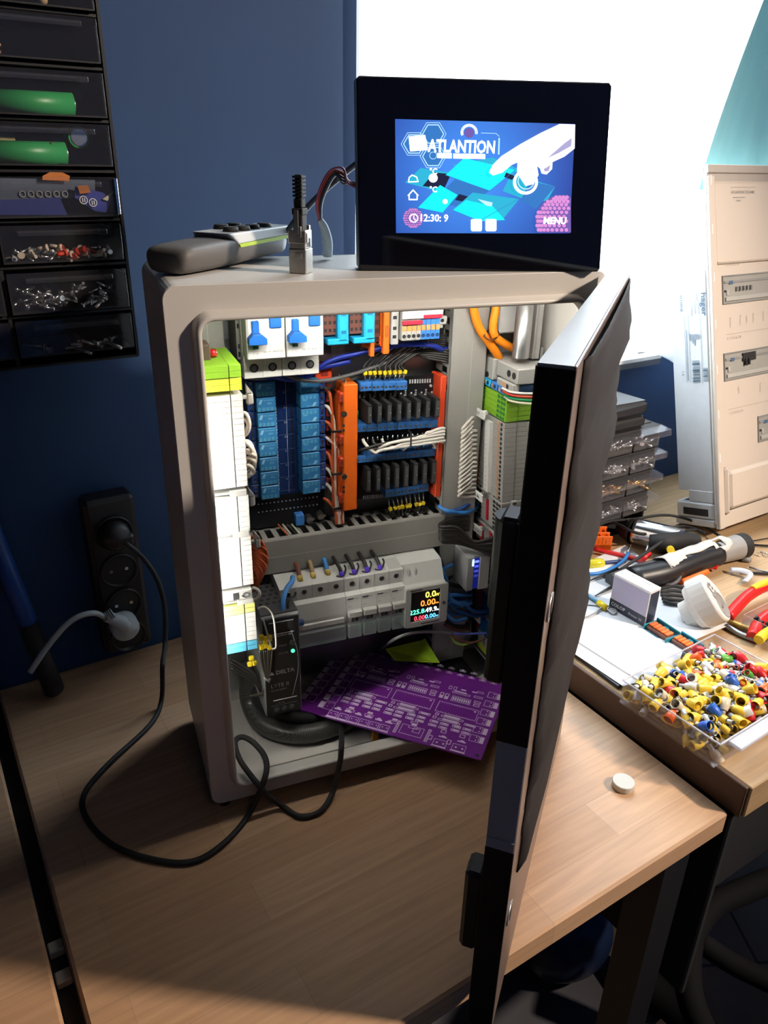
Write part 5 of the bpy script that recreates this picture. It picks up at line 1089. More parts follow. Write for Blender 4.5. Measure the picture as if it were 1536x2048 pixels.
# pictured hand
line(circ(1050, 364, 22, 26), 2.2, SE['white']); line(circ(1051, 362, 16, 22), .8, SE['line'])
sp([(1149, 249), (1148, 297), (1128, 313), (1104, 324), (1080, 338), (1066, 326), (1040, 322), (1022, 330), (1004, 345), (985, 351), (977, 345), (984, 330), (1002, 312), (1040, 288), (1080, 266), (1118, 248)], SE['skin'])
sp([(1034, 320), (1072, 326), (1076, 350), (1066, 368), (1050, 372), (1042, 360), (1033, 345)], SE['skin']); sp([(1078, 334), (1104, 322), (1103, 338), (1092, 349), (1082, 347)], SE['skin']); sp([(1086, 338), (1100, 330), (1096, 342), (1088, 343)], SE['skin2']); sp([(1094, 316), (1128, 286), (1142, 276), (1141, 292), (1116, 306)], SE['skin2'])
m.build('screen_picture', sm_)
# wires behind the display
hp = onb(0, 0, 0)
def tp(u, v, y): return at(u, v, 1, y)
t = thing('wire_harness', 'bundle of thin coloured wires in white tape rising from the cabinet top to the display', 'cable', tp(655, 512, 118))
for i, (c, o) in enumerate(((mat('red_wire', (.6, .05, .03)), 0), (mat('pink_wire', (.5, .12, .2), .4), -3), (WBLK, 3), (mat('ink_blue_wire', (.02, .03, .12), .4), 5), (WBLK, 1), (WGRY, 7))):
    MB().tube([tp(640+o*.3, 442, 112), tp(636+o, 410, 108), tp(645+o, 375+o, 105), tp(664+o, 344+o, 100), tp(686, 346+o*3, 92), tp(698+o, 364, 84), tp(716, 374-o, 72)], .95, c, 6, 5).build('wire_lead', t)
m = MB(); m.tube([tp(639, 438, 112), tp(648, 455, 114), tp(655, 485, 116), tp(655, 512, 118)], 4, mat('white_tape', (.6, .72, .8), .6, noise=.15, scale=300), 12, 5, rad=lambda s: 2.4+2.2*math.sin(min(1, s*1.2)*math.pi*.6)); m.build('tape_wrap', t)
wire('thick_cable', 'thick grey cable rising diagonally behind the display', 'cable', [tp(575, 462, 135), tp(600, 430, 128), tp(650, 380, 118), tp(720, 322, 100), tp(760, 300, 60)], 2.6, mat('slate_cable', (.06, .08, .1), .4), n=10)
# ---- shielded plug + keystone
P0 = on(590, 547, 500); t = thing('network_coupler', 'silver metal network coupler standing upright on the cabinet with a black plug in it', 'network plug', (118, 42, 500))
KM = mat('nickel_metal', (.42, .40, .36), .35, .85, noise=.15, scale=150)
KX = frame(on(585, 544, 500), Vector((.75, -.66, 0)), (0, 0, 1)); KX = frame(on(611, 550, 500)-Vector((0, 0, 0)), Vector((.55, .83, 0)), (0, 0, 1))
KX = Matrix.Rotation(math.radians(52), 4, 'Z'); KX.translation = on(612, 549, 500)      # near vertical edge
m = MB(KX); w1, w2 = 15.5, 14.5; hz = 36; m.box(0, w1, 0, w2, 0, 19, KM, .6); m.box(.5, w1-.5, .5, w2-.5, 19, 30, KM, .6); m.box(-.4, w1-2, -.3, w2+.2, 23, hz-3, KM, .7); m.box(2, 5, -.8, 0, 24, 31, KM, .3); m.box(8, 12, -.8, 0, 20, 27, DMET, .3); m.box(w1-2, w1+1.2, 2, 10, 28, hz, KM, .3); m.box(-1.2, 0, 3, 9, 12, 16, KM, .3); m.box(-1.4, 0, 3, 6, 28, hz, KM, .3); m.build('metal_body', t)
t2 = thing('network_plug', 'black patch plug with ribbed strain relief pushed into the silver coupler', 'network plug', KX@Vector((7, 7, 33)))
m = MB(KX); m.box(2, 12, 3, 11, 31, 46, BLKM, .8); m.box(1.4, 12.6, 2.4, 11.6, 44, 49, BLKM, .6); m.box(3, 11, 3.4, 10.6, 49, 56, BLKM, .8)
for k in range(6): m.box(2.6, 11.4, 3, 11, 57+k*2.7, 58.7+k*2.7, BLKM, .3)
m.box(4.5, 9.5, 4.5, 9.5, 56, 73, BLKM); m.build('boot', t2)
m = MB(KX); m.box(-1.6, -.6, 5, 8.6, 30, 48, KM, .2); m.cyl((.4, 7, 30), (.4, 7, 46), 1.1, METAL, 8); m.build('latch', t2)
# ---- handheld tester
t = thing('handheld_tester', 'chunky grey handheld tester with white panel, lime stripe and round buttons lying on the cabinet', 'remote control', (60, 60, 500))
TG = mat('tester_grey', (.115, .107, .10), .55, noise=.03)
A = on(400, 553, 500); Bq = on(585, 517, 500); ax = (Bq-A); ax.z = 0; ax.normalize()
HX = frame(A-ax*8, ax, (0, 0, 1))
sec = lambda w, h: [(-w*.5+w*.14, 0), (w*.5-w*.14, 0), (w*.5-2, h*.25), (w*.5, h*.62), (w*.5-1.5, h*.9), (w*.5-5, h), (-w*.5+5, h), (-w*.5+1.5, h*.9), (-w*.5, h*.62), (-w*.5+2, h*.25)]
m = MB(HX); st_ = [(-4, 34, 14, 5), (-1, 40, 19, 1.5), (4, 44, 22, 0), (40, 46, 23, 0), (75, 46, 24, 2), (105, 46, 24, 4), (135, 44, 23, 5), (150, 40, 20, 5)]
vs = []; fs = []
CY = 24
for x, w, h, dzq in st_:
    for yy, zz in sec(w, h-dzq*.3): vs.append((x, CY+yy, zz+dzq*.6))
k = 10
for j in range(len(st_)-1):
    for i in range(k): fs.append((j*k+i, (j+1)*k+i, (j+1)*k+(i+1) % k, j*k+(i+1) % k))
fs += [tuple(range(k)), tuple(range(len(vs)-1, len(vs)-k-1, -1))]
m.add(vs, fs, TG, True); m.build('grip_body', t, sub=1)
WP = mat('tester_panel_white', (.55, .57, .57), .35)
m = MB(HX); m.add([(64, CY-22.6, 19), (152, CY-22.2, 21), (152, CY+22, 21), (64, CY+22.6, 19), (56, CY-18.5, 27.2), (152, CY-18.5, 28.2), (152, CY+18.5, 28.2), (56, CY+18.5, 27.2)], [(3, 2, 1, 0), (4, 5, 6, 7), (0, 1, 5, 4), (2, 3, 7, 6), (1, 2, 6, 5), (3, 0, 4, 7)], WP); m.build('top_panel', t, bev=1.2)
if 0:
    vs = []; X0s = [(66, 17), (72, 19.5), (110, 20.5), (140, 20)]
if 0:
  for x, hw in X0s: vs += [(x, CY-hw, 23.4+(x-66)*.012), (x, CY+hw, 23.4+(x-66)*.012)]
if 0: m.add(vs+[v_[:2]+(v_[2]+1.4,) for v_ in vs], [(8, 10, 11, 9), (10, 12, 13, 11), (12, 14, 15, 13)]+[(0, 2, 10, 8), (2, 4, 12, 10), (4, 6, 14, 12), (1, 9, 11, 3), (3, 11, 13, 5), (5, 13, 15, 7), (0, 8, 9, 1), (6, 7, 15, 14)], WP); m.build('top_panel', t)
m = MB(HX); m.add([(66, CY-23.2, 16.4), (152, CY-22.8, 18.2), (152, CY-22.6, 21), (64, CY-23, 19), (66, CY-20, 16.4), (152, CY-20, 18.2), (152, CY-20, 21), (64, CY-20, 19)], [(0, 1, 2, 3), (0, 4, 5, 1), (3, 2, 6, 7), (0, 3, 7, 4), (1, 5, 6, 2), (4, 7, 6, 5)], mat('lime_stripe', (.42, .62, .02), .45)); m.build('side_stripe', t)
for i, (x, y) in enumerate(((74, 14), (88, 12), (88, 34), (104, 13), (106, 33), (124, 14))):
    m = MB(HX); m.cyl((x, CY-24+y+2, 27.4), (x, CY-24+y+2, 31.2), 7, BLKM, 22, r2=5.8); m.build('button', t)
# ================================================================== WALL RACK OF DRAWERS (left)
RI = RM.inverted()
def rb_(u, v, b): q = RI@onb(u, v, b); return q.x, q.z
RK = mat('rack_black', (.008, .0085, .01), .5); DK = mat('drawer_black', (.01, .01, .011), .45)
BF = 200
t = thing('drawer_rack', 'black wall-mounted small parts rack with clear drawers at the left', 'storage rack', T(-60, 318, 402))
m = MB(RM); zz = [(689.9, 726), (652, 686.8), (611, 647), (572.5, 607.8), (531, 566), (493.5, 527), (450, 487.5), (411, 446)]
m.box(-260, 33, 312, 318, 402, 800, RK); m.box(31, 33.5, BF+6, 318, 402, 800, RK); m.box(-262, -260, BF+6, 318, 402, 800, RK); m.box(-79, -76, BF+8, 318, 402, 570, RK)
edges = [402]+[ (zz[i][0]+zz[i+1][1])/2 for i in range(7)][::-1]+[728, 766]
for z in edges: m.box(-260, 33, BF+7, 318, z-1.4, z+1.4, RK, .5)
m.box(-262, 33.5, BF+7, 318, 800, 803, RK)
m.build('rack_frame', t)
def drawer(a0_, a1_, q0, q1, n_):
    m = MB(RM); m.box(a0_, a1_, BF, BF+1.8, q0, q1, CLRD, .3)
    d = m.build('drawer_front', t)
    m = MB(RM); m.box(a0_, a1_, BF+1.8, BF+85, q0, q0+1.2, DK); m.box(a0_, a0_+1.2, BF+1.8, BF+85, q0+1.2, q1-5, DK); m.box(a1_-1.2, a1_, BF+1.8, BF+85, q0+1.2, q1-5, DK); m.box(a0_, a1_, BF+84, BF+85, q0, q1-3, DK); m.build('drawer_tray', t)
    m = MB(RM); m.box(a0_+14, a1_-14, BF-7, BF-.2, q1-5.5, q1-3.6, CLRD, .3); m.box(a0_+14, a1_-14, BF-7.2, BF-6.2, q1-8, q1-4, CLRD, .3); m.build('handle', d)
for i, (q0, q1) in enumerate(zz):
    if i >= 4: drawer(-75, 28, q0+1, q1-1, i); drawer(-180, -80, q0+1, q1-1, i)
    else: drawer(-130, 28, q0+1, q1-1, i)
m = MB(RM); m.box(26.5, 29.5, BF-2, BF-.2, 534, 564, mat('chrome_strip', (.8, .85, .88), .12, 1), .3); tag(m.build('metal_strip', t), 'bright metal strip on the right edge')
# contents
GB = mat('battery_green', (.025, .30, .085), .4)
def battery(a0_, a1_, b, z, r, lab):
    t = thing('battery_cell', lab, 'battery', T((a0_+a1_)/2, b, z-r)); 
    m = MB(RM); m.cyl((a0_, b, z), (a1_, b, z), r, GB, 24); m.build('sleeve', t)
    m = MB(RM); m.cyl((a1_, b, z), (a1_+1.6, b, z), r*.55, METAL, 16); m.cyl((a0_-.5, b, z), (a0_, b, z), r*.85, METAL, 16); m.build('terminal_cap', t)
p1 = rb_(145, 205, 212); battery(p1[0]-66, p1[0], 211.6, 621.5, 9.2, 'green cylindrical battery cell lying in the third drawer from the top')
p1 = rb_(130, 300, 212); battery(p1[0]-66, p1[0], 211.6, 583.3, 9.2, 'green cylindrical battery cell lying in the fourth drawer, in front of the upright one')
t = thing('battery_cell', 'green battery cell seen end-on at the back of the fourth drawer', 'battery', T(-10, 260, 574)); p1 = rb_(157, 275, 228)
m = MB(RM); m.cyl((p1[0], 226, p1[1]), (p1[0], 280, p1[1]), 9, GB, 24); m.build('sleeve', t); MB(RM).cyl((p1[0], 225.3, p1[1]), (p1[0], 226, p1[1]), 7, METAL, 20).build('terminal_cap', t)
p1 = rb_(20, 265, 228); solo(MB(RM).cyl((p1[0]-30, 240, 594), (p1[0]+4, 240, 594), 7, mat('olive_shell', (.3, .28, .12), .5), 20), 'battery_cell', 'olive cream battery cell behind the front green one in the fourth drawer', 'battery', T(p1[0], 240, 587))
solo(MB(RM).tube([(-40, 206, 577), (-28, 206.2, 578), (-22, 206, 584), (-20, 206, 592)], .8, WBRN, 6, 5), 'wire_offcut', 'thin brown wire in front of the green cell in the fourth drawer', 'wire', T(-30, 206, 577))
# blue packet
BPK = mat('packet_blue', (.02, .03, .16), .4); t = thing('plastic_packet', 'torn dark blue plastic packet stuffed in the fifth drawer', 'packet', T(-40, 215, 532))
m = MB(RM)
def rq(pts, b, mt, th=1.0):
    q = [rb_(u, v, b) for u, v in pts]; m.prism(q, b, b+th, mt)
rq([(0, 356), (190, 360), (190, 395), (0, 400)], 212, mat('packet_clear', (.10, .12, .16), .25)); rq([(0, 400), (120, 395), (135, 430), (0, 430)], 209, BPK); rq([(150, 372), (205, 385), (225, 395), (212, 425), (190, 422), (150, 395)], 206, mat('packet_violet', (.04, .05, .28), .35)); m.build('film', t)
m = MB(RM); rq([(85, 352), (100, 344), (125, 345), (140, 352), (138, 362), (85, 360)], 207, mat('packet_orange', (.5, .16, .03), .5)); rq([(155, 372), (175, 370), (182, 385), (160, 388)], 203, mat('packet_orange', (.5, .16, .03))); rq([(205, 398), (228, 382), (215, 402)], 204, mat('packet_cream', (.45, .43, .3), .6)); tag(m.build('label', t), 'torn orange and cream pieces')
m = MB(RM)
for i, (u, v) in enumerate(((167, 400), (186, 405))):
    x, z = rb_(u, v, 205); m.ring([(x+3.6*math.cos(a), z+3.6*math.sin(a)) for a in [k*math.pi/8 for k in range(16)]], [(x+2.9*math.cos(a), z+2.9*math.sin(a)) for a in [k*math.pi/8 for k in range(16)]], 204.4, 205, SILKW); m.box(x-1.2, x-.4, 204.4, 205, z-1.8, z+1.8, SILKW); m.box(x+.6, x+1.4, 204.4, 205, z-1.8, z+1.8, SILKW)
for i, ch in enumerate('COLUMNS'):
    if i < 6:
        x, z = rb_(45+i*17, 388, 211); m.ring([(x+2.8*math.cos(a), z+2.8*math.sin(a)) for a in [k*math.pi/6 for k in range(12)]], [(x+2*math.cos(a), z+2*math.sin(a)) for a in [k*math.pi/6 for k in range(12)]], 210.5, 211.2, PRNT)
m.build('printed_symbols', t)
# small hardware in drawers : individual fasteners
def screw_obj(mt, L_, r, lab, cat, nm, grp):
    t = thing(nm, lab, cat, (0, 0, 0), grp); m = MB(); m.cyl((0, 0, 0), (L_, 0, 0), r, mt, 8); m.build('shank', t); m = MB(); m.cyl((-r*1.4, 0, 0), (0, 0, 0), r*2, mt, 10); m.build('head', t); return t
def scatter(proto, n_, fa, first=[None]):
    for i in range(n_):
        loc, rot = fa(i)
        if i == 0: proto.location = Vector(loc)*MM; proto.rotation_euler = rot; proto['_b'] = (0, 0, 0)
        else: dup(proto, loc, rot=rot)
rnd = random.Random(5)
def ina(a0_, a1_, b0_, b1_, z0_, zr): return lambda i: (T(rnd.uniform(a0_, a1_), rnd.uniform(b0_, b1_), z0_+rnd.uniform(0, zr)), (rnd.uniform(-.3, .3), rnd.uniform(-.5, .5), rnd.uniform(0, 6.28)))
scatter(screw_obj(METAL, 9, 1.2, 'small shiny fastener in the sixth drawer with the red and white ferrules', 'fastener', 'fastener', 'fasteners in the sixth drawer'), 30, ina(-66, 20, 204, 216, 497, 8))
scatter(screw_obj(mat('red_ferrule', (.6, .04, .02), .4), 7, 1.6, 'small red ferrule in the sixth drawer from the top', 'ferrule', 'ferrule', 'red ferrules in the sixth drawer'), 12, ina(-30, 2, 203, 212, 498, 8))
scatter(screw_obj(mat('cream_ferrule', (.6, .5, .4), .4), 8, 1.5, 'small cream ferrule in the sixth drawer from the top', 'ferrule', 'ferrule', 'cream ferrules in the sixth drawer'), 14, ina(-60, 20, 203, 212, 498, 9))
scatter(screw_obj(METAL, 11, 1.3, 'steel screw heaped in the seventh drawer from the top', 'screw', 'screw', 'screws in the seventh drawer'), 46, ina(-68, 20, 203, 222, 453, 18))
scatter(screw_obj(DMET, 20, 1.5, 'long dark bolt lying in the lowest drawer', 'bolt', 'bolt', 'bolts in the lowest drawer'), 14, ina(-62, 10, 204, 214, 414, 6))
scatter(screw_obj(mat('copper_bits', (.6, .35, .25), .4, .8), 5, 1.2, 'small coppery part in the second drawer from the top', 'small part', 'metal_part', 'coppery parts in the second drawer'), 8, ina(-75, -50, 204, 212, 655, 6))
solo(MB(RM).sphere((-10, 210, 696), 4, mat('wood_bead', (.5, .35, .2), .5)), 'wooden_bead', 'small round tan bead in the topmost visible drawer', 'bead', T(-10, 210, 692))
# ---- power strip on the wall
t = thing('power_strip', 'black wall-mounted power strip with four round sockets left of the cabinet', 'power strip', T(0, 318, 10))
m = MB(RM); m.box(-29, 29, 285, 318, 12, 222, BLACK, 5); m.build('housing', t)
for z in (178, 128, 80, 34):
    m = MB(RM); m.lathe((0, 285, z), (0, -1, 0), [(0, 22), (3, 22), (3.4, 21), (3, 19.6), (-.1, 19.4), (-.2, 0.01)], BLACK, 28); m.cyl((-9, 285, z), (-9, 284.3, z), 2.2, METAL, 10); m.cyl((9, 285, z), (9, 284.3, z), 2.2, METAL, 10); m.build('socket', t)
t = thing('mains_plug', 'black angled plug in the top socket of the power strip', 'plug', T(0, 280, 178)); m = MB(RM); m.lathe((0, 284, 178), (0, -1, 0), [(0, 18), (14, 17), (20, 12), (22, .01)], BLACK, 24); m.box(-5, 18, 262, 276, 168, 182, BLACK, 3); m.build('plug_body', t)
t = thing('mains_plug', 'pale grey angled plug in the lowest socket of the power strip', 'plug', T(0, 276, 34)); PG = mat('pale_plug_plastic', (.48, .53, .56), .45)
m = MB(RM); p_ = rb_(255, 1263, 262); m.lathe((p_[0], 284, p_[1]), (0, -1, 0), [(0, 17), (16, 16.5), (20, 14), (21.5, .01)], PG, 28); q_ = rb_(212, 1238, 262); m.tube([(p_[0], 270, p_[1]+4), ((p_[0]+q_[0])/2, 268, (p_[1]+q_[1])/2+5), (q_[0], 266, q_[1])], 8, PG, 14, 6, rad=lambda s: 11-6*s); m.build('plug_body', t)
m = MB(RM); m.tube([(q_[0], 266, q_[1]), (rb_(190, 1228, 262)[0], 264, rb_(190, 1228, 262)[1]), (rb_(160, 1232, 262)[0], 262, rb_(160, 1232, 262)[1]), (rb_(130, 1252, 262)[0], 262, rb_(130, 1252, 262)[1]), (rb_(90, 1300, 258)[0], 258, rb_(90, 1300, 258)[1]), (rb_(60, 1345, 255)[0], 255, rb_(60, 1345, 255)[1])], 3.4, PG, 12, 6); m.build('cord', t)
for k in range(4): x = q_[0]+2+k*2.2; MB(RM).cyl((x, 266, q_[1]+.6+k*.9), (x+1, 266, q_[1]+1+k*.9), 6.2-.0*k, PG, 14).build('strain_relief', t)
wire('thin_cable', 'thin dark cord lying along the foot of the wall beside the power strip', 'cable', [on(290, 1275, ZT+2), on(320, 1272, ZT+2), on(350, 1262, ZT+2), on(395, 1250, ZT+2)], 2, BLACK)
# ---- blue and black handle at the left edge
p0 = on(108, 1378, ZT+10); p1 = CP+(ray(-25, 1040)*((p0-CP).dot(CF)*.93)); d = (p1-p0).normalized(); L_ = (p1-p0).length
t = thing('hand_tool', 'long black and blue tool handle leaning at the left edge of the picture', 'hand tool', p0)
kf = .43
MB().lathe(p0-d*6, d, [(0, .01), (0, 8), (4, 11.5), (L_*kf, 11), (L_*kf+.1, 9.6), (L_*kf+1, .01)], BLKM, 20).build('grip', t)
MB().lathe(p0-d*6, d, [(L_*kf+.2, 9.6), (L_*kf+3, 10.8), (L_+60, 10.4), (L_+60, .01)], mat('handle_blue', (.01, .07, .33), .4), 20).build('shaft', t)
# ================================================================== BENCH
def B(u, v, h=0): return on(u, v, ZB+h)
# papers and notebook
def sheet(nm, lab, pts, h, th, mt, extra=None):
    P_ = [B(u, v, h) for u, v in pts]; m = MB(); n_ = len(P_); m.add([q for q in P_]+[q-Vector((0, 0, th)) for q in P_], [tuple(range(n_)), tuple(range(2*n_-1, n_-1, -1))]+[(i, n_+i, n_+(i+1) % n_, (i+1) % n_) for i in range(n_)], mt)
    t = thing(nm, lab, 'paper' if 'paper' in nm else 'notebook', P_[0]-Vector((0, 0, th))); m.build('sheet' if 'paper' in nm else 'cover', t); return t
PAP = mat('white_paper', (.86, .87, .9), .6, noise=.02)
nb = sheet('notebook', 'dark grey notebook lying under the white sheets along the bench edge', [(1060, 1240), (1095, 1220), (1240, 1300), (1290, 1350), (1236, 1372)], 5, 4.6, mat('notebook_dark', (.03, .035, .045), .5))
t = sheet('paper_sheet', 'white paper sheet with a ruled line lying on the dark notebook', [(1048, 1240), (1080, 1215), (1370, 1290), (1350, 1345), (1246, 1372)], 6.2, .5, PAP)
m = MB(); a_, b_, c_, d_ = B(1150, 1285, 6.4), B(1330, 1405, 6.4), B(1330, 1402, 6.4), B(1150, 1282.6, 6.4)
m.add([B(1130, 1270, 6.4), B(1275, 1362, 6.4), B(1277, 1359.5, 6.4), B(1131, 1267, 6.4)], [(0, 1, 2, 3)], PRNT); m.text('1  2  3  4', B(1196, 1332, 6.4), B(1260, 1372, 6.4)-B(1196, 1332, 6.4), Vector((.55, .8, 0)), 3.4, PRNT); m.build('printed_line', t)
sheet('paper_sheet', 'white paper sheet under the ink box and the ring terminal', [(1090, 1160), (1250, 1090), (1460, 1250), (1290, 1320), (1090, 1240)], 5.4, .4, PAP)
sheet('paper_sheet', 'printed paper sheet sticking out beneath the pointed tools', [(1080, 1140), (1180, 1150), (1260, 1170), (1240, 1215), (1080, 1200)], 7.2, .4, mat('grey_printed_paper', (.6, .63, .67), .6, noise=.12, scale=400))
# ink pad box
A, Bc, Cc = B(1217, 1217, 7), B(1302, 1256, 7), B(1330, 1217, 7)
A, Bc = B(1218, 1212, 7), B(1288, 1252, 7)
bx = (Bc-A); LW_ = bx.length; BX = frame(A, bx, (0, 0, 1)); hh = hit(1229, 1146, BX)[1]; dp = 22
t = thing('stamp_ink_box', 'white and lilac cardboard ink pad box with a dark blue base on the papers', 'box', A)
INK = mat('box_navy', (.012, .014, .04), .35); LIL = mat('box_lilac', (.42, .38, .52), .45); BWH = mat('box_white', (.85, .84, .85), .45)
m = MB(BX); m.box(0, LW_, 0, dp, 0, hh, BWH, .6); m.build('carton', t, bev=.5)
m = MB(BX); m.box(.8, LW_-.8, -.25, .1, hh*.27, hh*.93, LIL); m.box(0, LW_+.2, -.35, .1, 0, hh*.26, INK); m.box(LW_-.1, LW_+.3, 2, dp-2.2, 1, hh-4, INK, .2); m.build('printed_panels', t)
m = MB(BX); m.text('COLOP', (3, -.35, hh*.09), (1, 0, 0), (0, 0, 1), 7, SILKW, bold=.02); m.text('Printer 30', (LW_*.55, -.35, hh*.08), (1, 0, 0), (0, 0, 1), 5.2, SILKW); m.text('BLACK  SCHWARZ', (LW_*.3, dp*.62, hh), (1, 0, 0), (0, 1, 0), 3.6, DRK); m.text('E/30', (LW_*.45, dp*.3, hh), (1, 0, 0), (0, 1, 0), 3, PRNT); m.build('printed_marking', t)
# teal lever connectors
def tealc(u0, v0, u1, v1, lab):
    A = B(u0, v0, 1); Bc = B(u1, v1, 1); x = Bc-A; F = frame(A, x, (0, 0, 1)); L_ = x.length
    t = thing('lever_connector', lab, 'wire connector', A, 'teal lever connector trays on the bench')
    m = MB(F); m.box(0, L_, 0, 26, 0, 2, TEAL, .4); m.box(0, 2.2, 0, 26, 2, 11, TEAL, .5); m.box(L_-2.2, L_, 0, 26, 2, 11, TEAL, .5); m.box(0, L_, 23.5, 26, 0, 14, TEAL, .8); m.box(0, L_, 0, 2, 0, 5, TEAL, .4); m.box(L_*.4, L_*.6, 20, 23.5, 8, 11, TEAL, .6); m.build('tray', t)
    m = MB(F); m.box(3, L_-3, 3, 18, 2, 10, BRWN, .6)
    for k in range(5): m.box(4+k*(L_-8)/5, 3.2+(k+.8)*(L_-8)/5, 2.7, 3.1, 3, 6, mat('smoked_slot', (.05, .015, .01)))
    m.build('connector_body', t)
    for k in range(5): MB(F).box(3.6+k*(L_-7)/5, 3+(k+.92)*(L_-7)/5, 6, 18.5, 10, 12.6, ORNG, .7).build('lever', t)
tealc(1284, 1262, 1330, 1293, 'teal connector tray with orange levers, nearer the ink box'); tealc(1333, 1290, 1378, 1319, 'teal connector tray with orange levers, nearer the clear ferrule box')
# travel adapter
t = thing('travel_adapter', 'white travel plug adapter with round socket standing beside the red pliers', 'plug adapter', B(1420, 1262))
fc = B(1440, 1240, 30); AX = Vector((.93, -.30, .22)).normalized()
fr_ = frame(B(1432, 1205, 36), Vector((.42, .88, 0)), (0, 0, 1)); 
ax = Vector((.56, -.5, .66)).normalized(); up = Vector((0, 0, 1)); xx = up.cross(ax).normalized(); up = ax.cross(xx)
AM = Matrix((xx, ax, up)).transposed().to_4x4(); AM.translation = B(1428, 1200, 40); AM = AM@Matrix.Scale(1.32, 4)   # local y points to the socket face
AW = mat('adapter_white', (.84, .82, .78), .35, noise=.01)
def eggsec(sx, sz, n_=28, top=1.25):
    out = []
    for k in range(n_):
        a = 2*math.pi*k/n_; x = sx*math.cos(a); z = sz*math.sin(a); out.append((x*(1-.28*max(0, math.sin(a))), z*(top if z > 0 else 1)))
    return out
m = MB(AM); lv = [(-34, .5, .52, -6), (-33, .58, .6, -6), (-22, .6, .62, -6), (-21.5, .84, .84, -2), (-16, .9, .9, -1), (-15, 1, 1, 0), (2, 1, 1, 0), (4, .95, .96, 0)]
vs = []; n_ = 28
for y, sx, sz, oz in lv:
    for x, z in eggsec(24*sx, 24*sz): vs.append((x, y, z+oz))
fs = [(j*n_+k, j*n_+(k+1) % n_, (j+1)*n_+(k+1) % n_, (j+1)*n_+k) for j in range(len(lv)-1) for k in range(n_)]+[tuple(range(n_))[::-1], tuple(range((len(lv)-1)*n_, len(lv)*n_))]
m.add(vs, fs, AW, False); m.build('body', t, bev=.8)
m = MB(AM); SG = mat('adapter_slot', (.22, .2, .18), .6); m.lathe((0, 4.1, -8), (0, 1, 0), [(-.05, .01), (-.05, 12.5), (.4, 13), (.5, 14), (0, 14.4)], mat('adapter_recess', (.33, .32, .3), .5), 26)
for dx_, dz_, w_, h_ in ((4, 15, 5, 3), (-2, 18, 9, 2.4), (5, 10, 4, 3), (-4, 12, 3, 8), (6, 5, 5, 2.4), (-7, 7, 3, 5), (0, 6, 3, 3)): m.box(dx_-w_/2, dx_+w_/2, 4, 4.5, dz_-h_/2, dz_+h_/2, SG, .2)
m.box(-6, 6, 4, 4.8, -9.5, -6.5, SG, .3); m.build('socket_face', t)
m = MB(AM)
for x in (-9, 9): m.cyl((x, -34, -6), (x, -54, -6), 2.2, METAL, 14)
m.build('pin', t)
# pliers
RH = mat('plier_red', (.7, .012, .01), .35)
t = thing('pliers', 'red and yellow handled pliers behind the travel adapter at the right edge', 'pliers', B(1500, 1240))
m = MB(); m.tube([B(1455, 1235, 10), B(1475, 1212, 14), B(1498, 1190, 18), B(1530, 1172, 20), B(1570, 1160, 20)], 8, RH, 14, 6); m.build('handle', t)
m = MB(); m.tube([B(1505, 1275, 8), B(1515, 1250, 10), B(1535, 1232, 12), B(1570, 1215, 12)], 8, RH, 14, 6); m.build('handle', t)
MB().tube([B(1505, 1178, 24), B(1520, 1170, 26), B(1545, 1160, 27)], 5, YEL, 10, 5).build('grip_inlay', t); m = MB(); m.tube([B(1517, 1280, 12), B(1530, 1268, 14), B(1560, 1252, 15)], 6.5, YEL, 12, 5); m.build('grip_inlay', t)
m = MB(); m.tube([B(1455, 1242, 5), B(1480, 1252, 5), B(1508, 1262, 6)], 4.5, mat('brass_worn', (.42, .26, .06), .4, .6), 12, 5); m.build('jaw', t); m = MB(); m.tube([B(1452, 1252, 4), B(1480, 1268, 4), B(1512, 1280, 5)], 4, DMET, 12, 5); m.build('jaw', t)
t = thing('pliers', 'red handled pliers with orange inlay lying under the black crimping tool', 'pliers', B(1390, 1150)); m = MB(); m.tube([B(1350, 1160, 6), B(1385, 1142, 10), B(1420, 1128, 12), B(1433, 1130, 10)], 8, RH, 14, 6, .7); m.build('handle', t); MB().tube([B(1362, 1163, 10), B(1390, 1153, 13), B(1415, 1143, 14)], 4, ORNG, 10, 5).build('grip_inlay', t)
# small clear cover bits behind the adapter
m = MB(); m.tube([B(1460, 1140, 6), B(1485, 1142, 10), B(1500, 1150, 8), B(1488, 1165, 6)], 5, mat('milky_plastic', (.6, .62, .66), .3), 10, 5, .5); solo(m, 'plastic_sleeve', 'milky bent plastic sleeve behind the travel adapter', 'sleeve', B(1460, 1140)); 
# crimping / hot tool : black body, grey conical end with black cap, white wrap
t = thing('hot_air_tool', 'black cylindrical tool with grey end and white paper wrap lying across the bench', 'power tool', B(1380, 1160))
a1_, a2_, a3_ = B(1255, 1150, 14), B(1360, 1135, 17), B(1485, 1095, 19); dd = (a3_-B(1345, 1155, 18)); dd.normalize(); 
q0 = B(1240, 1165, 14); q1 = B(1330, 1140, 17); 
MB().tube([B(1222, 1165, 12), B(1270, 1148, 16), B(1330, 1130, 18)], 13, DGREY, 18, 5).build('front_tube', t)
MB().tube([B(1262, 1160, 15), B(1330, 1145, 18), B(1400, 1118, 20), B(1432, 1108, 20)], 19, BLACK, 20, 5).build('body', t)
MB().tube([B(1420, 1112, 21), B(1445, 1103, 21), B(1478, 1093, 21)], 18, mat('tool_grey', (.33, .32, .31), .5), 22, 5, rad=lambda s: 15.5+4.5*s).build('end_cone', t)
MB().tube([B(1474, 1094, 21), B(1486, 1091, 21), B(1488, 1090.5, 21)], 20, BLKM, 22, 4).build('end_cap', t)
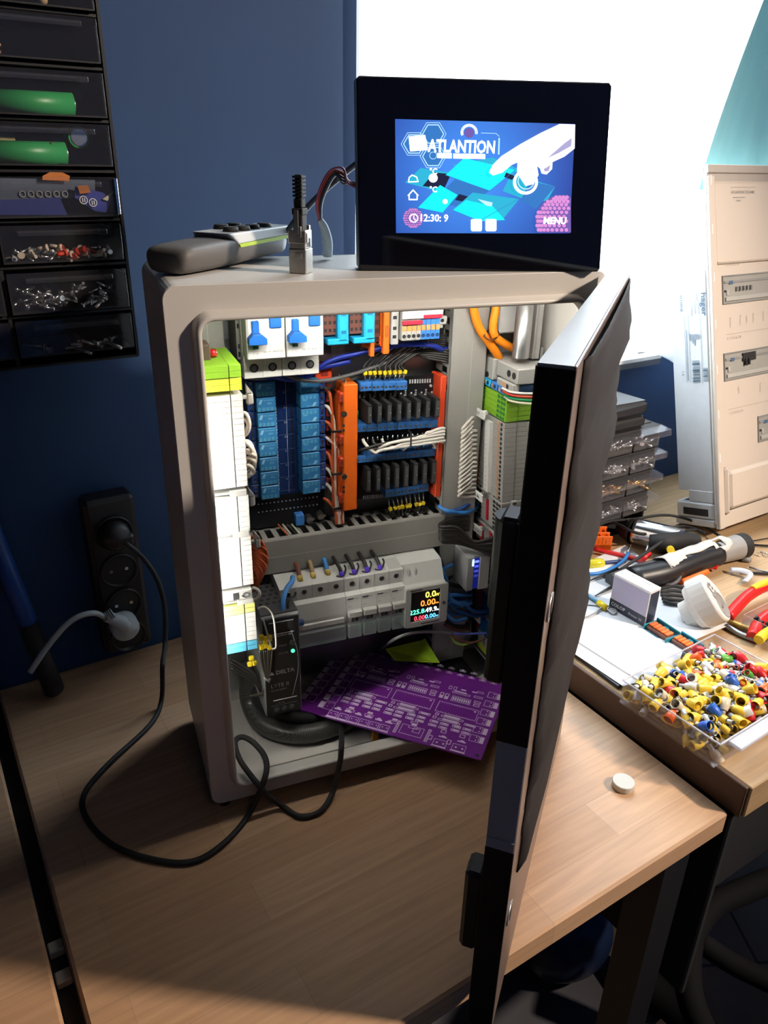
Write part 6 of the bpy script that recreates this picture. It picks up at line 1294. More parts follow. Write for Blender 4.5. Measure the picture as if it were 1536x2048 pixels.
WA_, WE_ = B(1322, 1142, 19), B(1448, 1098, 21); wd = (WE_-WA_).normalized(); wl = (WE_-WA_).length; wu = Vector((0, 0, 1)); wu = (wu-wd*wu.dot(wd)).normalized(); ws = wd.cross(wu); vs = []; fs = []; na, nl = 14, 18
for i in range(nl+1):
    for k in range(na+1):
        s_ = i/nl; aa = math.radians(-62+k*120/na+4*math.sin(i*.9)); rr = 21+.7*math.sin(i*1.3+k); vs.append(WA_+wd*(s_*wl)+wu*(rr*math.cos(aa))+ws*(rr*math.sin(aa)))
for i in range(nl):
    for k in range(na):
        if k > 9 and 4 < i < 13 or i in (14, 15) and 5 < k < 11: continue
        q_ = i*(na+1)+k; fs.append((q_, q_+1, q_+na+2, q_+na+1))
m = MB(); m.add(vs, fs, mat('masking_paper', (.68, .63, .58), .7), True); tag(m.build('paper_wrap', t, solid=.8), 'white paper wrap over the tool')
m = MB(); m.box(-4, 4, -1, 1, -3, 3, WHITE, .3, X=frame(B(1347, 1140, 26), (.9, .3, 0), (0, 0, 1))); m.build('label', t)
# silver and black tool behind
t = thing('rotary_tool', 'shiny silver cylinder tool with black end caps behind the crimping tool', 'power tool', B(1310, 1080))
MB().tube([B(1268, 1062, 20), B(1300, 1070, 20), B(1365, 1085, 20)], 22, mat('polished_silver', (.7, .68, .66), .18, 1), 26, 5).build('silver_body', t)
MB().tube([B(1243, 1052, 18), B(1256, 1058, 19), B(1270, 1063, 20)], 19, BLACK, 22, 5, rad=lambda s: 13+9.5*s).build('rear_cap', t)
m = MB(); m.tube([B(1300, 1085, 26), B(1330, 1085, 30), B(1365, 1080, 26), B(1392, 1082, 20)], 15, BLKM, 20, 6, rad=lambda s: 15-6*abs(s-.4)); m.build('front_grip', t); MB().cyl(B(1340, 1098, 36), B(1342, 1101, 40), 5.5, YEL, 16).build('switch_button', t)
# cables over the tools
for lab, q in (('black cable arching from behind the door over the silver tool', [(1185, 1040), (1230, 1046), (1262, 1062), (1290, 1068), (1320, 1063), (1345, 1055), (1375, 1054), (1410, 1066)]), ('black cable arching high over the bench to the grey tool end', [(1180, 1062), (1215, 1044), (1270, 1038), (1330, 1030), (1380, 1040), (1420, 1060), (1455, 1082)]), ('thin black cable running under the silver tool to the blue wire', [(1240, 1140), (1285, 1110), (1330, 1080), (1370, 1062), (1395, 1060)]), ('thin black cable crossing behind the orange carrier on the bench', [(1190, 1041), (1240, 1040), (1262, 1045), (1280, 1058)])):
    wire('tool_cable', lab, 'cable', [B(u, v, 24+12*math.sin(i*.9)) for i, (u, v) in enumerate(q)], 2.4, BLKM)
for i in range(5):
    wire('tool_cable', 'black cable in the dark coil under the hot air tool', 'cable', [B(1318+i*2, 1178+i*6, 6+i), B(1345, 1172+i*9, 8), B(1375, 1178+i*8, 7), B(1392, 1190+i*5, 5)], 3, BLKM, 'black cables coiled under the hot air tool')
# orange din carrier piece
OX = frame(B(1186, 1100, 0), B(1222, 1100, 0)-B(1186, 1100, 0), (0, 0, 1)); t = thing('rail_carrier', 'orange plastic rail carrier lying on the bench beside the door', 'plastic part', B(1190, 1095))
m = MB(OX); L_ = (B(1222, 1100, 0)-B(1186, 1100, 0)).length; m.box(0, L_, 0, 34, 0, 10, REDO, 1); m.box(0, L_, 0, 3, 0, 24, ORNG, .8); m.box(0, L_, 14, 17, 10, 24, ORNG, .8); m.box(0, L_, 31, 34, 0, 26, ORNG, .8)
for k in range(5): m.box(k*L_/5, k*L_/5+2.4, 0, 34, 10, 22-(k % 2)*3, ORNG, .4)
m.build('carrier', t)
solo(MB(OX).box(-2, L_*.7, 40, 60, 0, 14, REDP, 2), 'plastic_part', 'red plastic part behind the orange rail carrier', 'plastic part', B(1195, 1055))
# red test lead with fork lugs, blue wire, grey lead
t = thing('test_lead', 'red rod and lug with a bare fork tip beside the hot air tool', 'test lead', B(1250, 1110)); MB().tube([B(1187, 1098, 8), B(1240, 1110, 8), B(1290, 1122, 10)], 3.6, RH, 10, 5).build('rod', t)
MB().cyl(B(1280, 1122, 14), B(1298, 1106, 22), 5.4, REDP, 14).build('insulated_lug', t); m = MB(); m.cyl(B(1293, 1107, 23), B(1296, 1085, 30), 2.6, METAL, 10, r2=2.2); m.build('bare_tip', t)
t = thing('crimped_cable', 'grey cable end with red insulated lug and bare tip beside the travel adapter', 'cable', B(1355, 1165)); MB().tube([B(1320, 1167, 8), B(1340, 1170, 9), B(1356, 1160, 14), B(1361, 1146, 20)], 3.2, mat('cable_grey', (.1, .1, .11), .5), 10, 6).build('cable', t); MB().cyl(B(1361, 1148, 20), B(1363, 1136, 25), 4.2, REDP, 14).build('insulated_lug', t); MB().cyl(B(1363, 1136, 25), B(1364, 1120, 30), 2.4, METAL, 10).build('bare_tip', t)
t = thing('wire_offcut', 'thick blue wire with stripped shiny end curving out from behind the door', 'wire', B(1200, 1145)); MB().tube([B(1165, 1148, 12), B(1195, 1147, 12), B(1225, 1137, 12), B(1248, 1120, 12), B(1256, 1106, 13)], 2.8, WBLU, 12, 6).build('insulation', t); MB().cyl(B(1254, 1108, 13), B(1261, 1091, 14), 2.2, METAL, 10).build('bare_tip', t)
t = thing('screwdriver', 'screwdriver with transparent yellow handle half hidden behind the door', 'screwdriver', B(1190, 1128)); MB().lathe(B(1165, 1130, 8), B(1206, 1126, 8)-B(1165, 1130, 8), [(0, .01), (0, 8), (26, 8.5), (33, 7), (36, 4), (36, .01)], mat('yellow_handle', (.75, .68, .03), .2, coat=.6), 10).build('handle', t); MB().tube([B(1205, 1126, 8), B(1225, 1124, 8), B(1250, 1122, 8)], 3, mat('deep_blue_shaft', (.02, .04, .15), .4), 10, 3).build('shaft', t)
for lab, a_, b_ in (('thin pointed black tool reaching from behind the door, upper of two', (1168, 1166), (1235, 1138)), ('thin pointed black tool near the ink box, lower of two', (1190, 1192), (1228, 1172))):
    A, Bc = B(*a_, 9), B(*b_, 12); solo(MB().cyl(A, Bc, .5, BLACK, 10, r2=3), 'pointed_probe', lab, 'hand tool', A)
# ring lug with yellow sleeve
t = thing('ring_lug', 'silver ring terminal with yellow sleeve lying on the white paper', 'ring terminal', B(1214, 1214, 7)); MB().cyl(B(1197, 1205, 10), B(1213, 1216, 10), 4.3, YEL, 16).build('sleeve', t); lx = frame(B(1225, 1222, 8), (1, 0, 0), (0, 0, 1)); m = MB(lx)
n_ = 20; Rr = [(5.6*math.cos(2*math.pi*k/n_), 5.6*math.sin(2*math.pi*k/n_)) for k in range(n_)]; rr = [(2.4*x/5.6, 2.4*y/5.6) for x, y in Rr]
vs = [(x, y, 0) for x, y in Rr]+[(x, y, 0) for x, y in rr]+[(x, y, 1.4) for x, y in Rr]+[(x, y, 1.4) for x, y in rr]; fs = []
for k in range(n_): j = (k+1) % n_; fs += [(2*n_+k, 2*n_+j, 3*n_+j, 3*n_+k), (k, j, 2*n_+j, 2*n_+k), (n_+k, 3*n_+k, 3*n_+j, n_+j), (k, n_+k, n_+j, j)]
m.add(vs, fs, mat('tinned_lug', (.7, .7, .72), .3, .7)); m.build('ring', t); MB().cyl(B(1213, 1216, 9), B(1219, 1219, 8.6), 3, METAL, 12, r2=2.2).build('neck', t)
wire('lug_wire', 'blue wire leading from behind the door to the yellow sleeved ring terminal', 'wire', [B(1150, 1172, 10), B(1170, 1187, 10), B(1197, 1205, 10)], 2.6, mat('pale_blue_wire', (.1, .32, .5), .4)); wire('lug_wire', 'thin grey wire curving over the paper below the yellow sleeve', 'wire', [B(1135, 1236, 8), B(1165, 1236, 8), B(1190, 1226, 8), B(1204, 1214, 9)], 1.3, WGRY)
# yellow striped scrap
m = MB(RM); p_ = RI@B(1257, 1036, 0); m.box(p_.x-12, p_.x+12, p_.y-10, p_.y+10, ZB, ZB+4, mat('yellow_scrap', (.6, .42, .03), .5), .5)
for k in range(4): m.box(p_.x-8+k*5, p_.x-5.4+k*5, p_.y-10.3, p_.y+9, ZB+3.9, ZB+4.4, BLACK)
solo(m, 'plastic_part', 'small yellow and black striped part in front of the small drawer cabinet', 'plastic part', B(1257, 1036))
# loose rods and pins at the far right
for i, (a_, b_, r_) in enumerate((((1496, 1089), (1560, 1093), 1.8), ((1480, 1145), (1560, 1148), 2.2), ((1498, 1134), (1560, 1152), 1.5), ((1505, 1082), (1560, 1072), 1))): solo(MB().cyl(B(*a_, 3), B(*b_, 3), r_, BLKM if i != 2 else DMET, 8), 'thin_rod', 'thin dark rod lying at the right bench edge, '+('second from the back', 'frontmost', 'third from the back', 'furthest back')[i], 'rod', B(*a_))
for i in range(7):
    a = B(1515+i*5, 1105+(i*7) % 13, 1.5); solo(MB().cyl(a, a+Vector((9*math.cos(i*2.1), 9*math.sin(i*2.1), 0)), .8, METAL, 6), 'metal_pin', 'tiny metal pin in the little heap on the bench behind the red pliers', 'pin', a, 'tiny pins behind the pliers')
solo(MB().cyl(B(1484, 1118, 5), B(1502, 1120, 5), 3.6, WGRY, 12), 'metal_bit', 'short grey metal bit beside the black tool cap', 'tool bit', B(1484, 1118))
# ---- small drawer cabinet + black case
t = thing('small_parts_cabinet', 'small parts cabinet with clear angled trays of screws behind the door', 'storage cabinet', T(790, 240, ZB))
m = MB(RM); m.box(650, 835, 186, 300, ZB, ZB+4, BLKM, .5); m.box(650, 835, 296, 300, ZB, 200, BLKM); m.box(838, 841, 190, 300, ZB+5, 205, BLKM, .8)
zs = [60, 98, 136, 174]
for z in zs: m.box(650, 838, 186, 298, z+30, z+32.5, BLKM, .5)
m.build('cabinet_frame', t)
FAST = []
for r_, z in enumerate(zs[::-1]):
    sh = 0
    for c_ in range(3):
        a_1 = 836-(2-c_)*62+ (0); a_0 = a_1-58
        m = MB(RM); m.box(a_0, a_1, 182, 183.4, z-2, z+14, CLR, .3); m.box(a_0, a_1, 182, 184, z-3, z-1, BLKM, .4); m.box(a_0, a_1, 184, 240, z-2, z, BLKM); m.box(a_0, a_0+1.4, 184, 240, z, z+22, BLKM); m.box(a_1-1.4, a_1, 184, 240, z, z+22, BLKM); m.build('tray', t)
        m = MB(RM); m.add([(a_0-1, 166, z+29), (a_1+3, 166, z+29), (a_1+3, 188, z+31), (a_0-1, 188, z+31), (a_0-1, 165, z+21), (a_1+3, 165, z+21), (a_0-1, 163.5, z+21), (a_1+3, 163.5, z+21), (a_0-1, 164.5, z+30.5), (a_1+3, 164.5, z+30.5), (a_1+3, 188, z+32.5), (a_0-1, 188, z+32.5)], [(0, 1, 2, 3), (0, 4, 5, 1), (6, 7, 9, 8), (8, 9, 10, 11), (4, 6, 7, 5)], CLR); m.build('clear_lip', t)
        lab = 'shiny fastener in tray %s of the %s row of the small parts cabinet' % (('left', 'middle', 'right')[c_], ('top', 'second', 'third', 'bottom')[r_])
        mt = METAL if not (r_ == 2 and c_ > 0) else mat('brass_screw', (.75, .42, .12), .3, 1)
        pr_ = screw_obj(mt, 13, 1.7, ('shiny' if mt is METAL else 'brass')+lab[5:], 'fastener', 'fastener', 'fasteners in the %s row, %s tray' % (('top', 'second', 'third', 'bottom')[r_], ('left', 'middle', 'right')[c_]))
        a_lo, a_hi, zz_ = a_0+8, a_1-12, z
        scatter(pr_, 12, lambda i: (T(rnd.uniform(a_lo, a_hi), rnd.uniform(186, 200), zz_+3+rnd.uniform(0, 12)), (rnd.uniform(-.3, .3), rnd.uniform(-.6, .3), rnd.uniform(-1.2, 1.2))))
t = thing('black_case', 'rounded black hard case lying on top of the small parts cabinet', 'case', T(730, 235, 207)); m = MB(RM)
m.box(600, 800, 186, 300, 208, 226, BLKM, 5); m.build('lower_shell', t, bev=2); MB(RM).box(600, 800, 184, 302, 227, 252, mat('case_black', (.02, .021, .024), .45), 8).build('lid', t, bev=3); MB(RM).box(602, 832, 200, 299, 206.6, 208, BLKM).build('base_rim', t)
# ---- distribution board front panel with labelled side
ang = math.radians(15.5); o = on(1441, 1060, ZB+23.5)
ex = Vector(T(1, 0)); ez = (Vector(T(0, math.sin(ang)))+Vector((0, 0, math.cos(ang)))).normalized(); PMx = frame(o, ex, ez)
CRM = mat('panel_cream', (.72, .64, .56), .5, noise=.015); SID = mat('panel_side_white', (.72, .74, .76), .5); CRD = mat('panel_cream_dull', (.5, .46, .42), .5)
t = thing('distribution_board', 'cream distribution board with breaker windows and a labelled white side leaning at the right', 'distribution board', o)
def pq(u, v): return hit(u, v, PMx)
PH = pq(1430, 328)[1]; PWd = 300
m = MB(PMx); m.box(0, PWd, 6, 10, 8, PH, CRM, .6); m.box(0, 14, 0, 6, 0, PH-16, CRM, 1); m.box(0, PWd, 2, 8, 0, 26, CRM, 1); m.box(0, PWd, 0, 12, PH-12, PH, CRD, 1); m.box(0, PWd, 3, 6, PH-44, PH-12, CRD); m.box(18, PWd, 3.4, 6, 12, 26, CRD)
m.build('front_frame', t)
zt_ = pq(1500, 525)[1]; z2_ = pq(1480, 362)[1]
m = MB(PMx); m.box(14, PWd, 1, 6.5, zt_+2, z2_, CRM, 2); m.build('upper_cover', t, bev=1)
m = MB(PMx)
zs_ = [(pq(1480, 605)[1], pq(1480, 548)[1]), (pq(1490, 755)[1], pq(1490, 700)[1]), (pq(1530, 882)[1], pq(1530, 830)[1])]
m.box(14, PWd, 2.5, 6.5, 60, zt_, CRM, 1); m.build('lower_cover', t)
m = MB(PMx); m.box(22, PWd, -6, 4, 30, 92, CRM, 8); m.box(14, 24, -4, 5, 22, 100, CRM, 4); m.build('bottom_flap', t, bev=3)
BRK = mat('breaker_greyish', (.4, .4, .37), .5)
for i, (u0, u1, v0, v1) in enumerate(((1447, 1640, 605, 548), (1450, 1640, 755, 700), (1518, 1660, 882, 832))):
    x0, _ = pq(u0, (v0+v1)/2); x1 = PWd-6; za_, zb_ = zs_[i]; m = MB(PMx); m.box(x0, x1, 2, 3, za_, zb_, BRK); m.ring([(x0, za_), (x1, za_), (x1, zb_), (x0, zb_)], [(x0+2, za_+2), (x1-2, za_+2), (x1-2, zb_-2), (x0+2, zb_-2)], .6, 3, DGREY if 0 else MGREY)
    m.box(x0+4, x1-3, .8, 2.2, za_+(zb_-za_)*.72, za_+(zb_-za_)*.8, PRNT); m.box(x0+6, x1-4, -.2, 2, za_+4, za_+10, MODG, .5)
    m.cyl((x0+6, 2, za_+(zb_-za_)*.45), (x0+6, 1, za_+(zb_-za_)*.45), 1.8, HOLE, 10)
    m.build('breaker_window', t)
    m = MB(PMx); m.box(x0+16, x0+25, .4, 2, za_+(zb_-za_)*.68, za_+(zb_-za_)*.8, mat('dull_blue_button', (.08, .16, .28), .5)); m.box(x0+9, x0+15, .6, 2, za_+(zb_-za_)*.3, za_+(zb_-za_)*.5, MODG, .6)
    if i == 0:
        for k in range(5): m.box(x0+32+k*9, x0+36+k*9, -1.5, 2, za_+(zb_-za_)*.42, za_+(zb_-za_)*.58, MGREY, .5)
    if i == 1: m.box(x0+46, x0+80, -.5, 2, za_+(zb_-za_)*.6, za_+(zb_-za_)*.9, HOLE, .5); m.box(x0+50, x0+54, -3, 2, za_+(zb_-za_)*.45, za_+(zb_-za_)*.7, HOLE, .8); m.box(x0+58, x0+62, -3, 2, za_+(zb_-za_)*.45, za_+(zb_-za_)*.7, HOLE, .8)
    m.build('breaker_toggle', t)
m = MB(PMx); 
for v, s in ((528, '1 2 3 4 5 6 7 8'), (676, '1 2 3 4 5 6 7 8'), (826, '1 2 3 4 5 6 7 8')):
    x, z = pq(1452+(v-528)*.03, v); m.text(s, (x, 2.4, z-3), (1, 0, 0), (0, 0, 1), 6, mat('faint_emboss', (.5, .44, .38), .6)); m.box(x-2, PWd-4, 2.2, 2.6, z+5, z+5.8, mat('faint_emboss', (.5, .44, .38)))
FE = mat('faint_text', (.42, .37, .33), .6)
for u, v in ((1462, 645), (1482, 640), (1495, 638), (1508, 636), (1528, 632), (1479, 780), (1522, 775)):
    x, z = pq(u, v); m.text('Lights' if u % 2 else 'Kitchen', (x, 2.4, z), (0, 0, -1), (1, 0, 0), 5, FE, align='CENTER')
x, z = pq(1463, 383); m.text('ATLANTION TECHNIK', (x, .9, z-3), (1, 0, 0), (0, 0, 1), 6.2, PRNT, width=pq(1510, 383)[0]-x); m.box(x-1, pq(1512, 383)[0], .6, .9, z+6, z+6.5, FE); m.box(x+4, x+34, .6, .9, z-9, z-8, PRNT); m.text('Leipzig', (x+11, .9, z-14), (1, 0, 0), (0, 0, 1), 4.4, PRNT)
x, z = pq(1450, 860); m.build('printed_marking', t)
m = MB(PMx)
for k in range(7):
    z = PH*(.96-.125*k); m.box(3.5, 6.3, -.3, .1, z-7, z+7, SHEER if 0 else mat('slot_glow_white', (.9, .9, .9), .5), .2)
m.build('edge_slots', t)
# side wall of the board (backbox) with label
DPB = 78
o2 = o+(PMx.to_3x3()@Vector((0, 12, 0))); SX = frame(o2, PMx.to_3x3()@Vector((0, 1, 0))*1.0, ez)
SXm = Matrix((PMx.to_3x3()@Vector((0, 1, 0)), PMx.to_3x3()@Vector((-1, 0, 0)), ez)).transposed().to_4x4(); SXm.translation = o2   # local x goes back, local y outwards to the left
m = MB(PMx); m.box(1, 200, 12.2, DPB, 60, 410, SID, 1); tag(m.build('back_box', t), 'white back box with printed label')
m = MB(PMx); m.box(-2, 200, 11, DPB+4, 14, 42, SID, 3); m.box(-2.5, 3, 18, DPB-8, 18, 34, HOLE, 3) ; m.box(0, 200, 12, DPB-20, 42, 62, SID, 1.2); m.box(-2, 200, 10, DPB+6, 2, 14, SID, 1); m.build('flange', t)
def sq(u, v):
    Mx = SXm.copy(); n = SXm.to_3x3()@Vector((0, 1, 0)); d = ray(u, v); tt = (SXm.translation-CP).dot(n)/d.dot(n); p = CP+d*tt; q = SXm.inverted()@p; return q.x, q.z
m = MB(SXm); LBL = mat('label_ink', (.05, .1, .15), .6); LBF = mat('label_ink_faint', (.3, .38, .45), .6)
def stx(s, u, v, h, mt, bold=0, wd=None):
    x, z = sq(u, v); vs_, fs_, w_ = textmesh(s, 'LEFT', bold); k = h if not wd else wd/w_
    m.add([(x+y_*h*-1*-1 if 0 else x-y_*h, .3, z-x_*k) for x_, y_ in vs_], fs_, mt)
# text runs downwards, letters' tops point towards the front (right in view)
stx('hager', 1402, 585, 12.5, LBL, .02, abs(sq(1402, 585)[1]-sq(1402, 632)[1])); stx('VU36NE', 1359, 590, 6.5, LBL, .01, abs(sq(1359, 590)[1]-sq(1359, 625)[1])); stx('1 X', 1364, 742, 5.5, LBL, .01)
for u, v0, v1 in ((1369, 630, 765), (1377, 628, 765), (1401, 628, 768)):
    x, z0_ = sq(u-1, v0); x1_, z1_ = sq(u+2, v1); m.box(x-.2, x+.3, .02, .35, z1_, z0_, LBF)
for u, v0, v1 in ((1372, 660, 760), (1382, 605, 632), (1389, 600, 625), (1396, 600, 628), (1392, 585, 598)):
    x, z0_ = sq(u, v0); x1_, z1_ = sq(u, v1); z_ = z0_
    while z_ > z1_: m.box(x-.7, x+.5, .02, .35, z_-2.2, z_, LBF); z_ -= 3.1
for k in range(7):
    u = 1379+k*3.2; x, z_ = sq(u, 668); hgt_ = (10, 11, 15, 18, 8, 8, 7)[k]; m.box(x-.6, x+.7, .02, .35, z_-hgt_, z_, LBF)
rn = random.Random(2)
xA, zA = sq(1384, 722); xB, zB_ = sq(1400, 764); z_ = zA
while z_ > zB_:
    w_ = rn.choice((.6, 1, 1.6)); m.box(min(xA, xB), max(xA, xB), .02, .35, z_-w_, z_, LBL if rn.random() < .5 else LBF); z_ -= w_+rn.choice((.5, .9, 1.3))
xA, zA = sq(1406, 736); xB, zB_ = sq(1416, 762); z_ = zA
while z_ > zB_:
    w_ = rn.choice((.6, 1, 1.6)); m.box(min(xA, xB), max(xA, xB), .02, .35, z_-w_, z_, LBL if rn.random() < .5 else LBF); z_ -= w_+rn.choice((.5, .9, 1.3))
lab_ = m.build('printed_label', t)
# ---- clear box with ferrules
g0, g1 = B(1238, 1404), B(1428, 1536); gx = g1-g0; GL = gx.length
gy = Vector((-gx.y, gx.x, 0)).normalized(); GM = frame(g0, gx, (0, 0, 1)); 
def gq(u, v, h): q = GM.inverted()@B(u, v, h); return q.x, q.y
GH = 30; GW = gq(1450, 1243, GH)[1]
t = thing('clear_box', 'open clear plastic box heaped with coloured wire end ferrules at the bench edge', 'plastic box', g0)
GW = max(95, min(GW, 170)); 
m = MB(GM); m.box(0, GL, 0, GW, 0, 1.5, CLR); m.box(0, GL, 0, 1.5, 1.5, GH, CLR, .2); m.box(0, GL, GW-1.5, GW, 1.5, GH, CLR, .2); m.box(0, 1.5, 1.5, GW-1.5, 1.5, GH, CLR, .2); m.box(GL-1.5, GL, 1.5, GW-1.5, 1.5, GH, CLR, .2); m.build('tray', t)
m = MB(GM)
for a, b_, c_, d_ in ((-1, GL+1, -1, 1), (-1, GL+1, GW-1, GW+1), (-1, 1, 1, GW-1), (GL-1, GL+1, 1, GW-1)): m.box(a, b_, c_, d_, GH, GH+1.6, clear('clear_rim', (.9, .9, .95), .45, .1), .4)
m.build('rim', t)
m = MB(GM); m.box(GL+1, GL+16, 12, GW-12, GH-3, GH+1, clear('clear_rim', (.9, .9, .95), .45, .1), .8); m.build('handle_lip', t)
cols = {'yellow': (.85, .58, .05), 'cream': (.72, .62, .45), 'blue': (.03, .14, .6), 'red': (.6, .015, .02), 'orange': (.85, .13, .02), 'grey': (.35, .36, .38), 'white': (.8, .8, .78), 'green': (.1, .4, .05), 'pink': (.7, .25, .4)}
FP = {}
def ferr(c, big):
    k = (c, big)
    if k not in FP:
        s = 1.22 if big else .85; mt = mat('ferrule_'+c, cols[c], .38, noise=.08)
        t = thing('wire_ferrule', '%s %s insulated wire ferrule lying loose in the clear box' % ('large' if big else 'small', c), 'ferrule', (0, 0, 0), '%s %s ferrules in the clear box' % ('large' if big else 'small', c))
        m = MB(); m.lathe((0, 0, 0), (1, 0, 0), [(0, 3.2*s), (4*s, 4.4*s), (11*s, 4.7*s), (11.4*s, 4.3*s), (11*s, 3.8*s), (4*s, 3.5*s), (1*s, 2.4*s)], mt, 14); m.build('collar', t)
        m = MB(); m.lathe((0, 0, 0), (-1, 0, 0), [(-1*s, 2.2*s), (5.5*s, 2.2*s), (5.5*s, 1.9*s), (0, 1.9*s)], mat('dull_tin', (.55, .56, .58), .5, .5), 10); m.build('metal_tube', t)
        FP[k] = [t, False]
    return FP[k]
rf = random.Random(11)
def place(x, y, z, c, big):
    e = ferr(c, big); loc = GM@Vector((x, y, z)); rot = (rf.uniform(0, 6.28), rf.uniform(-.75, .75), rf.uniform(0, 6.28))
    if not e[1]: e[0].location = loc*MM; e[0].rotation_euler = rot; e[0]['_b'] = (0, 0, 0); e[1] = True
    else: dup(e[0], loc, rot=rot)
nx_ = 0
for layer in range(3):
    st__ = 10.2; x = 8+layer*2
    while x < GL-12:
        y = 13+(layer % 2)*4
        while y < GW-12:
            fx, fy = x/GL, y/GW
            if layer == 2 or x < 24 or y < 24 or x > GL-24:
                front = (fy < .62)
                r_ = rf.random()
                if front: c = 'yellow' if r_ < .62 else 'cream' if r_ < .76 else 'blue' if r_ < .84 else 'red' if r_ < .88 else 'orange' if r_ < .91 else 'white'
                else: c = 'yellow' if r_ < .2 else 'red' if r_ < .42 else 'grey' if r_ < .58 else 'blue' if r_ < .74 else 'orange' if r_ < .84 else 'white' if r_ < .92 else 'pink' if r_ < .96 else 'green'
                place(x+rf.uniform(-1.5, 1.5), y+rf.uniform(-1.5, 1.5), 7+layer*8.5+rf.uniform(-2, 3)+(4*math.sin(fx*3.1)*math.sin(fy*3.1) if layer == 2 else 0), c, rf.random() < (.8 if front else .45)); nx_ += 1
            y += st__
        x += st__
print('ferrules', nx_)
# second clear tray behind at the right edge
h0 = B(1478, 1262, 0); HXm = frame(h0, gx, (0, 0, 1)); t = thing('clear_box', 'second clear plastic box with small black parts at the right picture edge', 'plastic box', h0)
m = MB(HXm); m.box(0, 70, 0, 70, 0, 1.4, CLR); m.box(0, 1.4, 0, 70, 1.4, 26, CLR, .2); m.box(0, 70, 0, 1.4, 1.4, 26, CLR, .2); m.box(68.6, 70, 0, 70, 1.4, 26, CLR); m.box(0, 70, 68.6, 70, 1.4, 26, CLR); m.build('tray', t)
bp_ = screw_obj(BLACK, 10, 1.8, 'small black part in the second clear box', 'small part', 'metal_part', 'black parts in the second clear box')
scatter(bp_, 22, lambda i: (HXm@Vector((rnd.uniform(10, 45), rnd.uniform(6, 50), 5+rnd.uniform(0, 14))), (rnd.uniform(-1, 1), rnd.uniform(-1, 1), rnd.uniform(0, 6))))
# magnet
p = on(1245, 1573, ZT); t = thing('round_magnet', 'round white magnet disc lying on the beech table in front of the bench', 'magnet', p); MB().lathe((p.x, p.y, ZT), Z_, [(0, .01), (0, 10.6), (1, 11.4), (7.4, 11.6), (8, 11), (8, .01)], mat('magnet_white', (.6, .6, .56), .45, noise=.06), 48, False).build('disc', t)
# ================================================================== UNDER THE TABLE
def fly(u, v, z): return on(u, v, z)
zf = -750
c = fly(1125, 1900, -690); t = thing('tool_bag', 'dark blue plastic sack on the floor under the front table edge', 'sack', (c.x, c.y, -728)); m = MB()
m.sphere((c.x, c.y, -650), 78, mat('sack_blue', (.015, .03, .085), .35, noise=.5, scale=8, bump=.6), 28, (1.15, .9, 1)); m.build('sack_body', t, sub=1)
c = fly(1100, 2000, -740); solo(MB().box(c.x-260, c.x+95, c.y-260, c.y+260, -749, -729, mat('grey_mat', (.12, .12, .135), .5, noise=.5, scale=7), 3), 'floor_mat', 'grey plastic sheet on the floor in front of the table', 'sheet', (c.x, c.y, -749))
t = thing('office_chair', 'black chair with curved armrest under the bench at the lower right', 'chair', fly(1450, 1950, zf))
q = lambda u, v, z: on(u, v, z)
CHB = mat('chair_black', (.005, .005, .006), .85, spec=.2)
m = MB(); m.tube([q(1540, 1760, -330), q(1480, 1785, -330), q(1420, 1815, -335), q(1385, 1870, -345), q(1375, 1940, -355), q(1385, 2010, -365), q(1420, 2090, -370)], 17, CHB, 14, 6); m.build('armrest', t)
m = MB(); m.tube([q(1395, 1880, -350), q(1470, 1930, -360), q(1600, 1990, -370)], 14, CHB, 12, 4); m.build('frame', t); m = MB(); m.tube([q(1250, 1930, -560), q(1330, 2000, -600), q(1420, 2080, -620)], 26, CHB, 12, 5); m.build('base_leg', t)
m = MB(); c2 = q(1300, 1960, -690); m.cyl(c2+Vector((-10, 0, 0)), c2+Vector((30, 10, 0)), 62, CHB, 24); m.build('caster', t)
t = thing('under_bench_unit', 'black metal side panel hanging under the raised bench', 'furniture', T(470, -150, -300))
m = MB(RM); m.box(470, 480, -262, 60, -330, -16, BLKM, 2); m.box(480, 900, -200, 280, -300, -20, BLKM, 2); m.build('side_panel', t)
t = thing('black_monitor_stand', 'black tapered panel standing under the table beside the blue sack', 'stand', q(1240, 1900, -500)); m = MB()
P_ = [q(1283, 1765, -440), q(1420, 1690, -440), q(1385, 1850, -440), q(1300, 1930, -440), q(1232, 1955, -440)]; nn = Vector((.3, .9, 0))*20
m.add(P_+[p_+nn for p_ in P_], [(0, 1, 2, 3, 4), (9, 8, 7, 6, 5)]+[(i, 5+i, 5+(i+1) % 5, (i+1) % 5) for i in range(5)], CHB)
c3 = (P_[3]+P_[4])/2; m.cyl(c3+nn*.5, Vector((c3.x, c3.y+30, zf)), 18, CHB, 12); m.build('panel', t)
# ================================================================== LIGHT, WORLD, CAMERA
def area(name, loc, target, sx, sy, power, col, shape='RECTANGLE', spread=None):
    l = bpy.data.lights.new(name, 'AREA'); l.shape = shape; l.size = sx*MM; l.size_y = sy*MM; l.energy = power; l.color = col
    if spread: l.spread = math.radians(spread)
    o = bpy.data.objects.new(name, l); C.objects.link(o); o.location = Vector(loc)*MM; d = Vector(target)-Vector(loc); o.rotation_euler = d.to_track_quat('-Z', 'Y').to_euler(); return o
w = bpy.data.worlds.new('sky'); bpy.context.scene.world = w; w.use_nodes = True; N = w.node_tree.nodes; L = w.node_tree.links
bg = N['Background']; tc = N.new('ShaderNodeTexCoord'); cr = N.new('ShaderNodeValToRGB'); sx = N.new('ShaderNodeSeparateXYZ'); L.new(tc.outputs['Generated'], sx.inputs[0]); L.new(sx.outputs[2], cr.inputs[0])
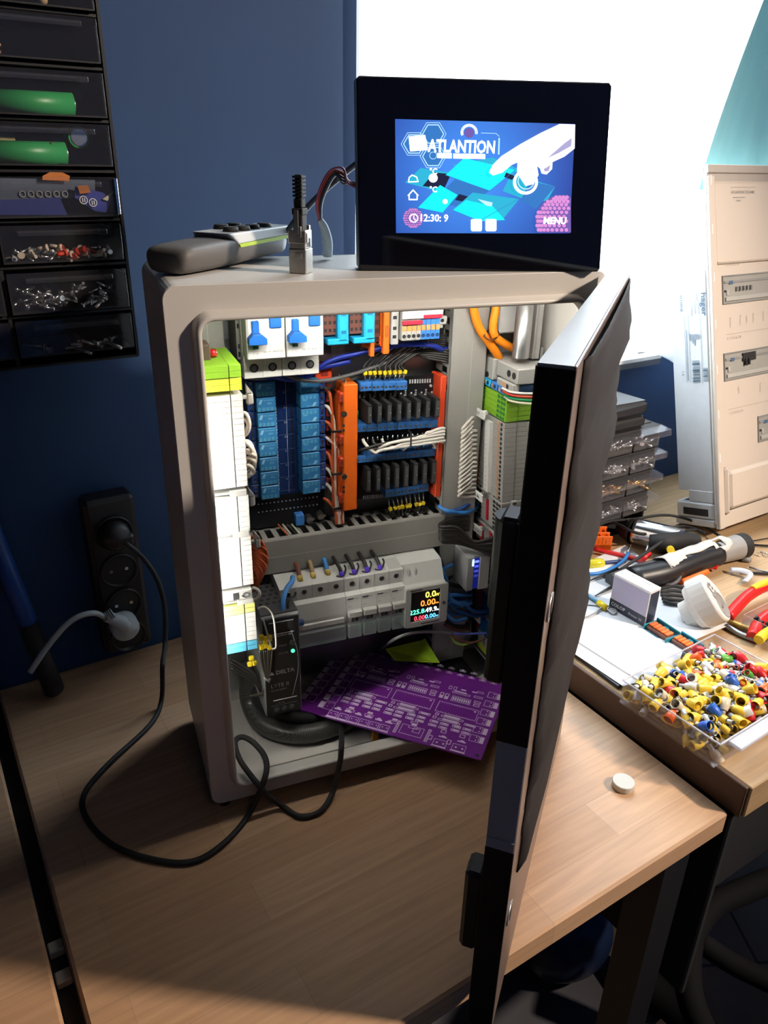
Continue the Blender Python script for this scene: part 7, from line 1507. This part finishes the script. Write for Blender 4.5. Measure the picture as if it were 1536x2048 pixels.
cr.color_ramp.elements[0].color = (.78, .9, 1, 1); cr.color_ramp.elements[1].color = (.86, .94, 1, 1); L.new(cr.outputs[0], bg.inputs[0]); bg.inputs['Strength'].default_value = WORLD_S
pl = bpy.data.lights.new('window_portal', 'AREA'); pl.shape = 'RECTANGLE'; pl.size = (WA1-WA0)*MM; pl.size_y = (WZ1-WZ0)*MM; pl.cycles.is_portal = True
po = bpy.data.objects.new('window_portal', pl); C.objects.link(po); po.location = T((WA0+WA1)/2, 322+90, (WZ0+WZ1)/2)*MM; po.rotation_euler = (math.radians(-90), 0, TH)
Ld = Vector((.605, -.553, .571))
sl = bpy.data.lights.new('shaded_ceiling_lamp', 'SPOT'); sl.energy = LAMP_P; sl.color = (1, .83, .68); sl.spot_size = math.radians(49); sl.spot_blend = .7; sl.shadow_soft_size = .07
so = bpy.data.objects.new('shaded_ceiling_lamp', sl); C.objects.link(so); so.location = (Vector((500, 0, 380))+Ld*1900)*MM; so.rotation_euler = (-Ld).to_track_quat('-Z', 'Y').to_euler()
area('unseen_fill_light', T(-100, -1500, 1500), (0, 300, 500), 500, 500, FILL_P, (1, .85, .7), 'DISK')  # unseen fill source, added to lighten the drawer rack side
l2 = area('top_fill_light', (200, 8.5, 484), (200, 70, 400), 290, 7, TOPFILL_P, (1, .965, .88)); l2.rotation_euler = Vector((0, 45, -60)).to_track_quat('-Z', 'Y').to_euler()  # light of the added top strip, fills the cabinet interior
l_ = area('led_strip_light', (9.5, 8.6, 272), (45, 40, 285), 7, 250, LED_P, (1, .965, .88)); l_.rotation_euler = Vector((35, 55, 0)).to_track_quat('-Z', 'Y').to_euler()
sc = bpy.context.scene
sc.view_settings.view_transform = 'Standard'; sc.view_settings.look = 'None'; sc.view_settings.gamma = 1; sc.view_settings.use_curve_mapping = False; sc.view_settings.exposure = EXPO
sc.cycles.max_bounces = 8; sc.cycles.diffuse_bounces = 2; sc.cycles.transparent_max_bounces = 24; sc.cycles.sample_clamp_indirect = 4; sc.cycles.use_denoising = True; sc.cycles.caustics_reflective = False; sc.cycles.caustics_refractive = False
cam = bpy.data.cameras.new('camera'); co = bpy.data.objects.new('camera', cam); C.objects.link(co); sc.camera = co
cam.sensor_fit = 'VERTICAL'; cam.sensor_height = 24; cam.sensor_width = 18; cam.lens = FPX/2048*24; cam.clip_start = .01; cam.clip_end = 50
Mc = Matrix((CR, CU, -CF)).transposed().to_4x4(); Mc.translation = CP*MM; co.matrix_world = Mc
for o in C.objects:
    if '_b' in o: del o['_b']

for o in list(C.objects):
    if o.get('label') and not (4 <= len(o['label'].split()) <= 16): print('LBL', o.name, len(o['label'].split()), o['label'])
_g = {}
for o in list(C.objects):
    if o.get('label'): _g.setdefault(o['label'], []).append(o)
for k, v in _g.items():
    if len(v) > 1 and len({x.get('group') for x in v}) > 1 or len(v) > 1 and v[0].get('group') is None: print('DUP', k, len(v))
print('corner', [tuple(round(c, 1) for c in tloc(*q)) for q in ((1448, 1610), (1130, 1368), (1040, 1905), (0, 1440), (175, 2048))])
